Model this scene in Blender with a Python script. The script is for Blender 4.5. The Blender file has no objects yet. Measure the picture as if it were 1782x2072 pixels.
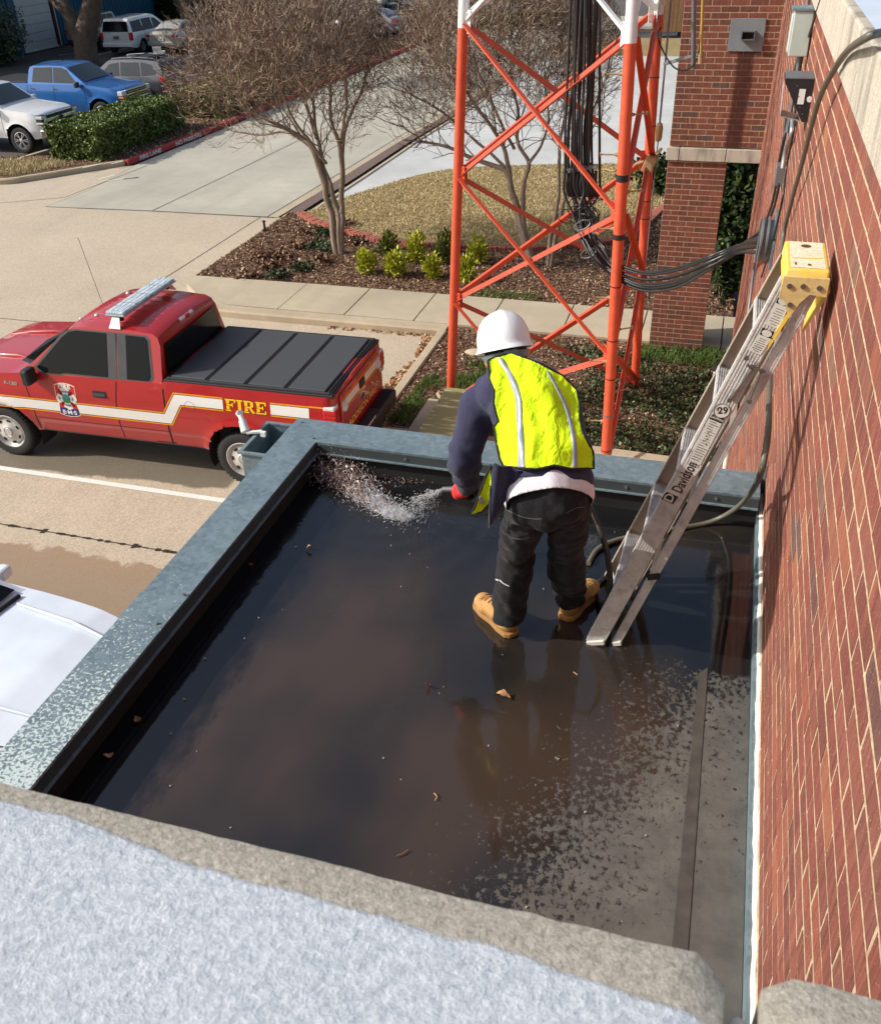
import bpy, bmesh, math, random
import numpy as np
from mathutils import Vector, Matrix, noise as mnoise

random.seed(7)
rng = np.random.default_rng(7)
R = math.radians
scene = bpy.context.scene
col = scene.collection

# ------------------------------------------------------------------ camera
cam_d = bpy.data.cameras.new("camera")
cam = bpy.data.objects.new("camera", cam_d)
col.objects.link(cam)
cam_d.sensor_fit = 'HORIZONTAL'
cam_d.sensor_width = 36.0
cam_d.lens = 36.0 * 1880 / 1782
cam_d.clip_start = 0.02
cam_d.clip_end = 600
CR = np.array([[0.95864026, 0.13511819, -0.25050335],
               [0.28342747, -0.53369074, 0.79677039],
               [-0.02603315, -0.83481571, -0.54991364]])
CAM = np.array([0.0, 0.0, 6.6])
cam.matrix_world = Matrix(((CR[0, 0], -CR[0, 1], -CR[0, 2], 0.0),
                           (CR[1, 0], -CR[1, 1], -CR[1, 2], 0.0),
                           (CR[2, 0], -CR[2, 1], -CR[2, 2], 6.6), (0, 0, 0, 1)))
cam_d.dof.use_dof = True
cam_d.dof.focus_distance = 5.0
cam_d.dof.aperture_fstop = cam_d.lens / 1.1
scene.camera = cam

# ------------------------------------------------------------------ world and sun
SUN = Vector((-1.36, -0.50, 1.0)).normalized()
world = bpy.data.worlds.new("World")
scene.world = world
world.use_nodes = True
wn = world.node_tree
bg = wn.nodes["Background"]
sky = wn.nodes.new("ShaderNodeTexSky")
sky.sky_type = 'NISHITA'
sky.sun_disc = False
sky.sun_elevation = math.asin(SUN.z)
sky.sun_rotation = math.atan2(SUN.x, SUN.y)
sky.air_density = 1.0
sky.dust_density = 3.5
sky.ozone_density = 0.6
wn.links.new(sky.outputs[0], bg.inputs[0])
bg.inputs[1].default_value = 0.10
sun_d = bpy.data.lights.new("sun", 'SUN')
sun_d.energy = 3.2
sun_d.angle = R(0.5)
sun_d.color = (1.0, 0.95, 0.87)
sun = bpy.data.objects.new("sun", sun_d)
col.objects.link(sun)
sun.rotation_euler = (-SUN).to_track_quat('-Z', 'Y').to_euler()
scene.view_settings.view_transform = 'Standard'
scene.view_settings.look = 'None'
scene.view_settings.gamma = 1.0
scene.view_settings.exposure = 0.55
scene.view_settings.use_curve_mapping = False
scene.render.engine = 'CYCLES'
scene.cycles.max_bounces = 6
scene.cycles.use_denoising = True

# ------------------------------------------------------------------ helpers
def hx(r, g, b):
    f = lambda c: (c / 255) / 12.92 if c / 255 <= 0.04045 else ((c / 255 + 0.055) / 1.055) ** 2.4
    return (f(r), f(g), f(b), 1.0)


def tag(o, label=None, cat=None, group=None, kind=None):
    if label: o['label'] = label
    if cat: o['category'] = cat
    if group: o['group'] = group
    if kind: o['kind'] = kind
    return o


def empty(name, loc=(0, 0, 0), rz=0.0, label=None, cat=None, group=None):
    o = bpy.data.objects.new(name, None)
    o.empty_display_size = 0.1
    o.location = loc
    o.rotation_euler = (0, 0, rz)
    col.objects.link(o)
    return tag(o, label, cat, group)


def link(name, me, parent=None):
    o = bpy.data.objects.new(name, me)
    col.objects.link(o)
    if parent is not None: o.parent = parent
    return o


class MB:
    """collects verts/faces, builds one mesh object"""
    def __init__(s):
        s.v = []; s.f = []; s.m = []; s.cm = 0
    def add(s, vs, fs):
        n = len(s.v)
        s.v.extend(tuple(map(float, p)) for p in vs)
        s.f.extend(tuple(i + n for i in f) for f in fs)
        s.m.extend([s.cm] * len(fs))
        return s
    def box(s, c, d, rot=None, taper=1.0):
        hx_, hy, hz = d[0] / 2, d[1] / 2, d[2] / 2
        vs = []
        for z in (-1, 1):
            t = taper if z > 0 else 1
            for x, y in ((-1, -1), (1, -1), (1, 1), (-1, 1)):
                vs.append(Vector((x * hx_ * t, y * hy * t, z * hz)))
        if rot is not None: vs = [rot @ p for p in vs]
        c = Vector(c)
        return s.add([p + c for p in vs], [(0, 3, 2, 1), (4, 5, 6, 7), (0, 1, 5, 4), (1, 2, 6, 5), (2, 3, 7, 6), (3, 0, 4, 7)])
    def bar(s, p0, p1, w, h, up=(0, 0, 1)):
        p0, p1 = Vector(p0), Vector(p1)
        d = p1 - p0
        L = d.length
        if L < 1e-6: return s
        z = d / L
        u = Vector(up)
        x = u.cross(z)
        if x.length < 1e-4: x = Vector((1, 0, 0)).cross(z)
        x.normalize(); y = z.cross(x)
        m = Matrix((x, y, z)).transposed()
        return s.box((p0 + p1) / 2, (w, h, L), m)
    def cyl(s, p0, p1, r, n=12, r1=None, cap=True):
        p0, p1 = Vector(p0), Vector(p1)
        r1 = r if r1 is None else r1
        z = (p1 - p0).normalized()
        x = z.orthogonal().normalized(); y = z.cross(x)
        vs = []
        for p, rr in ((p0, r), (p1, r1)):
            for i in range(n):
                a = 2 * math.pi * i / n
                vs.append(p + (x * math.cos(a) + y * math.sin(a)) * rr)
        fs = [(i, (i + 1) % n, n + (i + 1) % n, n + i) for i in range(n)]
        if cap: fs += [tuple(range(n - 1, -1, -1)), tuple(range(n, 2 * n))]
        return s.add(vs, fs)
    def tube(s, pts, r, n=8, cap=True):
        pts = [Vector(p) for p in pts]
        N = len(pts)
        rs = r if isinstance(r, (list, tuple)) else [r] * N
        t0 = (pts[1] - pts[0]).normalized()
        x = t0.orthogonal().normalized()
        vs = []
        for i in range(N):
            t = (pts[min(i + 1, N - 1)] - pts[max(i - 1, 0)])
            t = t.normalized() if t.length > 1e-9 else t0
            x = (x - t * x.dot(t))
            x = x.normalized() if x.length > 1e-6 else t.orthogonal().normalized()
            y = t.cross(x)
            for k in range(n):
                a = 2 * math.pi * k / n
                vs.append(pts[i] + (x * math.cos(a) + y * math.sin(a)) * rs[i])
        fs = []
        for i in range(N - 1):
            for k in range(n):
                a, b = i * n + k, i * n + (k + 1) % n
                fs.append((a, b, b + n, a + n))
        if cap: fs += [tuple(range(n - 1, -1, -1)), tuple(range((N - 1) * n, N * n))]
        return s.add(vs, fs)
    def prism(s, poly, z0, z1):
        """extrude xy polygon (ccw) from z0 to z1"""
        n = len(poly)
        vs = [(x, y, z0) for x, y in poly] + [(x, y, z1) for x, y in poly]
        fs = [tuple(range(n - 1, -1, -1)), tuple(range(n, 2 * n))]
        fs += [(i, (i + 1) % n, n + (i + 1) % n, n + i) for i in range(n)]
        return s.add(vs, fs)
    def lathe(s, prof, c=(0, 0, 0), axis='Z', n=24):
        vs = []
        for r, h in prof:
            for k in range(n):
                a = 2 * math.pi * k / n
                p = (r * math.cos(a), r * math.sin(a), h)
                if axis == 'Y': p = (p[0], p[2], p[1])
                if axis == 'X': p = (p[2], p[0], p[1])
                vs.append((p[0] + c[0], p[1] + c[1], p[2] + c[2]))
        fs = []
        for i in range(len(prof) - 1):
            for k in range(n):
                a, b = i * n + k, i * n + (k + 1) % n
                fs.append((a, b, b + n, a + n))
        return s.add(vs, fs)
    def build(s, name, mats, parent=None, smooth=None, bevel=0.0, mod=None):
        me = bpy.data.meshes.new(name)
        me.from_pydata(s.v, [], s.f)
        if not isinstance(mats, (list, tuple)): mats = [mats]
        for m in mats: me.materials.append(m)
        if len(mats) > 1:
            me.polygons.foreach_set("material_index", s.m)
        me.update()
        if smooth is not None:
            me.polygons.foreach_set("use_smooth", [True] * len(me.polygons))
            try: me.set_sharp_from_angle(angle=R(smooth))
            except Exception: pass
        o = link(name, me, parent)
        if bevel:
            b = o.modifiers.new("bevel", 'BEVEL'); b.width = bevel; b.segments = 2; b.limit_method = 'ANGLE'
        return o


def np_mesh(name, verts, faces, mats, parent=None, smooth=False):
    """fast mesh from numpy arrays; faces (n,k)"""
    me = bpy.data.meshes.new(name)
    verts = np.asarray(verts, np.float32); faces = np.asarray(faces, np.int32)
    k = faces.shape[1]
    me.vertices.add(len(verts)); me.vertices.foreach_set("co", verts.ravel())
    me.loops.add(faces.size); me.loops.foreach_set("vertex_index", faces.ravel())
    me.polygons.add(len(faces))
    me.polygons.foreach_set("loop_start", np.arange(0, faces.size, k, dtype=np.int32))
    if not isinstance(mats, (list, tuple)): mats = [mats]
    for m in mats: me.materials.append(m)
    if smooth: me.polygons.foreach_set("use_smooth", np.ones(len(faces), bool))
    me.update(calc_edges=True)
    me.validate()
    return link(name, me, parent)


def cards(name, centers, sizes, mat, parent=None, normal_up=0.0, aspect=1.6, bend=False, ups=None):
    """many small leaf quads, random orientation"""
    n = len(centers)
    a = rng.normal(size=(n, 3)); a /= np.linalg.norm(a, axis=1)[:, None]
    nrm = rng.normal(size=(n, 3)); nrm[:, 2] += normal_up
    if ups is not None: a = ups + rng.normal(size=(n, 3)) * 0.25; a /= np.linalg.norm(a, axis=1)[:, None]
    nrm /= np.linalg.norm(nrm, axis=1)[:, None]
    b = np.cross(a, nrm); b /= (np.linalg.norm(b, axis=1)[:, None] + 1e-9)
    L = (sizes * aspect / 2)[:, None]; W = (sizes / 2)[:, None]
    c = np.asarray(centers)
    v = np.stack([c - a * L, c + b * W, c + a * L, c - b * W], 1).reshape(-1, 3)
    f = np.arange(4 * n).reshape(n, 4)
    return np_mesh(name, v, f, mat, parent)


_u = {}
class NT:
    def __init__(s, name):
        s.m = bpy.data.materials.new(name); s.m.use_nodes = True
        s.t = s.m.node_tree; s.n = s.t.nodes; s.b = s.n["Principled BSDF"]
    def new(s, typ, **kw):
        nd = s.n.new("ShaderNode" + typ)
        for k, v in kw.items():
            if hasattr(nd, k): setattr(nd, k, v)
        return nd
    def ln(s, a, b): s.t.links.new(a, b)
    def pos(s, obj=False):
        if obj:
            return s.new("TexCoord").outputs["Object"]
        return s.new("NewGeometry").outputs["Position"]
    def mapping(s, src, scale=(1, 1, 1), rot=(0, 0, 0)):
        m = s.new("Mapping"); m.inputs["Scale"].default_value = scale; m.inputs["Rotation"].default_value = rot
        s.ln(src, m.inputs["Vector"]); return m.outputs[0]
    def noise(s, src, scale, detail=4, rough=0.6, out="Fac"):
        t = s.new("TexNoise"); t.inputs["Scale"].default_value = scale
        t.inputs["Detail"].default_value = detail; t.inputs["Roughness"].default_value = rough
        s.ln(src, t.inputs["Vector"]); return t.outputs[out]
    def vor(s, src, scale, out="Distance", feature='F1'):
        t = s.new("TexVoronoi"); t.feature = feature; t.inputs["Scale"].default_value = scale
        s.ln(src, t.inputs["Vector"]); return t.outputs[out]
    def ramp(s, src, stops):
        r = s.new("ValToRGB"); e = r.color_ramp.elements
        while len(e) < len(stops): e.new(0.5)
        for i, (p, c) in enumerate(stops):
            e[i].position = p; e[i].color = c if len(c) == 4 else (*c, 1)
        s.ln(src, r.inputs[0]); return r.outputs[0]
    def mix(s, fac, a, b, mode='MIX'):
        m = s.new("Mix"); m.data_type = 'RGBA'; m.blend_type = mode
        for sock, v in ((m.inputs[0], fac), (m.inputs[6], a), (m.inputs[7], b)):
            if hasattr(v, 'links'): s.ln(v, sock)
            else: sock.default_value = v
        return m.outputs[2]
    def math(s, op, a, b=0.0, c=None, clamp=False):
        m = s.new("Math"); m.operation = op; m.use_clamp = clamp
        for i, v in enumerate((a, b, c)):
            if v is None: continue
            if hasattr(v, 'links'): s.ln(v, m.inputs[i])
            else: m.inputs[i].default_value = v
        return m.outputs[0]
    def sep(s, src):
        x = s.new("SeparateXYZ"); s.ln(src, x.inputs[0]); return x.outputs
    def col(s, v):
        if hasattr(v, 'links'): s.ln(v, s.b.inputs["Base Color"])
        else: s.b.inputs["Base Color"].default_value = v
    def set(s, **kw):
        for k, v in kw.items():
            k = {"rough": "Roughness", "metal": "Metallic", "spec": "Specular IOR Level", "coat": "Coat Weight", "coatr": "Coat Roughness", "trans": "Transmission Weight", "alpha": "Alpha", "ior": "IOR", "sheen": "Sheen Weight"}[k]
            if hasattr(v, 'links'): s.ln(v, s.b.inputs[k])
            else: s.b.inputs[k].default_value = v
    def bump(s, h, strength=0.3, dist=0.01):
        b = s.new("Bump"); b.inputs["Strength"].default_value = strength; b.inputs["Distance"].default_value = dist
        s.ln(h, b.inputs["Height"]); s.ln(b.outputs[0], s.b.inputs["Normal"])
    def island(s):
        g = s.new("NewGeometry").outputs["Random Per Island"]
        o = s.new("ObjectInfo").outputs["Random"]
        a = s.math('ADD', g, o); return s.math('FRACT', a)


def plain(name, c, rough=0.6, metal=0.0, vary=0.12, scale=6.0, bump=0.0, bscale=60.0, spec=None, coat=0.0, dirt=None, obj=True):
    """painted/plain surface with slight mottling"""
    k = NT(name)
    p = k.pos(obj)
    n = k.noise(p, scale, 5, 0.65)
    lo = tuple(x * (1 - vary) for x in c[:3]) + (1,)
    hi = tuple(min(1, x * (1 + vary)) for x in c[:3]) + (1,)
    cc = k.ramp(n, [(0.3, lo), (0.7, hi)])
    if dirt:
        d = k.noise(p, scale * 3.3, 6, 0.7)
        f = k.ramp(d, [(0.5, (0, 0, 0)), (0.72, (1, 1, 1))])
        cc = k.mix(k.math('MULTIPLY', f, dirt[1]), cc, dirt[0])
    k.col(cc)
    rr = k.math('MULTIPLY_ADD', n, 0.25, rough - 0.12, clamp=True)
    k.set(rough=rr, metal=metal)
    if spec is not None: k.set(spec=spec)
    if coat: k.set(coat=coat, coatr=0.03)
    if bump:
        k.bump(k.noise(p, bscale, 4, 0.6), bump, 0.004)
    return k.m
# ------------------------------------------------------------------ materials of the place
def mat_concrete(name, base, warm=None, agg=0.0, wet=False, scale=1.0):
    k = NT(name); p = k.pos()
    big = k.noise(p, 0.35 * scale, 5, 0.6)
    mid = k.noise(p, 2.7 * scale, 6, 0.65)
    c0 = tuple(x * 0.82 for x in base[:3]) + (1,); c1 = tuple(min(1, x * 1.12) for x in base[:3]) + (1,)
    c = k.ramp(big, [(0.3, c0), (0.7, c1)])
    c = k.mix(k.math('MULTIPLY', k.ramp(mid, [(0.45, (0, 0, 0)), (0.7, (1, 1, 1))]), 0.35), c, tuple(x * 0.72 for x in base[:3]) + (1,))
    # tyre tracks / flow streaks along the lane
    st = k.noise(k.mapping(p, (1.4, 0.12, 1)), 1.3, 3, 0.5)
    c = k.mix(k.math('MULTIPLY', k.ramp(st, [(0.52, (0, 0, 0)), (0.75, (1, 1, 1))]), 0.28), c, tuple(x * 0.62 for x in base[:3]) + (1,))
    fine = k.noise(p, 70, 3, 0.8)
    if agg:
        v = k.vor(p, 75, "Color")
        vs_ = k.sep(v)
        peb = k.ramp(vs_[0], [(0.0, tuple(x * 0.55 for x in base[:3])), (0.5, tuple(base[:3])), (1.0, tuple(min(1, x * 1.7) for x in base[:3]))])
        c = k.mix(agg, c, peb)
        v2 = k.vor(p, 28, "Color")
        c = k.mix(agg * 0.25, c, k.ramp(k.sep(v2)[1], [(0, tuple(x * 0.5 for x in base[:3])), (1, tuple(min(1, x * 1.5) for x in base[:3]))]))
    else:
        c = k.mix(k.math('MULTIPLY', k.ramp(fine, [(0.4, (0, 0, 0)), (0.75, (1, 1, 1))]), 0.18), c, tuple(min(1, x * 1.3) for x in base[:3]) + (1,))
    rough = 0.85
    if wet:
        s = k.sep(p)
        wob = k.noise(p, 1.6, 4, 0.55)
        wob2 = k.noise(p, 9, 4, 0.6)
        # stain lying south of the joint, dark glossy patch painted as shade under the fire truck
        e = k.math('SUBTRACT', k.math('MULTIPLY_ADD', wob, 0.75, 7.22), s[1])
        e = k.math('ADD', e, k.math('MULTIPLY', k.math('SUBTRACT', wob2, 0.5), 0.16))
        edge = k.math('MULTIPLY', k.math('SUBTRACT', -5.72, s[0]), 1.6)   # fades out near x=-5.7
        e = k.math('MINIMUM', e, edge)
        stain = k.math('MULTIPLY', e, 16.0, clamp=True)
        cs = k.mix(0.85, c, tuple(x * y for x, y in zip(base[:3], (0.56, 0.44, 0.34))) + (1,), 'MIX')
        deep = k.math('MULTIPLY', e, 0.9, clamp=True)
        cs = k.mix(deep, cs, k.mix(0.5, cs, tuple(x * y for x, y in zip(base[:3], (0.5, 0.47, 0.48))) + (1,)))
        c = k.mix(k.math('MULTIPLY', stain, 0.92), c, cs)
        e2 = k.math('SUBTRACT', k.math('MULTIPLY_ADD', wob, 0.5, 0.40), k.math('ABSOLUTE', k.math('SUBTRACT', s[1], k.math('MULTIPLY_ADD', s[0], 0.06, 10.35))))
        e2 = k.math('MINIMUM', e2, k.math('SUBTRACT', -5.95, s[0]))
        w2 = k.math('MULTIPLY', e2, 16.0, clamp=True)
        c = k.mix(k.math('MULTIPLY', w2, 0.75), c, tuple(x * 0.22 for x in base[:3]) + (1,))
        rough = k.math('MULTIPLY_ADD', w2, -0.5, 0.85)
    k.col(c); k.set(rough=rough, spec=0.3)
    k.bump(k.math('ADD', fine, mid), 0.35, 0.004)
    return k.m

def mat_mulch():
    k = NT("mulch"); p = k.pos()
    a = k.vor(k.mapping(p, (1, 2.2, 1)), 26, "Color"); s = k.sep(a)
    n = k.noise(p, 1.2, 4)
    c = k.ramp(s[0], [(0.0, hx(54, 40, 32)[:3]), (0.45, hx(104, 80, 64)[:3]), (0.8, hx(144, 114, 92)[:3]), (1.0, hx(190, 165, 140)[:3])])
    c = k.mix(k.math('MULTIPLY', n, 0.5), c, hx(70, 54, 44))
    k.col(c); k.set(rough=0.95, spec=0.1)
    k.bump(s[1], 1.0, 0.03); return k.m

def mat_chip(name, stops, rough=0.9, tr=0.0):
    k = NT(name)
    c = k.ramp(k.island(), stops)
    k.col(c); k.set(rough=rough, spec=0.25)
    if tr:
        k.set(trans=0.0)
        k.b.inputs["Subsurface Weight"].default_value = 0.0
    return k.m

def mat_asphalt():
    k = NT("asphalt"); p = k.pos()
    n = k.noise(p, 0.5, 6, 0.6); f = k.noise(p, 60, 3, 0.8)
    c = k.ramp(n, [(0.3, (0.060, 0.052, 0.045)), (0.7, (0.105, 0.094, 0.082))])
    c = k.mix(k.math('MULTIPLY', f, 0.3), c, (0.16, 0.15, 0.14, 1))
    k.col(c); k.set(rough=0.9); k.bump(f, 0.3, 0.004); return k.m

def mat_lawn():
    k = NT("dormant_turf"); p = k.pos()
    n = k.noise(p, 0.45, 5, 0.6); f = k.noise(p, 22, 5, 0.75)
    c = k.ramp(n, [(0.3, hx(182, 162, 122)[:3]), (0.55, hx(170, 152, 110)[:3]), (0.75, hx(146, 142, 92)[:3])])
    c = k.mix(k.ramp(f, [(0.35, (0, 0, 0)), (0.7, (1, 1, 1))]), c, hx(100, 86, 56))
    c = k.mix(k.math('MULTIPLY', k.ramp(k.noise(p, 55, 3, 0.8), [(0.5, (0, 0, 0)), (0.75, (1, 1, 1))]), 0.7), c, hx(196, 178, 138))
    k.col(c); k.set(rough=0.95, spec=0.1); k.bump(f, 1.0, 0.04); return k.m

def mat_brick(name, dark=False):
    k = NT(name); p = k.pos()
    r = k.island()
    if dark:
        c = k.ramp(r, [(0.0, hx(96, 56, 46)[:3]), (0.35, hx(118, 66, 54)[:3]), (0.7, hx(134, 76, 60)[:3]), (0.93, hx(108, 60, 50)[:3]), (0.97, hx(78, 68, 66)[:3])])
    else:
        c = k.ramp(r, [(0.0, hx(116, 64, 56)[:3]), (0.25, hx(142, 76, 64)[:3]), (0.45, hx(124, 72, 62)[:3]), (0.62, hx(156, 88, 70)[:3]), (0.8, hx(132, 80, 70)[:3]), (0.88, hx(168, 104, 76)[:3]), (0.94, hx(104, 68, 64)[:3]), (0.975, hx(100, 82, 84)[:3]), (1.0, hx(170, 118, 78)[:3])])
    s = k.noise(k.mapping(p, (85, 85, 4)), 1.0, 4, 0.7)
    c = k.mix(k.math('MULTIPLY', k.ramp(s, [(0.36, (1, 1, 1)), (0.52, (0, 0, 0))]), 0.65), c, hx(74, 42, 36))
    s2 = k.noise(k.mapping(p, (26, 26, 3)), 1.0, 5, 0.7)
    c = k.mix(k.math('MULTIPLY', k.ramp(s2, [(0.5, (0, 0, 0)), (0.7, (1, 1, 1))]), 0.5), c, hx(178, 112, 90))
    sp = k.noise(p, 170, 2, 0.5)
    c = k.mix(k.math('MULTIPLY', k.ramp(sp, [(0.66, (0, 0, 0)), (0.72, (1, 1, 1))]), 0.6), c, hx(214, 184, 164))
    c = k.mix(0.22, c, hx(106, 86, 80))
    k.col(c); k.set(rough=0.9, spec=0.2)
    k.bump(k.math('ADD', s, k.math('MULTIPLY', sp, 0.3)), 0.5, 0.003); return k.m

def mat_mortar():
    k = NT("mortar"); p = k.pos()
    n = k.noise(p, 45, 5, 0.7); b = k.noise(p, 4, 4, 0.6)
    c = k.ramp(n, [(0.3, hx(152, 130, 108)[:3]), (0.7, hx(212, 194, 164)[:3])])
    c = k.mix(k.math('MULTIPLY', k.ramp(b, [(0.55, (0, 0, 0)), (0.75, (1, 1, 1))]), 0.4), c, hx(140, 110, 90))
    k.col(c); k.set(rough=0.95, spec=0.15); k.bump(n, 0.8, 0.004); return k.m

def mat_galv(name="galvanised", speck=True):
    k = NT(name); p = k.pos()
    v = k.vor(p, 42, "Color"); n = k.noise(p, 5, 5, 0.6)
    c = k.mix(0.5, k.ramp(k.sep(v)[0], [(0, hx(92, 112, 120)[:3]), (1, hx(134, 152, 160)[:3])]), k.ramp(n, [(0.3, hx(94, 112, 120)[:3]), (0.7, hx(128, 144, 150)[:3])]))
    rough = 0.55
    if speck:
        # drying water: pale dry patches at the near end (small y), dark wet metal further out
        s = k.sep(p)
        g = k.math('MULTIPLY', k.math('SUBTRACT', 2.50, s[1]), 0.20)       # >0 near the camera
        d = k.noise(p, 74, 4, 0.62)
        d2 = k.noise(p, 6, 3, 0.5)
        e = k.math('ADD', k.math('ADD', g, k.math('SUBTRACT', d, 0.62)), k.math('MULTIPLY', k.math('SUBTRACT', d2, 0.5), 0.3))
        e = k.math('MULTIPLY', k.math('MINIMUM', e, k.math('MULTIPLY', k.math('SUBTRACT', -1.9, s[0]), 3)), 40, clamp=True)
        c = k.mix(e, c, hx(186, 200, 200))
        r0 = k.ramp(k.noise(p, 30, 4, 0.7), [(0.70, (0, 0, 0)), (0.74, (1, 1, 1))])
        c = k.mix(k.math('MULTIPLY', r0, 0.4), c, hx(186, 202, 208))
        rough = k.math('MULTIPLY_ADD', e, 0.25, 0.42)
    k.col(c); k.set(rough=rough, metal=0.25, spec=0.4)
    k.bump(n, 0.12, 0.01); return k.m

def mat_membrane():
    """black roof rubber: flooded and muddy to the left, drying to grey at lower right"""
    k = NT("wet_roof_membrane"); p = k.pos(); s = k.sep(p)
    x, y = s[0], s[1]
    # signed distance to the drying line, positive = dry side (towards +x, -y)
    dl = k.math('ADD', k.math('MULTIPLY', k.math('ADD', x, 0.37), 0.905), k.math('MULTIPLY', k.math('SUBTRACT', y, 2.36), -0.42))
    big = k.math('MULTIPLY', k.math('SUBTRACT', k.noise(p, 3.0, 3, 0.5), 0.5), 0.55)
    fn = k.math('MULTIPLY', k.math('SUBTRACT', k.noise(k.mapping(p, (1.3, 1, 1)), 40, 7, 0.72), 0.5), 2.1)
    prints = k.math('MULTIPLY', k.math('SUBTRACT', k.vor(p, 34), 0.35), 0.35)
    e = k.math('ADD', k.math('ADD', k.math('SUBTRACT', dl, 0.25), big), k.math('ADD', fn, prints))
    # footprints: clustered blots inside the dry area
    cell = k.ramp(k.vor(p, 6.5), [(0.18, (1, 1, 1)), (0.3, (0, 0, 0))])
    blot = k.ramp(k.vor(k.mapping(p, (1, 1.2, 1)), 38), [(0.28, (1, 1, 1)), (0.36, (0, 0, 0))])
    pick = k.ramp(k.noise(p, 2.3, 2), [(0.5, (0, 0, 0)), (0.56, (1, 1, 1))])
    fp = k.math('MULTIPLY', k.math('MULTIPLY', cell, blot), pick)
    # beyond the line near the shaded top it stays damp
    e = k.math('MINIMUM', e, k.math('MULTIPLY_ADD', k.math('SUBTRACT', k.math('ADD', 3.12, big), y), 3.0, 0.0))
    dry = k.math('MULTIPLY', e, 4.5, clamp=True)
    dry = k.math('MULTIPLY', dry, k.math('SUBTRACT', 1.0, fp))
    mud = k.noise(k.mapping(p, (1.0, 0.55, 1)), 1.25, 3, 0.5)
    wetc = k.ramp(mud, [(0.36, (0.009, 0.010, 0.011)), (0.5, (0.021, 0.018, 0.016)), (0.64, (0.048, 0.033, 0.024))])
    # deeper water at left, painted ragged black to hide the parapet shadow's hard edge
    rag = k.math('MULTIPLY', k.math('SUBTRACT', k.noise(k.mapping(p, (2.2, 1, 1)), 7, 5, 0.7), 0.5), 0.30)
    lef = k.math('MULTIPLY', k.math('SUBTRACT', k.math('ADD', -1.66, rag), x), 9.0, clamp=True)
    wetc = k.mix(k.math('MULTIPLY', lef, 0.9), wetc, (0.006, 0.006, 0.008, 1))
    dm = k.noise(p, 7, 6, 0.7)
    dryc = k.ramp(dm, [(0.3, (0.072, 0.072, 0.066)), (0.7, (0.140, 0.136, 0.122))])
    pk = k.math('MULTIPLY', k.math('SUBTRACT', 1.95, y), 1.6, clamp=True)
    dryc = k.mix(k.math('MULTIPLY', k.math('MULTIPLY', pk, k.math('SUBTRACT', 0.6, k.math('MULTIPLY', x, 1.6)), clamp=True), 0.6), dryc, (0.16, 0.11, 0.09, 1))
    k.col(k.mix(dry, wetc, dryc))
    k.set(rough=k.math('MULTIPLY_ADD', dry, 0.62, 0.05), spec=k.math('MULTIPLY_ADD', dry, -0.45, 0.7))
    rip = k.noise(p, 26, 3, 0.6)
    near = k.math('SUBTRACT', 1.0, k.math('MULTIPLY', k.new("VectorMath").outputs[0] if False else 0.0, 1.0))
    # ripples around where the jet lands
    v = k.new("VectorMath"); v.operation = 'DISTANCE'; k.ln(p, v.inputs[0]); v.inputs[1].default_value = (-1.5, 3.8, 3.9)
    dd = v.outputs["Value"]
    fall = k.math('SUBTRACT', 1.0, k.math('MULTIPLY', dd, 0.55), clamp=True)
    ring = k.math('MULTIPLY', k.math('SINE', k.math('MULTIPLY', dd, 46.0)), k.math('MULTIPLY', fall, 0.35))
    h = k.math('ADD', k.math('MULTIPLY', rip, k.math('MULTIPLY_ADD', fall, 0.9, 0.05)), ring)
    k.bump(k.math('ADD', h, k.math('MULTIPLY', dry, k.noise(p, 300, 2))), 0.35, 0.006)
    return k.m

def mat_stone(name, coat=False, jag=None):
    k = NT(name); p = k.pos()
    f = k.noise(p, 260 if coat else 120, 4, 0.8); m = k.noise(p, 14, 5, 0.6)
    c = k.ramp(f, [(0.3, hx(140, 135, 124)[:3]), (0.52, hx(190, 184, 171)[:3]), (0.74, hx(226, 219, 206)[:3])])
    c = k.mix(k.math('MULTIPLY', m, 0.3), c, hx(160, 152, 138))
    if coat:
        s = k.sep(p)
        # elastomeric white coating, brushed to a wavering line short of the stone's edge
        w = k.noise(k.mapping(p, (1, 0.15, 1)), 9, 5, 0.55)
        e = k.math('SUBTRACT', k.math('ADD', k.math('MULTIPLY', s[0], -0.055), k.math('MULTIPLY_ADD', w, 0.030, 0.204)), s[1])
        cov = k.math('MULTIPLY', e, 500, clamp=True)
        bare = k.ramp(k.noise(p, 8.5, 3, 0.5), [(0.71, (0, 0, 0)), (0.74, (1, 1, 1))])
        cov = k.math('MULTIPLY', cov, k.math('SUBTRACT', 1.0, k.math('MULTIPLY', bare, 0.8)))
        g = k.noise(p, 420, 5, 0.8); g2 = k.noise(p, 190, 4, 0.75)
        wc = k.ramp(k.math('MULTIPLY_ADD', g2, 0.5, k.math('MULTIPLY', g, 0.5)), [(0.36, (0.40, 0.45, 0.52)), (0.47, (0.54, 0.59, 0.66)), (0.60, (0.76, 0.80, 0.85))])
        c = k.mix(cov, c, wc)
        k.bump(k.math('ADD', g2, k.math('ADD', g, k.math('MULTIPLY', cov, 0.5))), 0.9, 0.0025)
    else:
        sk = k.noise(k.mapping(p, (3.5, 3.5, .8)), 2.0, 5, 0.6)
        c = k.mix(k.math('MULTIPLY', k.ramp(sk, [(0.48, (0, 0, 0)), (0.68, (1, 1, 1))]), 0.6), c, hx(98, 94, 86))
        k.bump(f, 0.5, 0.003)
    k.col(c); k.set(rough=0.8, spec=0.3); return k.m

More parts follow.
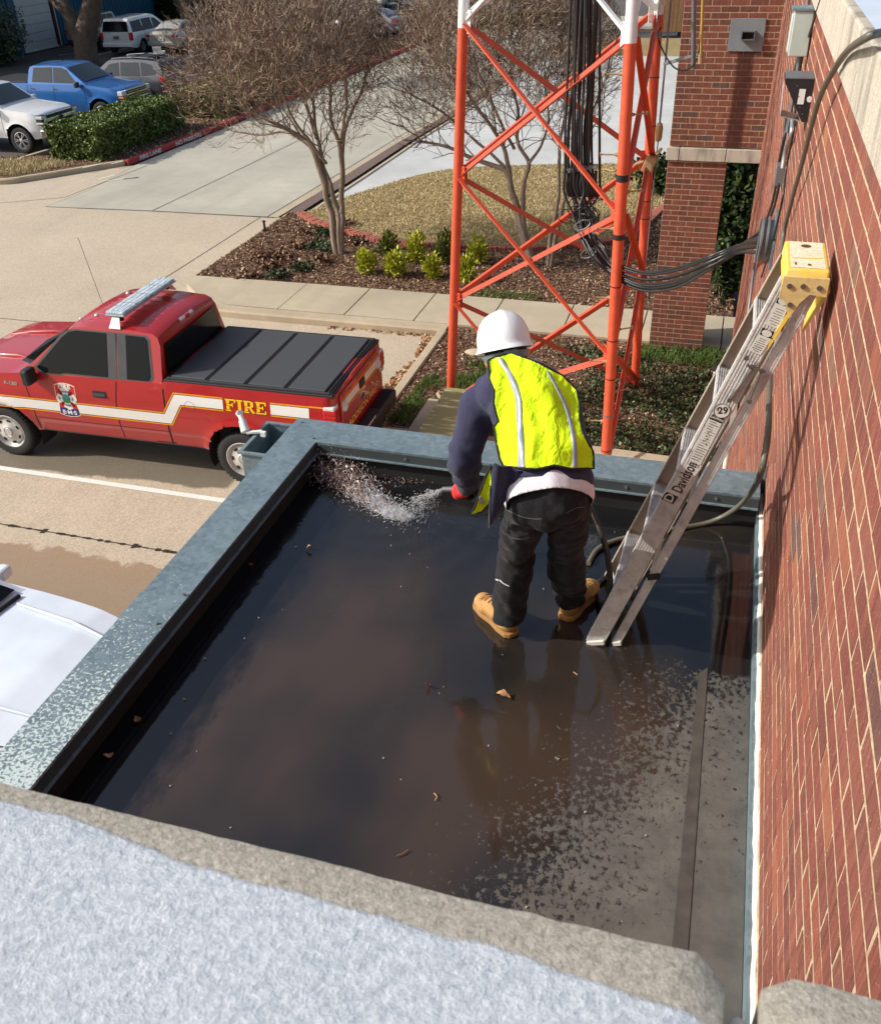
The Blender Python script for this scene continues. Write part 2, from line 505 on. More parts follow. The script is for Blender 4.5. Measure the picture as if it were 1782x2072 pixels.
def mat_carpaint(name, c, flake=0.0):
    k = NT(name); p = k.pos(True)
    n = k.noise(p, 3, 4)
    k.col(k.ramp(n, [(0.3, tuple(x * 0.93 for x in c[:3])), (0.7, tuple(min(1, x * 1.05) for x in c[:3]))]))
    k.set(rough=0.38, coat=1.0, coatr=0.04, metal=flake, spec=0.5); return k.m

M = {}
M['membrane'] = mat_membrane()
M['galv'] = mat_galv()
M['galv_plain'] = mat_galv("galvanised_plain", False)
M['conc_tan'] = mat_concrete("concrete_tan", hx(180, 167, 147), agg=0.38, wet=True)
M['conc_tan2'] = mat_concrete("concrete_tan_smooth", hx(190, 176, 153))
M['conc_grey'] = mat_concrete("concrete_grey", hx(172, 169, 155))
M['conc_white'] = mat_concrete("concrete_white", hx(186, 188, 186))
M['conc_walk'] = mat_concrete("concrete_walk", hx(176, 166, 144), scale=1.6)
M['conc_kerb'] = mat_concrete("concrete_kerb", hx(178, 164, 140), scale=2.5)
M['joint'] = plain("joint_dark", hx(46, 38, 30), 0.9)
M['paint_white'] = plain("road_paint_white", hx(222, 222, 216), 0.7, vary=0.06, scale=20, dirt=(hx(168, 160, 146), 0.7), obj=False)
M['paint_red'] = plain("kerb_paint_red", hx(176, 52, 52), 0.7, scale=9, dirt=(hx(150, 96, 88), 0.8), obj=False)
M['asphalt'] = mat_asphalt()
M['mulch'] = mat_mulch()
M['lawn'] = mat_lawn()
M['brick'] = mat_brick("brick_red")
M['brick_dark'] = mat_brick("brick_brown_red", True)
M['brick_edge'] = plain("edging_brick", hx(158, 92, 76), 0.9, vary=0.25, scale=9, bump=0.4)
M['mortar'] = mat_mortar()
M['stone'] = mat_stone("cast_stone")
M['stone_coat'] = mat_stone("coated_stone", True)
M['black_metal'] = plain("black_metal", (0.016, 0.016, 0.018, 1), 0.45)
M['dark_flash'] = plain("dark_flashing", hx(66, 74, 76), 0.55, metal=0.2)
M['rubber'] = plain("rubber", (0.018, 0.018, 0.018, 1), 0.7, spec=0.3)
M['caulk'] = plain("white_caulk", hx(228, 228, 220), 0.6, vary=0.05)
M['bluish_roof'] = plain("pale_roof_membrane", hx(188, 200, 214), 0.7, vary=0.08, scale=3, bump=0.2, obj=False)
M['zinc'] = plain("zinc_grey", hx(118, 122, 126), 0.5, metal=0.5, scale=10)
M['alu'] = plain("aluminium", hx(178, 180, 180), 0.42, metal=0.7, vary=0.12, scale=14)
M['white_pvc'] = plain("white_pvc", hx(220, 222, 220), 0.4, vary=0.04)
M['chrome'] = plain("chrome", (0.75, 0.76, 0.78, 1), 0.12, metal=1.0, vary=0.03)
# ------------------------------------------------------------------ the setting
def sheet(name, poly, z, mat, kind='structure', parent=None):
    m = MB(); n = len(poly)
    m.add([(x, y, z) for x, y in poly], [tuple(range(n))])
    o = m.build(name, mat, parent)
    if n > 4 or True:
        bm = bmesh.new(); bm.from_mesh(o.data); bmesh.ops.recalc_face_normals(bm, faces=bm.faces)
        for f in bm.faces:
            if f.normal.z < 0: f.normal_flip()
        bm.to_mesh(o.data); bm.free()
    if parent is None: tag(o, kind=kind)
    return o

def slab(name, poly, z0, z1, mat, parent=None, kind='structure'):
    m = MB()
    a = sum(poly[i][0] * poly[(i + 1) % len(poly)][1] - poly[(i + 1) % len(poly)][0] * poly[i][1] for i in range(len(poly)))
    m.prism(poly if a > 0 else poly[::-1], z0, z1)
    o = m.build(name, mat, parent)
    if parent is None: tag(o, kind=kind)
    return o

def strip(name, pts, w, z, mat, parent=None):
    """flat ribbon along a polyline"""
    m = MB(); pts = [Vector((p[0], p[1], 0)) for p in pts]; L = []; Rr = []
    for i, p in enumerate(pts):
        t = (pts[min(i + 1, len(pts) - 1)] - pts[max(i - 1, 0)]).normalized()
        n = Vector((-t.y, t.x, 0))
        L.append((p.x + n.x * w / 2, p.y + n.y * w / 2, z)); Rr.append((p.x - n.x * w / 2, p.y - n.y * w / 2, z))
    vs = L + Rr; k = len(pts)
    m.add(vs, [(i, k + i, k + i + 1, i + 1) for i in range(k - 1)])
    return m.build(name, mat, parent)

def kerb(name, pts, w, h, mat, z0=0.0, parent=None, seg=None):
    """kerb with rounded top edge swept along a polyline"""
    prof = [(-w / 2, z0), (-w / 2, h - 0.03), (-w / 2 + 0.03, h), (w / 2 - 0.02, h), (w / 2, h - 0.02), (w / 2, z0)]
    pts = [Vector((p[0], p[1], 0)) for p in pts]; m = MB(); n = len(prof); vs = []
    for i, p in enumerate(pts):
        t = (pts[min(i + 1, len(pts) - 1)] - pts[max(i - 1, 0)]).normalized(); q = Vector((-t.y, t.x, 0))
        for a, b in prof: vs.append((p.x + q.x * a, p.y + q.y * a, b))
    fs = [(i * n + k, i * n + k + 1, (i + 1) * n + k + 1, (i + 1) * n + k) for i in range(len(pts) - 1) for k in range(n - 1)]
    fs += [tuple(range(n)), tuple(range((len(pts) - 1) * n, len(pts) * n))[::-1]]
    m.add(vs, fs)
    o = m.build(name, mat, parent, smooth=40)
    if parent is None: tag(o, kind='structure')
    return o

def curve_pts(P_, n=8):
    """catmull-rom"""
    P_ = [Vector(p) if len(p) == 3 else Vector((p[0], p[1], 0)) for p in P_]
    out = []
    for i in range(len(P_) - 1):
        p0 = P_[max(i - 1, 0)]; p1 = P_[i]; p2 = P_[i + 1]; p3 = P_[min(i + 2, len(P_) - 1)]
        for k in range(n):
            t = k / n
            out.append(0.5 * ((2 * p1) + (-p0 + p2) * t + (2 * p0 - 5 * p1 + 4 * p2 - p3) * t * t + (-p0 + 3 * p1 - 3 * p2 + p3) * t ** 3))
    out.append(P_[-1]); return out

WX = 0.385          # plane of the tall brick wall on the right
ZR = 3.9            # lower roof level
sheet("ground", [(-220, -60), (220, -60), (220, 420), (-220, 420)], -0.06, M['asphalt'])
# near parking bays, warm aggregate concrete
sheet("parking_pavement", [(-60, -20), (-4.7, -20), (-4.7, 15.2), (-9.2, 15.2), (-10.6, 16.76), (-10.63, 21.7), (-10.9, 21.5), (-17.53, 21.26), (-17.4, 23), (-17.7, 25.9), (-18.2, 25.7), (-18.6, 25.1), (-19.2, 24.4), (-20.4, 23.1), (-24, 22.6), (-60, 20)], 0.0, M['conc_tan'])
sheet("drive", [(-17.53, 21.26), (-10.9, 21.53), (-10.75, 24), (-10.5, 30), (-10.2, 36), (-9.8, 50), (-9.6, 62), (-17.3, 62), (-17.5, 34), (-17.75, 25.9), (-17.4, 23)], -0.004, M['conc_grey'])
wd = curve_pts([(-9.95, 22.2), (-9.4, 24.1), (-7.9, 26.7), (-5.2, 27.8), (-1.9, 28.5), (3, 28.2), (9, 26)], 6)
sheet("white_drive", [(p.x, p.y) for p in wd] + [(9, 50.8), (-9.3, 50.8), (-9.6, 50), (-9.9, 36), (-10.2, 26)], -0.002, M['conc_white'])
sheet("cross_street", [(-9.6, 50.8), (60, 50.8), (60, 58), (-9.6, 58)], -0.03, M['lawn'])
sheet("far_street", [(-40, 62), (60, 62), (60, 69), (-40, 69)], -0.02, M['conc_grey'])
# brick band / gutter beside the drive
sheet("paver_band", [(-10.78, 21.7), (-10.45, 21.98), (-10.32, 26), (-10.25, 30.8), (-9.95, 36), (-9.7, 50), (-10.0, 50), (-10.3, 36), (-10.62, 30), (-10.75, 25)], 0.008, plain("dark_pavers", hx(104, 88, 80), 0.9, vary=0.35, scale=14, bump=0.5, obj=False))
kerb("band_kerb", [(-10.2, 22.2), (-10.1, 26), (-10.02, 31), (-9.75, 37), (-9.6, 50)], 0.14, 0.03, M['conc_kerb'])
strip("gutter_strip", [(-10.98, 21.55), (-10.82, 26), (-10.68, 30), (-10.4, 36), (-10.1, 50)], 0.26, 0.006, M['conc_kerb'])['kind'] = 'structure'
for nm, pts, w in (("pavement_joint", [(-17.53, 21.26), (-14.4, 21.46), (-10.9, 21.55)], 0.035),
                   ("pavement_joint", [(-14.41, 21.5), (-14.2, 26), (-13.9, 34)], 0.02),
                   ("pavement_joint", [(-11.15, 21.5), (-11.0, 26), (-10.85, 32)], 0.02),
                   ("pavement_joint", [(-11.32, 13.9), (-11.3, 21.5)], 0.02),
                   ("pavement_joint", [(-17.5, 14.0), (-9.5, 14.1)], 0.018),
                   ("pavement_joint", [(-20.6, 20.4), (-17.6, 22.2), (-17.3, 26)], 0.02)):
    strip(nm, pts, w, 0.004, M['joint'])['kind'] = 'structure'
# oily dotted joint near the wet patch
m = MB()
for i in range(90):
    x = -9.2 + i * 0.055; w = 0.008 + (0.03 * random.random() ** 3 + (0.02 if random.random() < .25 else 0))
    m.add([(x, 7.89 - w, 0.005), (x + 0.06, 7.89 - w * .7, 0.005), (x + 0.06, 7.89 + w, 0.005), (x, 7.89 + w * .8, 0.005)], [(0, 1, 2, 3)])
m.build("pavement_joint", M['joint'])['kind'] = 'structure'
strip("parking_stripe", [(-14.5, 9.112), (-4.75, 9.112)], 0.10, 0.006, M['paint_white'])['kind'] = 'structure'
# lane marks near the kerb nose
for a, b in (((-17.1, 24.35), (-16.75, 24.6)), ((-16.75, 24.6), (-17.5, 24.05)), ((-17.85, 24.2), (-17.65, 24.75))):
    strip("lane_mark", [a, b], 0.06, 0.004, M['paint_white'])['kind'] = 'structure'

# pavement walk with slabs
walk = empty("sidewalk"); walk['kind'] = 'structure'
xs = [-10.45, -7.99, -6.62, -5.25, -3.88, -2.51, -1.14, 0.23]
xs = [-9.36] + xs[1:]
sl = MB(); sl.box((0.685, 0.72, 0), (1.35, 1.44, 0.14)); 
base_me = sl.build("slab", M['conc_walk'], walk, bevel=0.008)
base_me.location = (xs[1] - 0.0, 15.41, 0.07)
for x in xs[2:]:
    o = base_me.copy(); col.objects.link(o); o.parent = walk; o.location = (x, 15.41, 0.07)
o = slab("slab", [(-9.05, 15.41), (-8.0, 15.41), (-8.0, 16.85), (-10.55, 16.80), (-10.45, 16.3), (-9.85, 15.72)], 0.0, 0.134, M['conc_walk'], walk)
kerb("kerb", [(-9.5, 15.30), (-9.1, 15.24), (-8.6, 15.22), (-4.9, 15.24), (-4.55, 15.24)], 0.30, 0.142, M['conc_kerb'])
kerb("kerb", [(-4.6, 15.1), (-4.6, 9.4)], 0.17, 0.14, M['conc_kerb'])
kerb("kerb", [(-10.62, 16.95), (-10.66, 21.75)], 0.09, 0.06, M['conc_kerb'])
kerb("kerb", [(-4.4, 11.25), (-1.4, 11.42), (0.36, 11.35)], 0.20, 0.15, M['conc_kerb'])
# beds
bedA = [(-10.6, 16.9), (-9.2, 16.86), (WX, 16.86), (WX, 24.5), (-1.4, 24), (-1.85, 21.9), (-2.4, 20.85), (-4.0, 20.0), (-6.05, 19.75), (-7.2, 19.75), (-8.5, 20.4), (-9.5, 20.95), (-10.25, 21.6), (-10.6, 21.7)]
slab("planting_bed", bedA, -0.05, 0.09, M['mulch'])
slab("planting_bed", [(-4.52, 11.4), (WX, 11.4), (WX, 15.4), (-4.52, 15.4)], -0.05, 0.10, M['mulch'])
sheet("pavement_by_wall", [(-4.5, 4.5), (WX, 4.5), (WX, 11.3), (-4.5, 11.3)], 0.004, M['conc_tan2'])
lw = curve_pts([(-10.2, 21.75), (-9.4, 24.1), (-7.9, 26.7), (-5.2, 27.8), (-1.9, 28.5), (0.4, 28.5)], 6)
lawn_poly = [(p.x, p.y) for p in lw] + [(0.4, 24.3), (-1.4, 24.1), (-1.85, 22.0), (-2.4, 20.95), (-4.0, 20.1), (-6.05, 19.85), (-7.2, 19.85), (-8.5, 20.5), (-9.5, 21.05)]
slab("lawn", lawn_poly, -0.05, 0.10, M['lawn'])
# far-left planting strip and fire-lane kerb
stripbed = [(-17.95, 25.9), (-17.7, 34), (-17.5, 60), (-19.6, 60), (-19.9, 34), (-20.7, 26.4), (-24, 25.0), (-30, 23.5), (-30, 22.2), (-20.4, 23.3), (-19.1, 24.7)]
slab("planting_strip", stripbed, -0.05, 0.11, M['mulch'])
kerb("kerb", [(p.x, p.y) for p in curve_pts([(-32, 21.9), (-23, 22.6), (-20.46, 23.14), (-19.83, 23.66), (-19.1, 24.57), (-18.55, 25.29), (-18.05, 25.9)], 6)], 0.17, 0.15, M['conc_kerb'])
red = kerb("fire_lane_kerb", [(-17.98, 25.9), (-17.8, 30), (-17.65, 34), (-17.5, 40), (-17.4, 58)], 0.18, 0.15, M['paint_red'])
strip("kerb_mark", [(-18.75, 24.8), (-18.5, 25.25)], 0.05, 0.155, M['paint_white'])['kind'] = 'structure'
strip("kerb_mark", [(-18.15, 25.4), (-18.0, 25.75)], 0.05, 0.155, M['paint_white'])['kind'] = 'structure'

def text_mesh(s, size, depth=0.0, bold=0.0, align='CENTER'):
    cu = bpy.data.curves.new("t", 'FONT'); cu.body = s; cu.size = size; cu.align_x = align; cu.align_y = 'CENTER'
    cu.extrude = depth; cu.offset = bold; cu.resolution_u = 3
    o = bpy.data.objects.new("t", cu); col.objects.link(o)
    dg = bpy.context.evaluated_depsgraph_get()
    me = bpy.data.meshes.new_from_object(o.evaluated_get(dg))
    v = [tuple(x.co) for x in me.vertices]; f = [tuple(p.vertices) for p in me.polygons]
    bpy.data.objects.remove(o); bpy.data.meshes.remove(me); bpy.data.curves.remove(cu)
    return v, f

def place_text(name, s, size, origin, xdir, ydir, mat, parent=None, bold=0.0, stretch=1.0, depth=0.0006):
    v, f = text_mesh(s, size, depth, bold)
    O = Vector(origin); X = Vector(xdir).normalized(); Y = Vector(ydir).normalized(); Z = X.cross(Y)
    m = MB(); m.add([O + X * (a * stretch) + Y * b + Z * c for a, b, c in v], f)
    return m.build(name, mat, parent)

kt = Vector((0.06, 1.0, 0)).normalized()
for s, y in (("FIRE LANE", 27.1), ("NO PARKING", 29.35)):
    o = place_text("kerb_lettering", s, 0.17, (-17.98 + (y - 25.9) * 0.045 + 0.097, y, 0.075), (0.045, 1, 0), (0, 0, 1), M['paint_white'], red, bold=0.006, stretch=1.55)

# edging bricks round the lawn, one object each
edg = empty("lawn_edging", label="curved red brick edging between the mulch bed and the lawn", cat="edging")
arc = curve_pts([(-10.26, 21.64), (-9.55, 21.0), (-8.55, 20.45), (-7.2, 19.8), (-6.05, 19.8), (-5.2, 19.85), (-4.0, 20.05), (-2.42, 20.9), (-1.88, 21.95), (-1.43, 23.9), (-0.6, 24.2), (0.3, 24.2)], 14)
bm_ = MB(); bm_.box((0, 0, 0), (0.088, 0.21, 0.12))
bb = bm_.build("brick", M['brick_edge'], edg, bevel=0.006)
L = 0; last = arc[0]; first = True
for p in arc[1:]:
    d = (p - last).length
    if d >= 0.102:
        t = (p - last) / d; q = last
        while (p - q).length >= 0.102:
            q = q + t * 0.102
            o = bb if first else bb.copy()
            if not first: col.objects.link(o); o.parent = edg
            first = False
            o.location = (q.x + random.uniform(-.006, .006), q.y, 0.115 + random.uniform(-.008, .01)); o.rotation_euler = (random.uniform(-.04, .04), 0, math.atan2(t.y, t.x) + random.uniform(-.06, .06))
        last = q

# ------------------------------------------------------------------ lower roof
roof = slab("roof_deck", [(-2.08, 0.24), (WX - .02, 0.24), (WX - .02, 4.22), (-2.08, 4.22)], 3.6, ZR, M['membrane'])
# lapped seam of the membrane along the wall
o = slab("membrane_lap", [(0.145, 0.3), (0.185, 3.25), (0.175, 4.1), (0.355, 4.1), (0.355, 0.3)], ZR, ZR + 0.004, M['membrane'])
o = slab("membrane_lap", [(0.143, 0.3), (0.150, 3.0), (0.185, 3.05), (0.203, 0.3)], ZR + 0.0045, ZR + 0.007, plain("seam_rubber", (0.066, 0.060, 0.052, 1), 0.6, vary=0.3, scale=12, obj=False))
# parapet: inner face, drip edge and galvanised coping pieces (mitred at the corner)
par = empty("roof_parapet", label="low galvanised parapet around the flooded lower roof", cat="parapet")
ZC = 4.08
def cop(poly, z1=ZC, t=0.012, nm="coping_panel", mat=None):
    return slab(nm, poly, z1 - t, z1, mat or M['galv'], par)
xo, xi, yi, yo = -2.245, -2.03, 4.165, 4.41
cop([(xo, 2.70), (xi, 2.70), (xi, yi), (xo, yo)])
cop([(xo - .003, 2.52), (xi + .003, 2.52), (xi + .003, 2.72), (xo - .003, 2.72)], ZC + .004)
cop([(xo, 0.2), (xi, 0.2), (xi, 2.54), (xo, 2.54)])
cop([(xi, yi), (WX - .03, yi), (WX - .03, yo), (xo, yo)], ZC + 0.0005)
def face(poly, z0, z1, mat, nm): return slab(nm, poly, z0, z1, mat, par)
e = 0.004
for (a, b, nm) in (((xi - e, 0.2), (xi + e, yi), 0), ((xi, yi - e), (WX - .03, yi + e), 1)):
    face([a, (b[0], a[1]), b, (a[0], b[1])], ZC - 0.062, ZC - 0.012, M['dark_flash'], "drip_edge")
    h = 0.012
    a2 = (a[0] + (h if nm == 0 else 0), a[1] - (h if nm == 1 else 0)); b2 = (b[0] + (h if nm == 0 else 0), b[1] - (h if nm == 1 else 0))
    face([(a2[0] - (.008 if nm == 0 else 0), a2[1]), (b2[0], a2[1]), (b2[0], b2[1] + (.008 if nm else 0)), (a2[0] - (.008 if nm == 0 else 0), b2[1] + (.008 if nm else 0))], ZC - 0.070, ZC - 0.062, M['galv_plain'], "drip_lip")
face([(xi - .02, 0.2), (xi - .012, 0.2), (xi - .012, yi + .02), (xi - .02, yi + .02)], ZR - .2, ZC - .07, M['rubber'], "rubber_upstand")
face([(xi - .02, yi + .012), (WX - .03, yi + .012), (WX - .03, yi + .02), (xi - .02, yi + .02)], ZR - .2, ZC - .07, M['rubber'], "rubber_upstand")
for a, b in (((xo, 0.2), (xo + .006, yo)), ((xo, yo - .006), (WX - .02, yo))):
    face([a, (b[0], a[1]), b, (a[0], b[1])], ZC - 0.14, ZC - 0.0125, M['galv_plain'], "outer_fascia")
# screws
sc_ = MB(); sc_.cyl((0, 0, -0.002), (0, 0, 0.004), 0.008, 8)
s0 = sc_.build("screw", M['zinc'], par); s0.location = (-2.2, 4.36, ZC + .002)
for p in ((-2.06, 4.2, ZC + .002), (-2.05, 2.735, ZC + .008), (-2.06, 2.53, ZC + .008), (-1.5, yi - .006, ZC - .035), (-0.9, yi - .006, ZC - .035), (-0.3, yi - .006, ZC - .035), (0.15, yi - .006, ZC - .035), (-0.6, yi - .006, ZC - .035)):
    o = s0.copy(); col.objects.link(o); o.parent = par; o.location = p
    if p[2] < ZC - .01: o.rotation_euler = (R(90), 0, 0)
# room under the lower roof
lowb = empty("annex_building", label="low brick annex that carries the lower flat roof", cat="building")
w = MB(); w.box(((xo + WX) / 2 + .02, 2.3, 1.78), (WX - xo - .06, 4.12, 3.56)); 
w.build("wall", M['mortar'], lowb)
w = MB()
for r_ in range(47):
    z = 0.045 + r_ * .0813
    if z > 3.8: break
    for k_ in range(18):
        y = 0.1 + k_ * .254 + (.127 if r_ % 2 else 0)
        if y > 4.3: continue
        w.box((xo + .012, y, z), (.024, .244, .0713))
    for k_ in range(11):
        x = xo + .15 + k_ * .254 + (.127 if r_ % 2 else 0)
        if x > WX - .1: continue
        w.box((x, 4.375, z), (.244, .024, .0713))
o = w.build("brick", M['brick'], lowb); o['kind'] = 'stuff'

# ------------------------------------------------------------------ tall brick wall on the right
def project(pts):
    q = (np.asarray(pts) - CAM) @ CR
    z = q[:, 2]
    return np.stack([891 + 1880 * q[:, 0] / z, 1036 + 1880 * q[:, 1] / z], 1), z

BL, BH, CH, CL = 0.2425, 0.0692, 0.0813, 0.254
wall = empty("brick_wall", (WX, 0, 0), label="tall red brick wall running away on the right", cat="wall")
mo = MB(); mo.box((0.1496, 7.65, 2.97), (0.3, 15.1, 5.94)); 
mow = mo.build("mortar", M['mortar'], wall)
bricks = []
nrow = int(5.9 / CH)
for r_ in range(nrow + 1):
    zc = 5.955 - CH / 2 - r_ * CH
    if zc < 0: break
    off = (0.127 if r_ % 2 else 0) + ((r_ * 37 % 7) - 3) * 0.002
    for k_ in range(-2, 62):
        yc = off + k_ * CL
        if yc > 15.2 or yc < 0.1: continue
        if zc < 4.0 and yc < 4.3: continue
        bricks.append((yc, zc))
bricks = np.array(bricks)
ctr = np.stack([np.full(len(bricks), WX), bricks[:, 0], bricks[:, 1]], 1)
uv, zz = project(ctr)
rel = ctr - CAM; dist = np.linalg.norm(rel, axis=1)
area = np.abs(rel[:, 0]) / dist ** 3
vis = (uv[:, 0] > 1400) & (uv[:, 0] < 1830) & (uv[:, 1] > -60) & (uv[:, 1] < 2140) & (zz > 0)
area = np.where(vis, area, area * 1e-3)
# behind the ladder cap etc. does not matter; take the 295 that show largest
order = np.argsort(-area)
def brick_mesh(var):
    m = MB()
    j = [random.uniform(-.0022, .0022) for _ in range(8)]
    x0 = -0.0010 - (var % 3) * 0.0005
    nseg = 6
    vs = []; 
    for i in range(nseg + 1):
        y = -BL / 2 + BL * i / nseg
        for z in (-BH / 2, BH / 2):
            vs.append((x0, y + (random.uniform(-.002, .002) if i in (0, nseg) else 0), z + random.uniform(-.0016, .0016)))
    for i in range(nseg + 1):
        y = -BL / 2 + BL * i / nseg
        for z in (-BH / 2, BH / 2):
            vs.append((0.03, y, z))
    o_ = 2 * (nseg + 1); fs = []
    for i in range(nseg):
        a = 2 * i; fs.append((a, a + 1, a + 3, a + 2))
        fs.append((a, a + 2, o_ + a + 2, o_ + a)); fs.append((a + 1, o_ + a + 1, o_ + a + 3, a + 3))
    fs.append((0, o_, o_ + 1, 1)); fs.append((2 * nseg, 2 * nseg + 1, o_ + 2 * nseg + 1, o_ + 2 * nseg))
    return vs, fs
variants = [brick_mesh(i) for i in range(12)]
bmeshes = []
for vs, fs in variants:
    me = bpy.data.meshes.new("brick"); me.from_pydata(vs, [], fs); me.materials.append(M['brick']); me.update(); bmeshes.append(me)
for i in order[:290]:
    o = link("brick", bmeshes[random.randrange(12)], wall); o.location = (random.uniform(-.0006, .0006), bricks[i, 0] + random.uniform(-.002, .002), bricks[i, 1])
rest = MB()
for i in order[290:]:
    vs, fs = variants[random.randrange(12)]
    y, z = bricks[i]; dx = random.uniform(-.0006, .0006)
    rest.add([(a + dx, b + y, c + z) for a, b, c in vs], fs)
o = rest.build("brick", M['brick'], wall); o['kind'] = 'stuff'
# coping stones on top of the tall wall (pieces), pale membrane behind
cops = empty("wall_coping", (0, 0, 0), label="grey cast stone coping along the top of the tall brick wall", cat="coping")
def stone(poly, z0, z1, mat, parent, nm="coping_stone", jit=0.004, sub=True):
    m = MB(); m.prism(poly, z0, z1)
    o = m.build(nm, mat, parent, bevel=0.010)
    return o
yy = [0.66, 1.27, 1.88, 2.49, 3.10, 3.71, 4.32, 4.93, 5.54, 6.15, 6.76, 7.37, 7.98, 8.6, 9.2, 9.8, 10.4, 11.0, 11.6, 12.2, 12.8, 13.4, 14, 14.6, 15.2]
for a, b in zip(yy[:-1], yy[1:]):
    stone([(WX - .022, a + .006), (WX + .30, a + .006), (WX + .30, b - .006), (WX - .022, b - .006)], 5.962, 6.20 + random.uniform(-.003, .003), M['stone'], cops)
m = MB(); m.box((WX + .14, 7.9, 6.07), (.28, 14.5, .2)); m.build("mortar", M['mortar'], cops)
sheet("upper_roof", [(WX + .0, .7), (14, .7), (14, 15.2), (WX + .0, 15.2)], 6.215, M['bluish_roof'])
# metal wall flashing with white sealant
fl = empty("wall_flashing", label="galvanised flashing strip with white sealant at the foot of the brick wall", cat="flashing")
m = MB(); m.prism([(WX - .028, 0.3), (WX - .014, 0.3), (WX - .014, 4.42), (WX - .028, 4.42)], ZR + .004, ZR + .072); m.build("metal_strip", M['galv_plain'], fl)
m = MB(); m.prism([(WX - .028, 4.37), (WX - .004, 4.37), (WX - .004, 4.42), (WX - .028, 4.42)], ZR + .072, ZR + .25); m.build("end_cap", M['galv_plain'], fl)
pts = [(WX - .006 + random.uniform(-.002, .002), .3 + i * .05, ZR + .074 + random.uniform(-.003, .003)) for i in range(84)]
m = MB(); m.tube(pts, [.0105 + random.uniform(-.002, .003) for _ in pts], 6); m.build("sealant", M['caulk'], fl, smooth=60)

# ------------------------------------------------------------------ foreground parapet coping right under the camera
fg = empty("foreground_coping", label="pale coated stone coping across the bottom of the picture", cat="coping")
def rough_stone(x0, x1, y0, y1, z0, z1, chip, seed):
    """stone with a weathered irregular edge, dense grid on top"""
    nx = max(6, int((x1 - x0) / 0.012)); ny = 26
    vs = []; fs = []
    for i in range(nx + 1):
        for j in range(ny + 1):
            u = i / nx; v = j / ny
            x = x0 + (x1 - x0) * u; y = y0 + (y1 - y0) * v
            nv = mnoise.noise(Vector((x * 18, seed, 0))) * .0012 + mnoise.noise(Vector((x * 90, seed + 5, 0))) * .0012
            # rounded arris
            ed = min(y1 - y, 1.0); z = z1
            r = 0.007
            if ed < r: z -= (r - math.sqrt(max(0, r * r - (r - ed) ** 2))) * .8
            for end, sgn in ((x0, 1), (x1, -1)):
                q = abs(x - end)
                rr = chip
                if q < rr:
                    z -= (rr - math.sqrt(max(0, rr * rr - (rr - q) ** 2))) * .55
                    y_lim = y1 - (rr - math.sqrt(max(0, rr * rr - (rr - q) ** 2))) * .8
                    y = min(y, y_lim) if v > .5 else y
            z += mnoise.noise(Vector((x * 9, y * 9, seed))) * .001 + mnoise.noise(Vector((x * 70, y * 70, seed))) * .0006
            vs.append((x, y + nv * v, z))
    W_ = ny + 1
    for i in range(nx):
        for j in range(ny): fs.append((i * W_ + j, (i + 1) * W_ + j, (i + 1) * W_ + j + 1, i * W_ + j + 1))
    # skirts
    n0 = len(vs)
    for i in range(nx + 1): x, y, z = vs[i * W_ + ny]; vs.append((x, y, z0))
    for i in range(nx): fs.append((i * W_ + ny, (i + 1) * W_ + ny, n0 + i + 1, n0 + i))
    for end in (0, nx):
        n1 = len(vs)
        for j in range(W_): x, y, z = vs[end * W_ + j]; vs.append((x, y, z0))
        for j in range(ny):
            q = (end * W_ + j, end * W_ + j + 1, n1 + j + 1, n1 + j)
            fs.append(q if end else q[::-1])
    m = MB(); m.add(vs, fs); return m.build("coping_stone", M['stone_coat'], fg, smooth=50)
YE = 0.247
rough_stone(-1.10, 0.043, -0.16, YE, 6.0, 6.225, .009, 1)
rough_stone(0.058, 0.66, -0.16, YE - .002, 6.0, 6.228, .007, 9)
rough_stone(-2.6, -1.11, -0.16, YE, 6.0, 6.222, .01, 4)
m = MB(); m.tube([(0.051 + .001 * math.sin(i * 2.1), -0.16 + i * .02, 6.206 + .002 * math.sin(i)) for i in range(20)] + [(.051, .232, 6.200)], [.013] * 19 + [.010, .004], 8); m.build("sealant", M['caulk'], fg, smooth=60)
m = MB(); m.box((-0.9, 0.02, 3.0), (3.9, .4, 5.96)); 
fw_ = m.build("near_wall", M['mortar']); tag(fw_, "brick parapet wall directly below the camera", "wall")
# ------------------------------------------------------------------ rays through the photo, to find where things stand
def ray(x, y):
    return CR @ np.array([(x - 891) / 1880, (y - 1036) / 1880, 1.0])
def atz(x, y, z): r = ray(x, y); return Vector(CAM + r * ((z - CAM[2]) / r[2]))
def aty(x, y, yw): r = ray(x, y); return Vector(CAM + r * (yw / r[1]))
def atx(x, y, xw): r = ray(x, y); return Vector(CAM + r * (xw / r[0]))

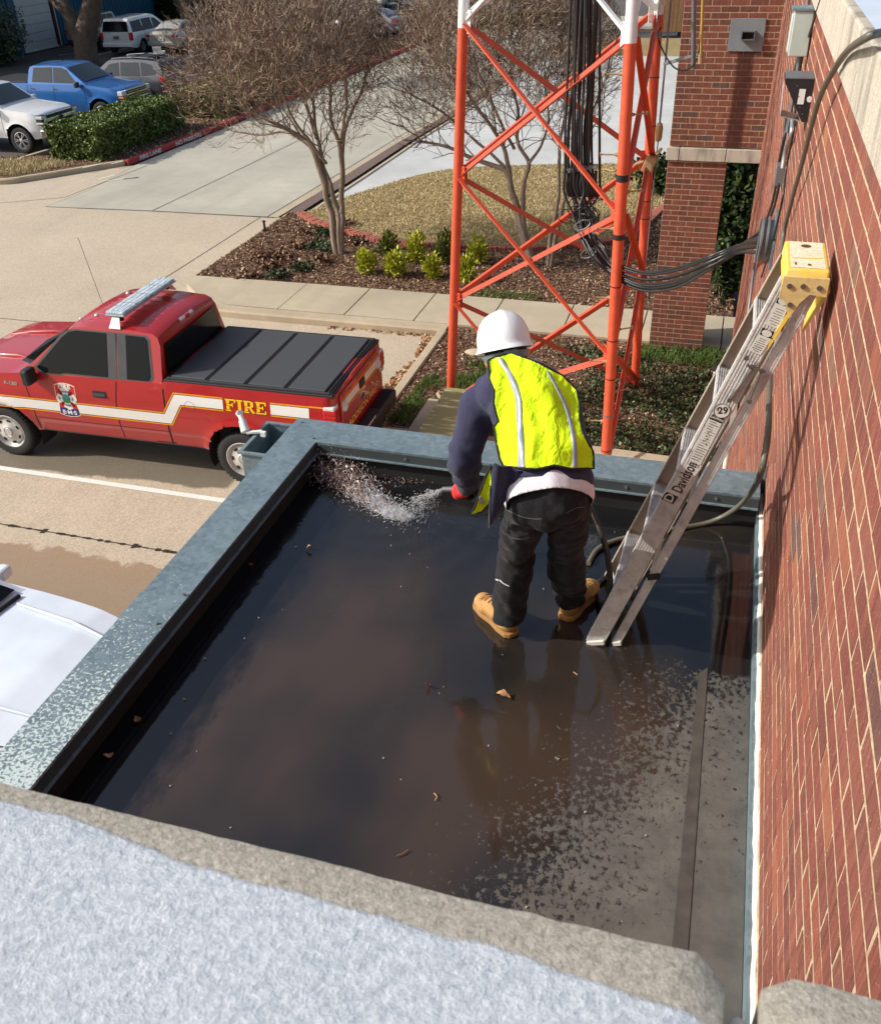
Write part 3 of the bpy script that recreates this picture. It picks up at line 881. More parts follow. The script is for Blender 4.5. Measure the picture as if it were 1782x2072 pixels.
# ------------------------------------------------------------------ brick gate pier and beam beyond the annex
YC = 15.2
pier = empty("brick_pier", (-0.5, YC, 0), label="brown brick pier with stone ledge carrying a taller brick block", cat="pier")
bd = MB(); bd.box((0, 0, 0), (BL - .002, .03, BH)); 
b_a = bd.build("brick", M['brick_dark'], pier)
bh_ = MB(); bh_.box((0, 0, 0), (BL / 2 - .006, .03, BH)); b_h = bh_.build("brick", M['brick_dark'], pier)
bs_ = MB(); bs_.box((0, 0, 0), (.03, BL - .002, BH)); b_s = bs_.build("brick", M['brick_dark'], pier)
first = {b_a: True, b_h: True, b_s: True}
def put(proto, x, y, z, rz=0):
    if first[proto]: o = proto; first[proto] = False
    else: o = proto.copy(); col.objects.link(o); o.parent = pier
    o.location = (x + .5, y - YC, z)
def brickface(x0, x1, z0, z1, y, hole=None):
    r_ = 0; z = z0 + CH / 2
    while z < z1:
        x = x0 + (0 if r_ % 2 == 0 else -CL / 2)
        while x < x1 - .02:
            a, b = max(x, x0), min(x + CL, x1)
            w = b - a
            if not (hole and hole[0] < (a + b) / 2 < hole[1] and hole[2] < z < hole[3]):
                if w > .2: put(b_a, (a + b) / 2, y, z)
                elif w > .07: put(b_h, (a + b) / 2, y, z)
            x += CL
        z += CH; r_ += 1
for (x0, x1, z0, z1, y, dep) in ((-0.955, -0.085, 0.0, 3.18, YC, .62), (-0.955, 0.44, 3.40, 6.6, YC + .0, .62)):
    m = MB(); m.box(((x0 + x1) / 2 + .5, dep / 2, (z0 + z1) / 2), (x1 - x0 - .004, dep, z1 - z0))
    m.build("mortar", M['mortar'], pier)
    brickface(x0, x1, z0, z1, YC + .0125, None)
z = CH / 2; r_ = 0
while z < 3.15:
    for yy_ in (YC + .14 + (.127 if r_ % 2 else 0), YC + .40 + (.10 if r_ % 2 else 0)):
        put(b_s, -0.085 - .012, yy_, z)
    z += CH; r_ += 1
z = 3.45; r_ = 0
led = empty("stone_ledge", (0, YC, 3.29), label="weathered stone ledge between the pier and the brick block above", cat="ledge")
for a, b in ((-.99, -.80), (-.79, -.115), (-.105, .44)):
    m = MB(); m.box(((a + b) / 2, .28, 0), (b - a, .66, .185)); m.build("stone", M['stone'], led, bevel=.006)
# scupper plate on the block, rust-brown streak is a stain on the brick
vent = empty("wall_scupper", (-0.055, YC - .012, 4.91), label="grey square metal plate with a hooded outlet on the brick block", cat="vent")
m = MB(); m.box((0, 0, 0), (.47, .02, .415)); m.build("plate", plain("grey_paint", hx(120, 128, 134), .6, scale=4), vent, bevel=.004)
m = MB()
for c, d in (((0, -.05, .052), (.185, .08, .014)), ((0, -.05, -.052), (.185, .09, .014)), ((-.086, -.05, 0), (.014, .08, .10)), ((.086, -.05, 0), (.014, .08, .10))): m.box((c[0] + .02, c[1], c[2]), d)
m.build("hood", M['zinc'], vent)
m = MB(); m.box((.02, -.014, 0), (.155, .006, .085)); m.build("opening", M['rubber'], vent)
def stain_mat():
    k = NT("water_stain"); p = k.pos(); s = k.sep(p)
    n = k.noise(k.mapping(p, (9, 9, 1.2)), 1.0, 4)
    k.col(hx(70, 30, 22)); k.set(rough=.8)
    e = k.math('SUBTRACT', k.math('MULTIPLY_ADD', n, .16, .05), k.math('ABSOLUTE', k.math('SUBTRACT', s[0], -.03)))
    k.set(alpha=k.math('MULTIPLY', k.math('MULTIPLY', e, 26, clamp=True), .62)); return k.m
m = MB(); m.add([(-.35, YC - .0065, 3.40), (.25, YC - .0065, 3.40), (.25, YC - .0065, 4.69), (-.35, YC - .0065, 4.69)], [(0, 1, 2, 3)])
m.build("water_stain", stain_mat(), None)['kind'] = 'structure'

# ------------------------------------------------------------------ lattice tower
TCX, TCY, TR0, TTH, TTP = -1.906, 12.214, 1.737, 3.125, 0.052
LV = [0.15, 1.826, 3.554, 5.367, 7.2, 9.1]
def leg_at(l, z): a = TTH + l * 2 * math.pi / 3; r = TR0 - TTP * z; return Vector((TCX + r * math.cos(a), TCY + r * math.sin(a), z))
M['orange'] = plain("tower_orange", hx(208, 84, 54), 0.45, scale=7, vary=0.10, dirt=(hx(190, 104, 84), .5), spec=.5)
M['orange_faded'] = plain("tower_orange_faded", hx(196, 92, 72), 0.55, scale=9, dirt=(hx(176, 106, 92), .6))
M['white_paint'] = plain("tower_white", hx(226, 228, 226), .45, vary=.05)
tower = empty("radio_tower", (TCX, TCY, 0), label="orange and white three-legged steel lattice tower with X bracing", cat="tower")
TO = Vector((TCX, TCY, 0))
for l in range(3):
    top = 5.30 if l != 2 else 5.33
    m = MB(); m.cyl(leg_at(l, -.05) - TO, leg_at(l, top) - TO, .066, 20); m.build("leg", M['orange'], tower, smooth=40)
    m = MB(); m.cyl(leg_at(l, top) - TO, leg_at(l, 9.2) - TO, .0665, 20); m.build("leg", M['white_paint'], tower, smooth=40)
    m = MB()
    m.box(leg_at(l, 0.06) - TO, (.3, .3, .04)); m.build("base_plate", M['zinc'], tower)
for l in range(3):
    l2 = (l + 1) % 3
    for i in range(len(LV) - 1):
        za, zb = LV[i], LV[i + 1]
        mat = M['orange'] if i < 3 else M['white_paint']
        d = (leg_at(l2, za) - leg_at(l, za)).normalized()
        nrm = d.cross(Vector((0, 0, 1)))
        for k_, (a, b) in enumerate(((leg_at(l, za), leg_at(l2, zb)), (leg_at(l2, za), leg_at(l, zb)))):
            dd = (b - a).normalized(); off = nrm * (.028 if k_ else -.028)
            p0 = a + dd * .07 - TO + off; p1 = b - dd * .07 - TO + off
            m = MB()
            # angle iron: two thin flanges
            side = dd.cross(nrm).normalized()
            w = .062
            m.bar(p0, p1, w, .006, up=nrm)
            m.bar(p0 + side * w / 2 + nrm * w / 2, p1 + side * w / 2 + nrm * w / 2, .006, w, up=nrm)
            m.build("brace", mat if k_ else (M['orange_faded'] if i < 3 else mat), tower)
    # gusset plates with bolts
    for i, zc in enumerate(LV[:-1]):
        for ln in (l, l2):
            d = (leg_at(l2, zc) - leg_at(l, zc)).normalized() * (1 if ln == l else -1)
            c = leg_at(ln, zc) + d * .088 - TO
            nrm = d.cross(Vector((0, 0, 1)))
            m = MB(); mt = Matrix((d, nrm, Vector((0, 0, 1)))).transposed()
            m.box(c, (.075, .012, .26), mt)
            for dz in (-.1, -.03, .05, .1): m.cyl(c + Vector((0, 0, dz)) - nrm * .016, c + Vector((0, 0, dz)) + nrm * .016, .011, 6)
            m.build("gusset", M['orange'] if i < 3 else M['white_paint'], tower)
# step bolts on the near leg, alternating sides
M['step'] = plain("weathered_bolt", hx(160, 132, 96), .7)
for i in range(16):
    z = .55 + i * .405
    p = leg_at(1, z) - TO; dr = Vector((-1, -.12, .0)) if i % 2 else Vector((.8, .55, 0)); dr.normalize()
    m = MB(); m.cyl(p + dr * .05, p + dr * .25, .009, 8); m.cyl(p + dr * .25, p + dr * .262, .024, 10); m.cyl(p + dr * .06, p + dr * .105, .026, 8, r1=.014)
    m.build("step_bolt", M['step'], tower, smooth=40)
# bands
for l, z, h, mt in ((1, 3.95, .075, 'black_metal'), (1, 3.30, .06, 'black_metal'), (1, 2.72, .012, 'black_metal'), (1, 2.05, .012, 'black_metal'), (1, 1.55, .012, 'black_metal'), (1, 1.05, .02, 'zinc'), (2, 4.6, .012, 'black_metal'), (2, 4.0, .012, 'black_metal'), (2, 3.0, .012, 'black_metal'), (2, 2.75, .012, 'black_metal'), (1, .55, .012, 'black_metal'), (2, 5.1, .05, 'galv_plain')):
    m = MB(); c = leg_at(l, z) - TO; m.cyl(c - Vector((0, 0, h / 2)), c + Vector((0, 0, h / 2)), .0695, 20); m.build("band", M[mt], tower, smooth=40)
# grey box and conduit on the far right leg
jb = empty("junction_box", label="grey weathered junction box clamped to the tower's far right leg", cat="junction box")
p = leg_at(2, 3.52); m = MB(); m.box(p + Vector((.02, -.10, 0)), (.15, .09, .24), Matrix.Rotation(.35, 3, 'Y')); m.build("box", M['step'], jb, bevel=.012)
m = MB(); m.cyl(p + Vector((-.18, -.12, -.02)), p + Vector((-.06, -.11, .03)), .022, 10); m.cyl(p + Vector((.08, -.08, .08)), p + Vector((.16, -.04, .2)), .02, 10); m.build("fitting", M['step'], jb, smooth=40)
cb = empty("conduit_fitting", label="grey oval conduit fitting beside the tower's far right leg", cat="conduit fitting")
q = leg_at(2, 3.95) + Vector((.115, -.05, -.02))
m = MB(); m.lathe([(0, -.12), (.035, -.115), (.048, -.07), (.05, .06), (.034, .11), (0, .12)], q, n=14); m.build("body", M['step'], cb, smooth=60)
m = MB(); m.cyl(q + Vector((0, 0, .1)), q + Vector((-.02, 0, 3.2)), .013, 8); m.cyl(q + Vector((0, 0, -.1)), q + Vector((.0, 0, -2.2)), .009, 8); m.build("conduit", M['zinc'], cb, smooth=40)
# antenna on a standoff arm
an = empty("whip_antenna", label="tan rod antenna held by a grey standoff arm off the tower", cat="antenna")
P0 = leg_at(2, 5.0) + Vector((.08, 0, 0)); yA = 13.0
pa, pb = aty(905, 128, yA), aty(1415, 101, 13.0)
P0 = aty(1345, 128, 13.42); P1 = aty(1418, 108, 12.9)
m = MB(); m.bar(P0, P1, .05, .035, up=(0, 0, 1)); m.build("arm", M['zinc'], an)
m = MB(); m.cyl(aty(1402, 140, 12.95), aty(1404, -60, 12.95), .028, 12); m.build("mast_pipe", M['zinc'], an, smooth=40)
m = MB(); m.cyl(aty(1417, 115, 12.8), aty(1428, -160, 12.8), .017, 10); m.build("rod", plain("fibreglass_tan", hx(176, 146, 70), .5), an, smooth=40)
m = MB(); m.cyl(aty(1417, 128, 12.8), aty(1417, 108, 12.8), .03, 10); m.box(aty(1419, 116, 12.8), (.14, .02, .012)); m.build("clamp", M['step'], an)
lp = curve_pts([aty(1337, 55, 13.3), aty(1330, 72, 13.15), aty(1345, 110, 13.0), aty(1367, 138, 12.9), aty(1395, 138, 12.85), aty(1412, 112, 12.8), aty(1415, 80, 12.8)], 8)
m = MB(); m.tube(lp, .0105, 8); m.build("loop_cable", M['rubber'], an, smooth=60)

# ------------------------------------------------------------------ coax cables: down inside the tower, then across to the wall
rr = random.Random(3)
entry = Vector((WX - .03, 8.6, 4.02)); ENTRY = atx(1534, 482, WX - .12)
entryY = ENTRY
M['cable'] = plain("cable_black", (0.010, 0.011, 0.013, 1), .38, vary=.2, spec=.6)
M['cable_dark'] = plain("cable_grey_black", (0.022, 0.025, 0.029, 1), .45, vary=.2)
yT = 11.4
gp = [(1143, 340), (1157, 340), (1166, 338), (1177, 340), (1186, 338), (1198, 340), (1213, 345), (1149, 340), (1182, 339), (1171, 339), (1191, 340), (1161, 342)]
tp_ = [(1156, -40), (1172, -40), (1182, -40), (1184, -40), (1190, -40), (1212, -40), (1213, -40), (1164, -40), (1196, -40), (1178, -40), (1206, -40), (1168, -40)]
for i in range(12):
    g = gp[i]; yt = yT + rr.uniform(-.12, .12)
    # sag control points (photo x, y, distance)
    k_ = i / 11
    ly = rr.uniform(-1, 1)
    pts = [aty(tp_[i][0], tp_[i][1], yt), aty((tp_[i][0] + g[0]) / 2 + rr.uniform(-5, 5), 150, yt), aty(g[0] + rr.uniform(-2, 2), 255, yt), aty(g[0], g[1], yt),
           aty(g[0] + (4 if i % 2 else -2), g[1] + 48, yt), aty(1160 + i * 4.2, 430 + rr.uniform(-8, 14), yt - .05), aty(1172 + i * 3.0, 478 + k_ * 6 - 8 + ly * 6, yt - .15), aty(1196 + i * 2.6, 518 - i * 1.5 + ly * 4, yt - .35),
           aty(1243, 560 - i * 2.6 + ly * 6, 10.95 + ly * .05), aty(1300, 587 - i * 3.4 + ly * 5, 10.6), aty(1365, 582 - i * 3.6 + ly * 5, 10.2), aty(1430, 548 - i * 2.4 + ly * 5, 9.9), aty(1490, 512 - i * 1.2 + ly * 4, 9.6),
           entryY + Vector((.05, rr.uniform(-.08, .08), rr.uniform(-.09, .09)))]
    c = MB(); c.tube(curve_pts(pts, 7), (.020 if i in (1, 4, 7) else .0155), 7)
    o = c.build("coax_cable", M['cable'] if i % 3 else M['cable_dark'], None, smooth=60)
    tag(o, ["first", "ninth", "fourth", "seventh", "tenth", "thickest dark", "last", "second", "eighth", "fifth", "eleventh", "third"][i] + " black coax cable from the left at the tower clamp, drooping to the wall", "cable", "black coax cables drooping from the tower to the wall")
for i in range(9):
    x = 1150 + i * 7; c = MB()
    pts = [aty(x, 345, yT), aty(x + rr.uniform(-4, 4), 375, yT), aty(x + 2, 398, yT)]
    c.tube(curve_pts(pts, 5), [.016, .018, .022, .028, .032, .034, .034, .032, .028, .022, .016], 8)
    tag(c.build("cable_boot", M['cable'], None, smooth=60), ["first", "second", "third", "fourth", "fifth", "sixth", "seventh", "eighth", "ninth"][i] + " fat taped splice from the left, hanging just below the tower clamp", "cable splice", "taped splices below the tower clamp")
for i in range(12):
    # small looped tails
    cx_, cy_ = 1180 + rr.uniform(-28, 42), 430 + rr.uniform(-18, 26); rx, ry = rr.uniform(14, 30), rr.uniform(10, 26); ph = rr.uniform(0, 6)
    pts = [aty(cx_ + rx * math.cos(ph + t), cy_ + ry * math.sin(ph + t), 11.25 + .05 * math.sin(t * 2) + i * .012) for t in np.linspace(0, rr.uniform(3.5, 6), 16)]
    c = MB(); c.tube(pts, .006, 6)
    tag(c.build("cable_loop", M['cable'], None, smooth=60), "thin black cable tail looped at the bundle below the tower clamp", "cable", "thin cable tails looped below the clamp")
c = MB(); c.tube(curve_pts([aty(1296, -10, 12.2), aty(1262, 50, 12.2), aty(1232, 120, 12.0), aty(1222, 190, 11.8), aty(1213, 270, 11.6), aty(1212, 340, 11.5), aty(1218, 398, 11.5)], 8), .009, 7)
tag(c.build("coax_cable", M['cable'], None, smooth=60), "single thin black cable crossing from the white strut to the clamp", "cable")
c = MB(); c.tube(curve_pts([aty(1215, 345, 11.4), aty(1222, 342, 11.3), aty(1240, 345, 11.2), aty(1248, 340, 11.0), aty(1252, 328, 10.95)], 8), .011, 7)
tag(c.build("jumper_pipe", M['step'], None, smooth=60), "thin bent brown pipe joining the clamp bar to the near tower leg", "pipe")
cl = empty("cable_clamp", label="galvanised clamp bar gathering the black cables inside the tower", cat="clamp")
m = MB(); m.bar(aty(1143, 347, yT), aty(1208, 336, yT - .05), .05, .03); m.bar(aty(1148, 338, yT + .12), aty(1195, 331, yT + .1), .04, .02); m.build("bar", M['galv_plain'], cl)
m = MB()
for i in range(7): m.box(aty(1141 + i * 10.5, 346 - i * 1.6, yT - .04), (.035, .05, .05))
m.build("clamp_block", M['zinc'], cl, bevel=.004)
gb = empty("ground_bar", label="copper-green ground bar bolted to the tower brace below the cables", cat="ground bar")
m = MB(); m.bar(aty(1205, 470, 11.0), aty(1240, 448, 10.9), .01, .06); m.build("bar", M['orange'], gb)
m = MB()
for i in range(7): q = aty(1208 + i * 5, 466 - i * 3.1, 10.98); m.cyl(q, q + Vector((0, -.04, 0)), .008, 6)
m.build("stud", M['zinc'], gb)
tie = MB()
for q in ((1178, 455), (1190, 512)):
    c0 = aty(q[0], q[1], 11.1)
    tie.tube([c0 + Vector((.09 * math.cos(t), .02 * math.sin(t), .05 * math.sin(t) + .03 * math.cos(t))) for t in np.linspace(0, 2 * math.pi, 18)], .006, 5)
tag(tie.build("cable_tie", M['zinc'], None), "wire ties wrapped round the drooping cable bundle", "cable tie")
# entry port on the wall
ep = empty("cable_entry_port", tuple(ENTRY), label="round metal cable entry port on the brick wall swallowing the cables", cat="entry port")
m = MB()
for dx in (0.02, .06): m.lathe([(.15, -.012), (.165, -.006), (.165, .006), (.15, .012)], (dx, 0, 0), 'X', 24)
m.lathe([(.14, 0), (.14, .12), (0.0, .12)], (0, 0, 0), 'X', 24)
m.build("collar", M['zinc'], ep, smooth=40)
m = MB(); m.box((.108, 0, 0), (.016, .34, .36)); m.build("wall_plate", M['galv_plain'], ep)

# ------------------------------------------------------------------ fittings on the tall wall
def wallbox(name, label, cat, pts, depth, mat, lid=None):
    """box on the wall spanning the photo corners (tl, br) at x = WX - depth"""
    a = atx(*pts[0], WX - depth); b = atx(*pts[1], WX - depth)
    return a, b
eb = empty("electrical_box", label="pale grey electrical cabinet high on the brick wall with conduit below", cat="electrical box")
c0 = atx(1610, 65, WX - .10); 
m = MB(); m.box((WX - .07, c0.y + .02, c0.z), (.12, .20, .27)); m.build("cabinet", plain("cabinet_grey", hx(176, 188, 182), .5), eb, bevel=.006)
m = MB(); m.box((WX - .135, c0.y + .02, c0.z - .005), (.012, .165, .22)); m.build("door", plain("cabinet_door", hx(186, 198, 192), .5), eb, bevel=.004)
m = MB(); m.box((WX - .075, c0.y + .02, c0.z + .142), (.14, .22, .014)); m.build("rain_hood", M['galv_plain'], eb)
m = MB(); 
m.tube([Vector((WX - .05, c0.y, c0.z - .13)), Vector((WX - .05, c0.y - .02, c0.z - .62))], .014, 8); m.build("conduit", M['zinc'], eb, smooth=40)
wp = empty("wall_pack_light", label="black wedge-shaped wall light with ribbed glass on the brick wall", cat="wall light")
c1 = atx(1597, 190, WX - .12); yy0 = c1.y
m = MB(); h = .34
X0, X1 = WX - .26, WX - .004
for (ya, yb) in ((yy0 - .20, yy0 + .20),):
    vs = [(X0, ya, c1.z + .17), (X1, ya, c1.z + .17), (X1, ya, c1.z - .20), (X1 - .05, ya, c1.z - .20), (X0, ya, c1.z + .14)]
    vs += [(x, yb, z) for x, _, z in vs]
    m.add(vs, [(0, 1, 2, 3, 4)[::-1], (5, 6, 7, 8, 9), (0, 5, 6, 1)[::-1], (1, 6, 7, 2)[::-1], (2, 7, 8, 3)[::-1], (4, 9, 5, 0)[::-1], (3, 8, 9, 4)[::-1]])
m.build("housing", M['black_metal'], wp)
m = MB(); m.add([(X0 - .004, yy0 - .17, c1.z + .12), (X0 - .004, yy0 + .19, c1.z + .12), (X0 + .01, yy0 + .19, c1.z - .16), (X0 + .01, yy0 - .17, c1.z - .16), (X1 - .07, yy0 - .17, c1.z - .20), (X1 - .07, yy0 + .19, c1.z - .20)], [(0, 3, 2, 1), (3, 4, 5, 2)])
m.build("lens", plain("ribbed_glass", hx(176, 182, 182), .25, vary=.2, scale=40), wp)
m = MB(); m.box((X1 - .09, yy0 - .203, c1.z + .02), (.055, .004, .13)); m.build("label_plate", M['white_pvc'], wp)
m = MB(); m.box(((X0 + X1) / 2, yy0, c1.z + .174), (.25, .41, .01)); m.build("cover", M['zinc'], wp)
m = MB(); m.cyl((X1 - .015, yy0 - .22, c1.z - .0), (X1 - .015, yy0 - .20, c1.z - .0), .025, 12); m.build("photocell", M['white_pvc'], wp, smooth=40)
m = MB()
for dx, dz in ((-.12, .11), (-.07, .02), (-.03, -.07), (.02, -.13)): m.cyl((X1 - .07 + dx * .6, yy0 - .205, c1.z + dz), (X1 - .07 + dx * .6, yy0 - .199, c1.z + dz), .006, 6)
m.build("screw", M['zinc'], wp)
wp.scale = (.62, .62, .62); wp.location = (WX * .38, yy0 * .38, (c1.z - .01) * .38)
def wallline(name, pts, r, mat, label, cat, off=.02):
    q = curve_pts([atx(x, y, WX - off) for x, y in pts], 6)
    m = MB(); m.tube(q, r, 8); return tag(m.build(name, mat, None, smooth=60), label, cat)
wallline("conduit", [(1636, -20), (1630, 30), (1613, 120), (1603, 150)], .013, M['zinc'], "grey metal conduit running up the wall above the wall light", "conduit")
wallline("wall_cable", [(1663, -10), (1640, 60), (1622, 120), (1610, 200), (1606, 260), (1592, 330), (1583, 400), (1572, 450), (1560, 500), (1540, 560)], .008, M['cable'], "thin black cable stapled down the brick wall beside the hose", "cable")
wallline("conduit", [(1591, 236), (1586, 280), (1572, 345)], .013, M['cable_dark'], "dark grey conduit leaving the bottom of the wall light", "conduit", .03)
wallline("flexible_conduit", [(1603, 240), (1601, 270), (1590, 300), (1583, 340)], .016, M['alu'], "silver flexible conduit curving below the wall light", "conduit", .03)
c2 = atx(1577, 352, WX - .03)
m = MB(); m.box((WX - .03, c2.y, c2.z), (.06, .13, .15)); tag(m.build("conduit_box", M['zinc'], None, bevel=.004), "small grey conduit box on the wall between the light and the cable port", "junction box")
for i, dx in enumerate((-4, 2)):
    wallline("conduit", [(1574 + dx, 372), (1566 + dx, 410), (1556 + dx, 440), (1546 + dx, 462)], .010, M['cable_dark'], ["left", "right"][i] + " of the two dark cables from the small box to the entry port", "cable", .03)
wallline("conduit", [(1530, 500), (1518, 600), (1505, 690)], .014, M['zinc'], "grey conduit dropping down the wall below the cable entry port", "conduit", .03)
# things in the gap between tower bed and wall
pv = empty("vent_pipe", label="white upright plastic pipe with a black cap in the ivy by the ladder", cat="pipe")
b = atz(1437, 835, .3); 
m = MB(); m.cyl((b.x, b.y, 0), (b.x, b.y, .95), .045, 16); m.build("pipe", M['white_pvc'], pv, smooth=40)
m = MB(); m.cyl((b.x, b.y, .95), (b.x, b.y, 1.07), .04, 16); m.build("cap", M['rubber'], pv, smooth=40)
q0, q1 = aty(1507, 800, 10.6), aty(1470, 960, 10.6)
m = MB(); m.cyl((.33, 8.2, .02), (.33, 8.2, 2.6), .025, 12); tag(m.build("downpipe", M['white_pvc'], None, smooth=40), "white downpipe against the brick wall beyond the annex", "pipe")
m = MB(); m.tube(curve_pts([(0.05, 7.6, .05), (-.02, 7.9, .5), (.1, 8.3, .9), (.25, 8.6, 1.0)], 8), .012, 8); tag(m.build("yellow_hose", plain("yellow_hose", hx(220, 170, 50), .5), None, smooth=60), "yellow hose loop seen between the ladder rails", "hose")
me_ = empty("gas_meter", (.16, 7.9, 0), label="small grey and white meter set at the wall foot behind the ladder", cat="meter")
m = MB(); m.box((0, 0, .55), (.22, .2, .26)); m.build("meter_body", M['zinc'], me_, bevel=.02)
m = MB(); m.cyl((0, 0, 0), (0, 0, .45), .025, 10); m.cyl((.06, .3, 0), (.06, .3, .6), .025, 10); m.build("riser", M['white_pvc'], me_, smooth=40)
# olive utility cabinet and concrete steps by the tower
oc = empty("utility_cabinet", (-3.33, 11.3, 0), label="olive green metal cabinet with worn pale patches on its lid", cat="cabinet")
k = NT("worn_olive"); p_ = k.pos(True)
nz = k.noise(k.mapping(p_, (1.2, 4.5, 1)), 2.2, 5, .6)
cc = k.mix(k.ramp(nz, [(.52, (0, 0, 0)), (.62, (1, 1, 1))]), hx(140, 140, 92), hx(214, 208, 156))
cc = k.mix(k.math('MULTIPLY', k.ramp(k.noise(p_, 1.4, 3), [(.6, (0, 0, 0)), (.75, (1, 1, 1))]), .7), cc, hx(150, 106, 50)); k.col(cc); k.set(rough=.6)
m = MB(); m.box((0.02, 0, .25), (.62, 1.5, .5)); m.build("body", k.m, oc, bevel=.01)
m = MB(); m.box((0.02, 0, .515), (.66, 1.54, .03)); m.build("lid", k.m, oc, bevel=.006)
st = empty("concrete_steps", (-3.82, 11.6, 0), label="low concrete step block beside the olive cabinet", cat="steps")
m = MB(); m.box((0, 0, .14), (.26, 1.1, .28)); m.build("step", M['conc_kerb'], st, bevel=.02)
m = MB(); m.tube(curve_pts([(.1, .5, .3), (.0, .62, .33), (.12, .7, .3)], 6), .03, 8); m.build("lifting_eye", M['conc_kerb'], st, smooth=60)
# gutter head on the outside corner
gh = empty("leader_head", (-2.345, 4.30, 3.98), label="open galvanised leader box hung outside the roof corner", cat="leader box")
m = MB(); a_, b_, hh = .165, .36, .24
for c, d in (((-a_ / 2, 0, -hh / 2), (.006, b_, hh)), ((a_ / 2, 0, -hh / 2), (.006, b_, hh)), ((0, -b_ / 2, -hh / 2), (a_, .006, hh)), ((0, b_ / 2, -hh / 2), (a_, .006, hh)), ((0, 0, -hh), (a_, b_, .006))): m.box(c, d)
m.build("box", M['galv_plain'], gh)
m = MB()
for c, d in (((-a_ / 2 - .006, 0, 0), (.022, b_ + .03, .012)), ((a_ / 2 - .004, 0, 0), (.022, b_ + .03, .012)), ((0, -b_ / 2 - .006, .001), (a_ + .02, .022, .012)), ((0, b_ / 2 + .004, .001), (a_ + .02, .022, .012))): m.box(c, d)
m.build("rim", M['galv_plain'], gh)
m = MB(); m.box((0, 0, -.235), (a_ - .01, b_ - .01, .004)); m.build("water_film", M['membrane'], gh)
m = MB(); m.box((0, -.06, -2.1), (.09, .07, 3.7)); m.build("downspout", M['galv_plain'], gh)
gh.location = atz(542, 888, 3.98); gh.rotation_euler = (0, 0, 0)
# white floodlight-like fitting clipped on the leader box
ff = empty("white_fitting", tuple(atz(497, 877, 4.0)), label="small white jointed fitting clipped to the leader box rim", cat="fitting")
m = MB(); m.cyl((-.01, 0.02, .0), (-.045, .06, .05), .028, 12, r1=.022); m.cyl((-.045, .06, .05), (-.07, .085, .08), .016, 10); m.build("head", M['white_pvc'], ff, smooth=40)
m = MB(); m.cyl((-.085, .1, .07), (-.06, .075, .09), .018, 8); m.build("tip", M['white_pvc'], ff, smooth=40)
m = MB(); m.bar((0, 0.01, 0), (.09, .03, .01), .022, .012); m.box((.105, .02, .0), (.03, .022, .03)); m.build("arm", M['white_pvc'], ff)

# ------------------------------------------------------------------ water hose: over the coping, down the wall, across the roof
M['hose'] = plain("hose_grey", hx(96, 94, 84), .42, vary=.15, scale=3, spec=.5)
M['hose_dark'] = plain("hose_dark", (0.02, 0.02, 0.02, 1), .35, spec=.6)
hp = [atz(1850, 62, 6.235), atz(1782, 66, 6.24), atz(1748, 78, 6.225), atx(1706, 112, .342), atx(1665, 180, .33), atx(1645, 240, .33), atx(1622, 330, .34), atx(1600, 410, .35), atx(1584, 480, .355)]
low = [atx(1560, 700, .29), atx(1556, 790, .275), atx(1554, 865, .265), atx(1548, 915, .262), atx(1536, 965, .262), atz(1512, 1006, 4.20), atz(1478, 1036, 4.0), atz(1430, 1058, 3.915), atz(1360, 1071, 3.915), atz(1290, 1083, 3.915), atz(1240, 1095, 3.915), atz(1208, 1112, 3.915), atz(1190, 1140, 3.917)]
m = MB(); m.tube(curve_pts(hp + [atx(1572, 590, .33)] + low, 8), .0125, 10)
hose = m.build("garden_hose", M['hose'], None, smooth=60)
tag(hose, "grey water hose slung over the coping and down to the wet roof", "hose")
# ------------------------------------------------------------------ stepladder leaning shut against the wall
M['ladder'] = plain("ladder_aluminium", hx(208, 208, 206), .42, metal=.2, vary=.16, scale=9, dirt=(hx(120, 116, 108), .6), bump=.12)
M['ladder_in'] = plain("ladder_dull_inside", hx(176, 166, 152), .5, metal=.25, vary=.12, scale=6)
M['yellow'] = plain("yellow_plastic", hx(232, 196, 84), .5, vary=.10, scale=8, dirt=(hx(206, 190, 150), .8))
M['sticker'] = plain("sticker_silver", hx(206, 206, 198), .5, vary=.05, scale=20)
M['ink'] = plain("sticker_ink", (0.015, 0.015, 0.015, 1), .6)
M['rivet'] = plain("rivet", hx(120, 118, 114), .4, metal=.7)
F1, F2 = Vector((-.292, 3.08, ZR + .004)), Vector((-.283, 3.56, ZR + .004))
T1, T2 = Vector((.240, 3.185, 5.515)), Vector((.240, 3.445, 5.515))
lad = empty("stepladder", tuple(F1), label="folded aluminium stepladder with a yellow top cap leaning on the brick wall", cat="ladder")
LO = Vector(F1)
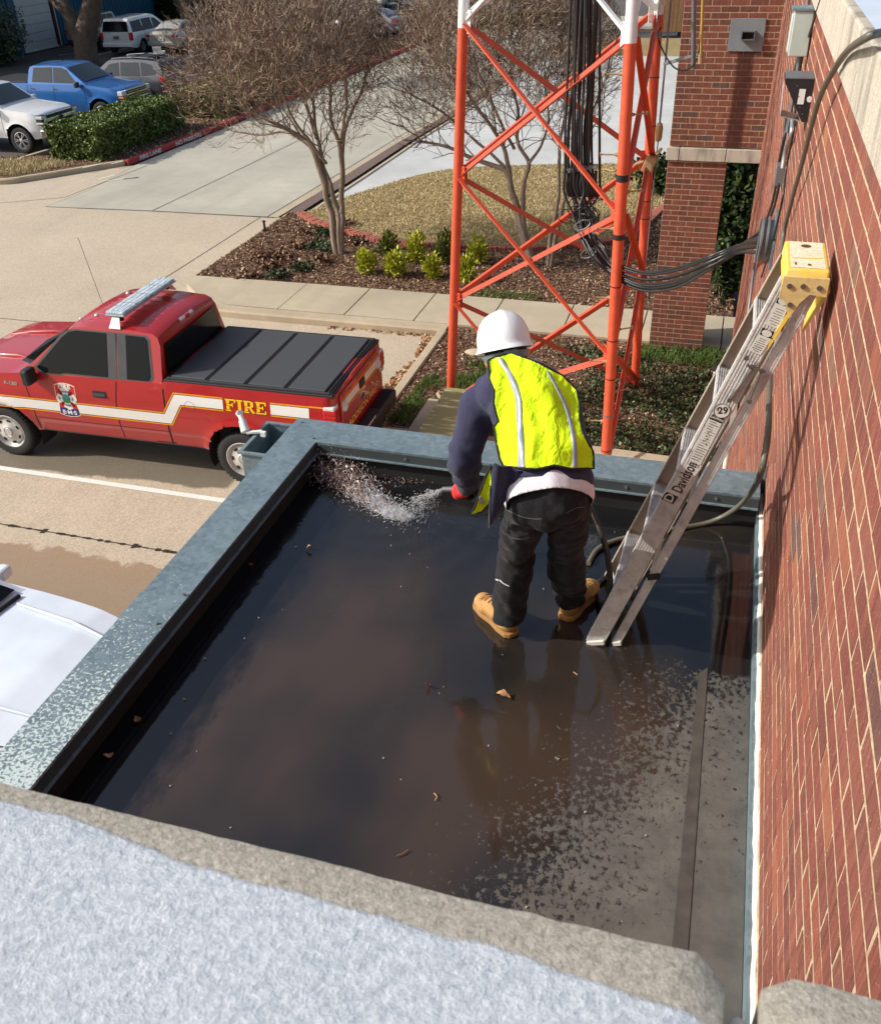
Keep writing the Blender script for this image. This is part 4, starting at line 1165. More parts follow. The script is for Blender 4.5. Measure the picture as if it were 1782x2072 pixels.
def channel(name, p0, p1, w, d, facing, mat, ribs=5, t=.0025):
    """C channel rail from p0 to p1, web width w seen from `facing`, flanges d deep away from it"""
    u = (p1 - p0).normalized(); f = (Vector(facing) - u * Vector(facing).dot(u)).normalized(); s = u.cross(f)
    m = MB(); a, b = p0 - LO, p1 - LO
    m.bar(a, b, t, w, up=s) if False else None
    def slab_(c0, c1, wid, thk, wd, td):
        vs = []
        for c in (c0, c1):
            for i, j in ((-1, -1), (1, -1), (1, 1), (-1, 1)): vs.append(c + wd * (wid / 2 * i) + td * (thk / 2 * j))
        m.add(vs, [(0, 1, 2, 3)[::-1], (4, 5, 6, 7), (0, 1, 5, 4), (1, 2, 6, 5), (2, 3, 7, 6), (3, 0, 4, 7)])
    slab_(a, b, w, t, s, f)
    for k_ in (-1, 1): slab_(a + s * (w / 2 - t / 2) * k_ - f * d / 2, b + s * (w / 2 - t / 2) * k_ - f * d / 2, t, d - .001, s, f)
    for i in range(ribs):
        q = s * (w * ((i + .5) / ribs - .5)); slab_(a + q + f * .0018, b + q + f * .0018, .004, .0022, s, f)
    return m.build(name, mat, lad), u, f, s
fy = Vector((0, -1, 0))
r1, U1, FA, SA = channel("front_rail", F1, T1, .076, .028, fy, M['ladder'], 7)
r2, _, _, _ = channel("front_rail", F2, T2, .076, .028, -fy, M['ladder_in'], 0)
B1, B2 = Vector((-.203, 3.10, ZR + .004)), Vector((-.18, 3.52, ZR + .004))
BT1, BT2 = Vector((.318, 3.20, 5.50)), Vector((.318, 3.43, 5.50))
channel("rear_rail", B1, BT1, .036, .022, fy, M['ladder'], 4)
channel("rear_rail", B2, BT2, .036, .022, -fy, M['ladder_in'], 0)
# feet
for p, w in ((F1, .078), (F2, .078), (B1, .038), (B2, .038)):
    m = MB(); m.box(p - LO + Vector((.006, .006, .008)), (w, .034, .022), Matrix.Rotation(-.3, 3, 'Y')); m.build("foot_pad", M['sticker'], lad, bevel=.003)
# treads, braces under them, rear cross bars
for i in range(5):
    t = (.305 * (i + 1)) / 1.70
    a, b = F1.lerp(T1, t), F2.lerp(T2, t)
    m = MB(); q0, q1 = a + Vector((0, .004, 0)) - LO, b - Vector((0, .004, 0)) - LO
    U = (T1 - F1).normalized(); N_ = Vector((0, 1, 0)).cross(U).normalized()
    if N_.z < 0: N_ = -N_
    # tread is level when the ladder stands open: tilted with the lean here
    td = (Matrix.Rotation(R(-6), 3, 'Y') @ N_)
    tv = Vector((0, 1, 0)).cross(td).normalized()
    vs = []
    for c in (q0, q1):
        for s_, h_ in ((-.04, 0), (.04, 0), (.04, -.018), (-.04, -.018)): vs.append(c + N_ * s_ + U * h_)
    m.add(vs, [(0, 1, 2, 3), (4, 5, 6, 7)[::-1], (0, 4, 5, 1), (1, 5, 6, 2), (2, 6, 7, 3), (3, 7, 4, 0)])
    for r_ in range(9):
        s_ = -.036 + r_ * .009
        m.bar(q0 + N_ * s_ + U * .001, q1 + N_ * s_ + U * .001, .003, .002, up=N_)
    m.build("tread", M['ladder'], lad)
    m = MB(); m.bar(q0 - U * .01 - N_ * .03, q0.lerp(q1, .28) - U * .02 - N_ * .03 - Vector((0, 0, .0)), .004, .014); m.bar(q0.lerp(q1, .1) - U * .05, q0.lerp(q1, .3) - U * .018, .004, .012)
    m.build("tread_brace", M['ladder_in'], lad)
m = MB(); m.bar(F1.lerp(T1, .02) - LO + Vector((.03, .0, .06)), F2.lerp(T2, .02) - LO + Vector((.03, 0, .06)), .03, .004); m.bar(F2 - LO + Vector((.0, -.01, .05)), F2 - LO + Vector((.05, -.17, .04)), .004, .012); m.build("foot_brace", M['sticker'], lad)
for i in range(4):
    t = (.36 * (i + 1)) / 1.70
    m = MB(); m.bar(B1.lerp(BT1, t) - LO, B2.lerp(BT2, t) - LO, .02, .02); m.build("cross_bar", M['ladder_in'], lad)
m = MB(); c = B1.lerp(BT1, .235) - LO; m.box(c + Vector((0, .006, 0)), (.052, .04, .022), Matrix.Rotation(-.33, 3, 'Y')); m.build("black_strap", M['rubber'], lad)
# spreader arms and hinge
def on_rail(px_, py_, P0=F1, P1=T1, lift=.006, across=None):
    best = min(range(0, 401), key=lambda i: (project([P0.lerp(P1, i / 400)])[0][0][1] - py_) ** 2)
    return P0.lerp(P1, best / 400)
def hit_web(px_, py_, lift=.005):
    r = Vector(ray(px_, py_)); n = FA; o = F1 + n * lift
    t = (o - Vector(CAM)).dot(n) / r.dot(n); return Vector(CAM) + r * t
for a, b in (((1476, 809), (1524, 743)), ((1516, 812), (1541, 749))):
    m = MB(); m.bar(hit_web(*a, .012) - LO, hit_web(*b, .012) - LO, .019, .004, up=FA.cross(U1)); m.build("spreader_arm", M['rivet'], lad)
m = MB(); m.bar(hit_web(1510, 738, .016) - LO, hit_web(1548, 752, .016) - LO, .020, .004, up=U1); m.build("hinge_plate", M['rivet'], lad)
m = MB()
for q in ((1476, 809), (1516, 812), (1520, 742), (1541, 750), (1510, 724)):
    c = hit_web(*q, .016) - LO; m.cyl(c, c + FA * .006, .009, 10)
m.build("rivet", M['rivet'], lad, smooth=40)
# stickers
def sticker(c0, c1, w, nm="sticker", mat=None, lift=.0042):
    a, b = hit_web(*c0, lift), hit_web(*c1, lift)
    m = MB(); s = SA; vs = [a - s * w / 2, a + s * w / 2, b + s * w / 2, b - s * w / 2]
    vs = [v - LO for v in vs] + [v - LO + FA * .0004 for v in vs]
    m.add(vs, [(4, 5, 6, 7), (0, 3, 2, 1), (0, 1, 5, 4), (1, 2, 6, 5), (2, 3, 7, 6), (3, 0, 4, 7)])
    return m.build(nm, mat or M['sticker'], lad), a, b
def lettering(s, size, px_, py_, xdir, ydir, stretch=1.0, bold=0.0, nm="lettering"):
    o = hit_web(px_, py_, .0056) - LO; xdir = Vector(xdir); xdir = xdir - FA * xdir.dot(FA); ydir = FA.cross(xdir)
    return place_text(nm, s, size, tuple(o), tuple(xdir), tuple(ydir), M['ink'], lad, bold=bold, stretch=stretch, depth=.0003)
UP, RT = U1, (-SA if (-SA).x > 0 else SA)
sticker((1352, 1010), (1403, 944), .052)
lettering("Davidson", .060, 1385, 966, UP, -RT, stretch=.62, bold=.0008)
_, a, b = sticker((1349, 1015), (1360, 1000), .050, "logo_plate", M['ink'], .0048)
lettering_ = place_text("logo", "D", .05, tuple(hit_web(1354.5, 1007.5, .006) - LO), tuple(UP), tuple(-RT), M['sticker'], lad, bold=.001)
c = hit_web(1460, 831, .005)
m = MB(); m.cyl(c - LO, c + FA * .0004 - LO, .030, 24); m.build("price_sticker", M['sticker'], lad)
ring = MB(); ring.tube([c - LO + FA * .0008 + (UP * math.cos(t) + RT * math.sin(t)) * .028 for t in np.linspace(0, 2 * math.pi, 28)], .0012, 4); ring.build("price_ring", M['ink'], lad)
lettering("29", .036, 1462, 831, Vector((1, 0, .12)), Vector((-.12, 0, 1)), bold=.001); lettering("$", .017, 1451.5, 829, Vector((1, 0, .12)), Vector((-.12, 0, 1)), bold=.0006)
sticker((1405, 936), (1451, 846), .046)
sticker((1447, 852), (1453, 843), .048, "header_bar", M['ink'], .0047)
place_text("lettering", "CAUTION", .0105, tuple(hit_web(1450, 847.5, .0056) - LO), tuple(RT), tuple(UP), M['sticker'], lad, bold=.0002)
lrng = random.Random(5)
for i in range(17):
    t = .06 + i * .052
    x, y = 1405 + (1451 - 1405) * t, 936 + (846 - 936) * t
    m = MB(); o = hit_web(x, y, .0052) - LO; w = lrng.uniform(.5, 1) * .019
    if 6 < i < 13: m.bar(o - RT * w, o + RT * w, .0012, .0004, up=FA); m.bar(o - UP * .004 + RT * lrng.uniform(-.012, .012), o + UP * .005 + RT * lrng.uniform(-.012, .012), .0018, .0004, up=FA)
    else: m.bar(o - RT * .018, o - RT * .018 + RT * 2 * w, .0022, .0004, up=FA)
    m.build("print_line", M['ink'], lad)
for (a_, b_) in (((1562, 661), (1588, 602)), ((1526, 713), (1555, 668))):
    sticker(a_, b_, .046)
    top = (a_[0] + (b_[0] - a_[0]) * .86, a_[1] + (b_[1] - a_[1]) * .86)
    sticker((top[0] - 2, top[1] + 7), (top[0] + 4, top[1] - 7), .046, "header_bar", M['ink'], .0047)
    o = hit_web(*top, .0056) - LO
    m = MB(); vs = [o + RT * .017 * math.cos(t) + UP * .012 * math.sin(t) for t in np.linspace(0, 2 * math.pi, 20)[:-1]]; m.add(vs, [tuple(range(19))]); m.build("oval_mark", M['sticker'], lad)
    for i in range(7):
        t = .08 + i * .085; x, y = a_[0] + (b_[0] - a_[0]) * t, a_[1] + (b_[1] - a_[1]) * t
        o = hit_web(x, y, .0052) - LO; m = MB(); w = lrng.uniform(.5, 1) * .017; m.bar(o - RT * w, o + RT * w, .0022 if i < 3 and b_[0] < 1560 else .0014, .0004, up=FA); m.build("print_line", M['ink'], lad)
# top cap
m = MB()
cz = 5.565; x0, x1, y0, y1 = .215, .350, 3.17, 3.475
vs = [(x0 - .006, y0 - .016, 5.50), (x1 + .003, y0 - .012, 5.50), (x1 + .003, y1 + .012, 5.50), (x0 - .006, y1 + .012, 5.50), (x0, y0, cz), (x1, y0, cz), (x1, y1, cz), (x0, y1, cz)]
vs = [Vector(v) - LO for v in vs]
m.add(vs, [(0, 3, 2, 1), (4, 5, 6, 7), (0, 1, 5, 4), (1, 2, 6, 5), (2, 3, 7, 6), (3, 0, 4, 7)])
m.build("top_cap", M['yellow'], lad, bevel=.007)
m = MB(); vs = [Vector(v) - LO for v in ((x0 + .014, y0 + .014, cz + .0012), (x1 - .012, y0 + .014, cz + .0012), (x1 - .012, y1 - .012, cz + .0012), (x0 + .014, y1 - .012, cz + .0012))]
m.add(vs, [(0, 1, 2, 3)]); m.build("cap_tray", plain("worn_tray", hx(226, 216, 190), .6, vary=.12, scale=25, dirt=(hx(150, 128, 96), .8)), lad)
for cx_, cy_, a_, b_ in (((x0 + x1) / 2, y1 - .06, .017, .018), ((x0 + x1) / 2 + .005, y0 + .045, .006, .011), (x0 + .03, y0 + .05, .003, .016)):
    m = MB(); vs = [Vector((cx_ + a_ * math.cos(t), cy_ + b_ * math.sin(t), cz + .0022)) - LO for t in np.linspace(0, 2 * math.pi, 22)[:-1]]; m.add(vs, [tuple(range(21))])
    m.build("cap_hole", plain("hole_brown", hx(96, 62, 24), .8), lad)
m = MB(); o = Vector((x0 + .02, y0 + .105, cz + .003)) - LO
m.bar(o, o + Vector((.095, .01, 0)), .004, .002); m.build("tray_mark", M['yellow'], lad)
# apron with the bolts on the near end
m = MB()
ap = [(x0 - .004, 5.545), (x0 - .008, 5.47), (x0 + .012, 5.462), (x0 + .026, 5.425), (x0 + .044, 5.425), (x0 + .062, 5.462), (x0 + .085, 5.49), (x1 + .002, 5.485), (x1 + .002, 5.545)]
vs = [Vector((x, y0 - .024, z)) - LO for x, z in ap] + [Vector((x, y0 - .010, z)) - LO for x, z in ap]; n = len(ap)
m.add(vs, [tuple(range(n))[::-1], tuple(range(n, 2 * n))] + [(i, (i + 1) % n, n + (i + 1) % n, n + i) for i in range(n)])
m.build("cap_apron", plain("dirty_yellow", hx(206, 180, 122), .6, vary=.1, scale=20, dirt=(hx(150, 130, 100), .7)), lad)
for x, z in ((x0 + .018, 5.515), (x0 + .06, 5.517), (x0 + .11, 5.515), (x0 + .030, 5.452)):
    m = MB(); c = Vector((x, y0 - .024, z)) - LO; m.cyl(c, c + Vector((0, -.006, 0)), .0085, 10); m.build("bolt", M['rivet'], lad, smooth=40)
m = MB(); a, b = Vector((.285, y0 - .002, 5.50)) - LO, Vector((.19, y0 + .0, 5.26)) - LO
m.bar(a, b, .012, .003, up=(0, 1, 0)); m.build("yellow_brace", M['yellow'], lad)
m = MB(); vs = [Vector(v) - LO for v in ((.36, 3.19, 5.49), (.36, 3.40, 5.49), (.325, 3.38, 5.34), (.305, 3.22, 5.33))]; m.add(vs + [v + Vector((.006, 0, 0)) for v in vs], [(0, 1, 2, 3), (7, 6, 5, 4), (0, 4, 5, 1), (1, 5, 6, 2), (2, 6, 7, 3), (3, 7, 4, 0)]); m.build("rear_apron", M['yellow'], lad)
# ------------------------------------------------------------------ the worker
from mathutils.bvhtree import BVHTree
from mathutils.geometry import delaunay_2d_cdt

def ellipsoid(m, c, r, rot=None, n=18, k=12):
    c = Vector(c); vs = []; 
    for i in range(1, k):
        th = math.pi * i / k
        for j in range(n):
            ph = 2 * math.pi * j / n
            v = Vector((r[0] * math.sin(th) * math.cos(ph), r[1] * math.sin(th) * math.sin(ph), r[2] * math.cos(th)))
            if rot is not None: v = rot @ v
            vs.append(c + v)
    t, b = Vector((0, 0, r[2])), Vector((0, 0, -r[2]))
    if rot is not None: t, b = rot @ t, rot @ b
    vs += [c + t, c + b]; T, B = len(vs) - 2, len(vs) - 1
    fs = [(i * n + j, (i + 1) * n + j, (i + 1) * n + (j + 1) % n, i * n + (j + 1) % n) for i in range(k - 2) for j in range(n)]
    fs += [(T, j, (j + 1) % n) for j in range(n)] + [(B, (k - 2) * n + (j + 1) % n, (k - 2) * n + j) for j in range(n)]
    m.add(vs, fs)
def capsule(m, a, b, ra, rb, sq=1.0):
    a, b = Vector(a), Vector(b); d = b - a; L = d.length; z = d / L; x = z.orthogonal().normalized(); y = z.cross(x)
    n = 16; vs = []; prof = []
    for i in range(0, 6): t = math.pi / 2 * (1 - i / 5); prof.append((ra * math.cos(t), -ra * math.sin(t)))
    for i in range(0, 6): t = math.pi / 2 * i / 5; prof.append((rb * math.cos(t), L + rb * math.sin(t)))
    prof = [(max(r, 1e-4), h) for r, h in prof]
    for r, h in prof:
        for j in range(n): t = 2 * math.pi * j / n; vs.append(a + z * h + (x * math.cos(t) + y * math.sin(t)) * r)
    k = len(prof)
    fs = [(i * n + j, i * n + (j + 1) % n, (i + 1) * n + (j + 1) % n, (i + 1) * n + j) for i in range(k - 1) for j in range(n)]
    fs += [tuple(range(n))[::-1], tuple(range((k - 1) * n, k * n))]
    m.add(vs, fs)
def chain(m, pts):
    for (p, r), (q, s) in zip(pts[:-1], pts[1:]): capsule(m, p, q, r, s)
def remesh(m, voxel, smooth=8, name="tmp"):
    me = bpy.data.meshes.new(name); me.from_pydata(m.v, [], m.f); me.update()
    o = bpy.data.objects.new(name, me); col.objects.link(o)
    md = o.modifiers.new("r", 'REMESH'); md.mode = 'VOXEL'; md.voxel_size = voxel
    if smooth:
        s_ = o.modifiers.new("s", 'SMOOTH'); s_.factor = .5; s_.iterations = smooth
    dg = bpy.context.evaluated_depsgraph_get(); ev = o.evaluated_get(dg)
    out = bpy.data.meshes.new_from_object(ev)
    bpy.data.objects.remove(o); bpy.data.meshes.remove(me)
    return out
def fold(me, fn):
    n = len(me.vertices)
    for v in me.vertices:
        pass
    nor = [Vector(x.normal) for x in me.vertices]
    for v, nn in zip(me.vertices, nor):
        v.co = v.co + nn * fn(v.co)
    me.update()
def cut(me, co, no):
    """remove everything on the +no side"""
    bm = bmesh.new(); bm.from_mesh(me)
    bmesh.ops.bisect_plane(bm, geom=bm.verts[:] + bm.edges[:] + bm.faces[:], plane_co=co, plane_no=no, clear_outer=True)
    bm.to_mesh(me); bm.free(); me.update()
def finish(name, me, mat, parent, smooth=True, thick=0.0):
    me.materials.clear(); me.materials.append(mat)
    me.polygons.foreach_set("use_smooth", [True] * len(me.polygons)); me.update()
    o = link(name, me, parent)
    if thick:
        s_ = o.modifiers.new("t", 'SOLIDIFY'); s_.thickness = thick; s_.offset = 0
    return o
def rel(me, O):
    for v in me.vertices: v.co -= O
    me.update()

def cloth(name, c, wscale=900, fuzz=.3, rough=.9, wear=None):
    k = NT(name); p = k.pos(True)
    n = k.noise(p, 7, 5, .6); f = k.noise(p, 380, 2, .5); w = k.noise(p, 45, 4, .6)
    cc = k.ramp(n, [(.3, tuple(x * .82 for x in c[:3])), (.7, tuple(min(1, x * 1.15) for x in c[:3]))])
    cc = k.mix(k.math('MULTIPLY', f, .25), cc, tuple(min(1, x * 1.7) for x in c[:3]) + (1,))
    if wear: cc = k.mix(k.math('MULTIPLY', k.ramp(w, [(.5, (0, 0, 0)), (.75, (1, 1, 1))]), wear[1]), cc, wear[0])
    k.col(cc); k.set(rough=rough, sheen=fuzz * .25, spec=.15)
    k.bump(k.math('ADD', k.math('MULTIPLY', w, 1.0), k.math('MULTIPLY', f, .4)), .5, .004)
    return k.m
M['jeans'] = cloth("black_denim", (0.013, 0.014, 0.017, 1), wear=((0.05, 0.056, 0.066, 1), .35))
M['navy'] = cloth("navy_fleece", (0.034, 0.036, 0.074, 1), fuzz=.5, wear=((0.07, 0.07, 0.14, 1), .3))
M['tee'] = cloth("white_tee", hx(206, 204, 214), fuzz=.1)
M['hivis'] = cloth("hi_vis_yellow", (0.58, 0.90, 0.012, 1), fuzz=.0, rough=.75)
_k = NT('x'); bpy.data.materials.remove(_k.m)
def _vest():
    t = M['hivis'].node_tree; n = t.nodes; b = n['Principled BSDF']; tc = n.new('ShaderNodeTexCoord'); mp = n.new('ShaderNodeMapping'); mp.inputs['Scale'].default_value = (1.0, .6, .6); no = n.new('ShaderNodeTexNoise'); no.inputs['Scale'].default_value = 17; no.inputs['Detail'].default_value = 3; no.inputs['Distortion'].default_value = 1.6
    bu = n.new('ShaderNodeBump'); bu.inputs['Strength'].default_value = .6; bu.inputs['Distance'].default_value = .03; old = b.inputs['Normal'].links[0].from_socket
    t.links.new(tc.outputs['Object'], mp.inputs[0]); t.links.new(mp.outputs[0], no.inputs['Vector']); t.links.new(no.outputs['Fac'], bu.inputs['Height']); t.links.new(old, bu.inputs['Normal']); t.links.new(bu.outputs[0], b.inputs['Normal'])
_vest()
M['tape'] = plain("reflective_tape", hx(158, 164, 178), .4, vary=.1, scale=20, metal=.2)
M['skin'] = plain("skin", hx(186, 128, 100), .55, vary=.08, scale=8)
M['hair'] = plain("dark_hair", (0.018, 0.012, 0.010, 1), .7)
M['boot'] = plain("tan_suede", hx(178, 136, 82), .85, vary=.14, scale=14, dirt=(hx(130, 96, 60), .6), bump=.3)
M['sole'] = plain("boot_sole", hx(156, 118, 70), .8)
M['hat'] = plain("hard_hat_white", hx(232, 234, 238), .22, vary=.02, spec=.55)
M['glove'] = plain("black_glove", (0.012, 0.014, 0.014, 1), .5, bump=.4, bscale=120)
M['glove_red'] = plain("red_glove", hx(226, 52, 52), .7, bump=.3, bscale=200)

PO = Vector((-.53, 3.05, ZR))
person = empty("person", tuple(PO), label="worker in white hard hat, hi-vis vest and navy hoodie bending to hose the roof", cat="person")
hipc = Vector((-.475, 2.79, 4.80))
hipL, hipR = Vector((-.545, 2.80, 4.77)), Vector((-.405, 2.84, 4.77))
kneeL, kneeR = Vector((-.625, 2.99, 4.40)), Vector((-.435, 3.05, 4.40))
ankL, ankR = Vector((-.665, 3.07, 4.02)), Vector((-.440, 3.24, 4.02))
toeL, toeR = Vector((-.845, 3.22, 3.945)), Vector((-.355, 3.45, 3.945))
spine = [hipc, Vector((-.50, 2.90, 4.93)), Vector((-.565, 3.02, 5.015)), Vector((-.635, 3.11, 5.06))]
neck = Vector((-.705, 3.175, 5.10)); head = Vector((-.745, 3.265, 5.135))
shL, shR = Vector((-.795, 3.07, 4.985)), Vector((-.515, 3.23, 4.955))
elL, wrL = Vector((-.855, 3.06, 4.775)), Vector((-.875, 3.15, 4.585))
elR, wrR = Vector((-.50, 3.40, 4.75)), Vector((-.58, 3.40, 4.62))
handL = Vector((-.885, 3.175, 4.535)); handR = Vector((-.60, 3.40, 4.55))
up_ = (spine[3] - spine[0]).normalized()          # along the back
sh_ = (shR - shL).normalized()
bk_ = sh_.cross(up_).normalized()
if bk_.z < 0: bk_ = -bk_                           # out of the back
def frame(x, y, z): return Matrix((x, y, z)).transposed()
FR = frame(sh_, bk_, up_)

# --- body: one continuous figure, head to feet, with hands
m = MB()
chain(m, [(spine[0], .070), (spine[1], .09), (spine[2], .115), (spine[3], .105)])
chain(m, [(neck, .055), (head, .065)])
ellipsoid(m, head, (.078, .095, .11), frame(sh_, bk_, up_))
hup = (Vector((-.10, .62, .50))).normalized(); hup = Vector((-.26, .40, .90)).normalized()   # axis of head/hat
hfw = Vector((-.35, .80, -.45)); hfw = (hfw - hup * hfw.dot(hup)).normalized(); hrt = hfw.cross(hup).normalized()
HR_ = frame(hrt, hfw, hup)
ellipsoid(m, head, (.076, .096, .115), HR_)
ellipsoid(m, head + hfw * .02 - hup * .07, (.055, .07, .06), HR_)          # jaw
ellipsoid(m, head + hfw * .100 - hup * .02, (.012, .02, .022), HR_)        # nose
for s_ in (-1, 1):
    ellipsoid(m, head + hrt * .078 * s_ - hup * .025 - hfw * .01, (.010, .020, .032), HR_)   # ears
    ellipsoid(m, head + hrt * .03 * s_ + hfw * .088 + hup * .012, (.012, .008, .008), HR_)
ellipsoid(m, head + hfw * .09 - hup * .065, (.024, .012, .010), HR_)
for s_, sh, el, wr in ((1, shL, elL, wrL), (-1, shR, elR, wrR)):
    chain(m, [(spine[3], .08), (sh, .058), (el, .042), (wr, .028)])
for hp_, kn, an_, to in ((hipL, kneeL, ankL, toeL), (hipR, kneeR, ankR, toeR)):
    chain(m, [(spine[0], .055), (hp_, .058), (kn, .050), (an_, .038), (an_.lerp(to, .55), .024)])
def hand_parts(m, wr, hd, grip, side, rs=1.0):
    """palm + five curled fingers around an axis `grip` (direction of the held pipe)"""
    g = grip.normalized(); d = (hd - wr).normalized(); d = (d - g * d.dot(g)).normalized(); n = g.cross(d) * side
    capsule(m, wr, hd - d * .01, .026 * rs, .030 * rs)
    for i in range(4):
        o = hd + g * (.033 - i * .022) + n * .022; L = (.040, .044, .041, .034)[i]
        p1 = o + d * .022 + n * .006; p2 = p1 + d * .020 - n * .026; p3 = p2 - d * .012 - n * .022 * (L / .04)
        chain(m, [(o - d * .01, .0105 * rs), (p1, .0100 * rs), (p2, .0092 * rs), (p3, .0082 * rs)])
    o = hd + g * .040 - n * .006 - d * .01
    chain(m, [(o - d * .018, .0125 * rs), (o + g * .014 - n * .014 + d * .008, .0110 * rs), (o + g * .004 - n * .034 + d * .020, .0092 * rs)])
gripL = Vector((1, .12, -.02)); gripR = Vector((1, .1, .1))
hand_parts(m, wrL, handL, gripL, 1); hand_parts(m, wrR, handR, gripR, -1)
me = remesh(m, .006, 6); rel(me, PO); finish("body", me, M['skin'], person)

# --- hair
m = MB(); ellipsoid(m, head - hfw * .018 + hup * .012, (.083, .092, .108), HR_)
me = remesh(m, .008, 2); cut(me, head - hup * .04 + hfw * 0.0, (-hup + hfw * .0)); cut(me, head + hfw * .045, hfw); rel(me, PO); finish("hair", me, M['hair'], person)

# --- jeans
m = MB()
chain(m, [(hipc + Vector((0, -.0, .045)), .118), (hipc + Vector((0, -.005, .0)), .118)])
ellipsoid(m, hipc + Vector((.0, -.015, .015)), (.148, .106, .108))
ellipsoid(m, hipL + Vector((.01, -.035, .0)), (.075, .078, .085)); ellipsoid(m, hipR + Vector((.0, -.035, .0)), (.075, .078, .085))
chain(m, [(hipL, .092), (hipL.lerp(kneeL, .5), .082), (kneeL, .072), (kneeL.lerp(ankL, .45), .078), (ankL + Vector((0, 0, .05)), .073), (ankL + Vector((.004, -.01, -.012)), .070)])
chain(m, [(hipR, .088), (hipR.lerp(kneeR, .5), .080), (kneeR, .070), (kneeR.lerp(ankR, .45), .076), (ankR + Vector((0, 0, .05)), .070), (ankR + Vector((.004, -.01, .0)), .068)])
me = remesh(m, .008, 8)
def jf(c):
    z = c.z; low = max(0, 1 - (z - 3.98) / .42); knee = math.exp(-((z - 4.38) / .09) ** 2); seat = math.exp(-((z - 4.66) / .09) ** 2)
    w = mnoise.noise(Vector((c.x * 5, c.y * 5, z * 3))) * 2.2
    w3_ = mnoise.noise(Vector((c.x * 9 + 3, c.y * 9, z * 7))) ; f = math.sin(z * 58 + w * 5.5 + c.x * 34) * .0055 * low * (.4 + abs(w3_) * 2) + math.sin(z * 46 + w * 5 - c.x * 46) * .005 * knee * (.3 + abs(w3_) * 2)
    f += math.sin((c.x - c.z * .6) * 62 + w * 2) * .0045 * seat
    f += mnoise.noise(c * 11) * .010 + mnoise.noise(c * 26) * .005
    return f
fold(me, jf)
cut(me, Vector((0, 0, 3.992)), Vector((0, 0, -1)))
cut(me, hipc + up_ * .004, up_)
rel(me, PO); finish("jeans", me, M['jeans'], person, thick=.004)
# seams, pockets
jbv = BVHTree.FromPolygons([v.co + PO for v in me.vertices], [tuple(p.vertices) for p in me.polygons])
def drape(bv, pts, off=.003):
    """project photo points onto a surface"""
    out = []
    for p in pts:
        r = Vector(ray(*p)).normalized(); h, n, i, d = bv.ray_cast(Vector(CAM), r)
        if h is None:
            # nearest point to the ray
            best = None
            for t in np.linspace(2.5, 4.5, 60):
                q = Vector(CAM) + r * t; hh, nn, ii, dd = bv.find_nearest(q)
                if best is None or dd < best[2]: best = (hh, nn, dd, q)
            h, n = best[0].lerp(best[3], .9), best[1]
        if n.dot(r) > 0: n = -n
        out.append(h + n * off)
    return out
def px_line(a, n=10):
    return [(p.x, p.y) for p in curve_pts([(x, y) for x, y in a], n)]
def drawn(name, bv, pts, r, mat, off=.002, sub=8):
    m = MB(); m.tube([p - PO for p in drape(bv, px_line(pts, sub), off)], r, 4); return m.build(name, mat, person)
M['stitch'] = plain("denim_stitch", (0.10, 0.105, 0.115, 1), .8)
zb = lambda x, y: (906.6 + x * .1938, 993 + y * .1938)
for pl in ([zb(610, 195), zb(760, 265), zb(900, 290), zb(975, 288)], [zb(975, 288), zb(960, 370)], [zb(610, 195), zb(620, 330), zb(650, 470), zb(760, 500), zb(850, 480)], [zb(1230, 230), zb(1330, 180), zb(1420, 170)]):
    drawn("seam", jbv, pl, .0016, M['stitch'])
M['paint_spot'] = plain("paint_smear", hx(190, 196, 200), .8)
for pl in ([zb(540, 930), zb(580, 965), zb(640, 995)], [zb(500, 925), zb(530, 935)]):
    drawn("paint_smear", jbv, pl, .0035, M['paint_spot'], off=.001)

# --- tee shirt showing below the hoodie
m = MB(); ellipsoid(m, hipc + up_ * .005 + bk_ * .012, (.166, .150, .128), FR); capsule(m, hipc + up_ * .04, hipc + up_ * .20, .125, .125)
me = remesh(m, .009, 6); fold(me, lambda c: mnoise.noise(c * 9) * .007 + math.sin(c.x * 55 + mnoise.noise(c * 5) * 6) * .003)
cut(me, hipc + up_ * -.028, (-up_ - sh_ * .10).normalized()); cut(me, hipc + up_ * .20, up_)
rel(me, PO); finish("tee_shirt", me, M['tee'], person, thick=.003)

# --- hoodie: torso, sleeves, hood, ribbed hem
m = MB()
chain(m, [(spine[0] + up_ * .02, .142), (spine[1], .140), (spine[2], .140), (spine[3], .120)]); ellipsoid(m, hipc + up_ * .045 + bk_ * .014, (.176, .150, .125), FR)
for c, r_ in ((spine[1], (.165, .118, .16)), (spine[2], (.175, .118, .16)), (spine[3] - up_ * .02, (.180, .108, .12))): ellipsoid(m, c, r_, FR)
chain(m, [(spine[3], .10), (shL, .080), (shL.lerp(elL, .5), .070), (elL, .064), (elL.lerp(wrL, .6), .060), (wrL, .048)])
chain(m, [(spine[3], .10), (shR, .078), (elR, .060), (wrR, .048)])
chain(m, [(spine[3], .10), (neck - up_ * .01, .078)])
ellipsoid(m, neck - up_ * .035 + bk_ * .015, (.105, .06, .045), FR)
ellipsoid(m, shL.lerp(neck, .55) + bk_ * .02, (.085, .05, .045), FR)
me = remesh(m, .008, 8)
def hf(c):
    f = mnoise.noise(c * 7) * .010 + mnoise.noise(c * 19) * .004
    t = (c - elL).length
    if c.x < -.80: f += math.sin(c.z * 62 + mnoise.noise(c * 6) * 5 + c.y * 22) * .0065 * max(0, 1 - abs(c.z - 4.70) / .2)
    w = c.dot(up_) - hipc.dot(up_)
    f += math.sin(c.dot(sh_) * 46 + mnoise.noise(c * 5) * 6) * .005 * max(0, 1 - abs(w - .14) / .12)
    return f
fold(me, hf)
hem_n = (-up_ - sh_ * .22).normalized()
cut(me, hipc + up_ * .012, hem_n)
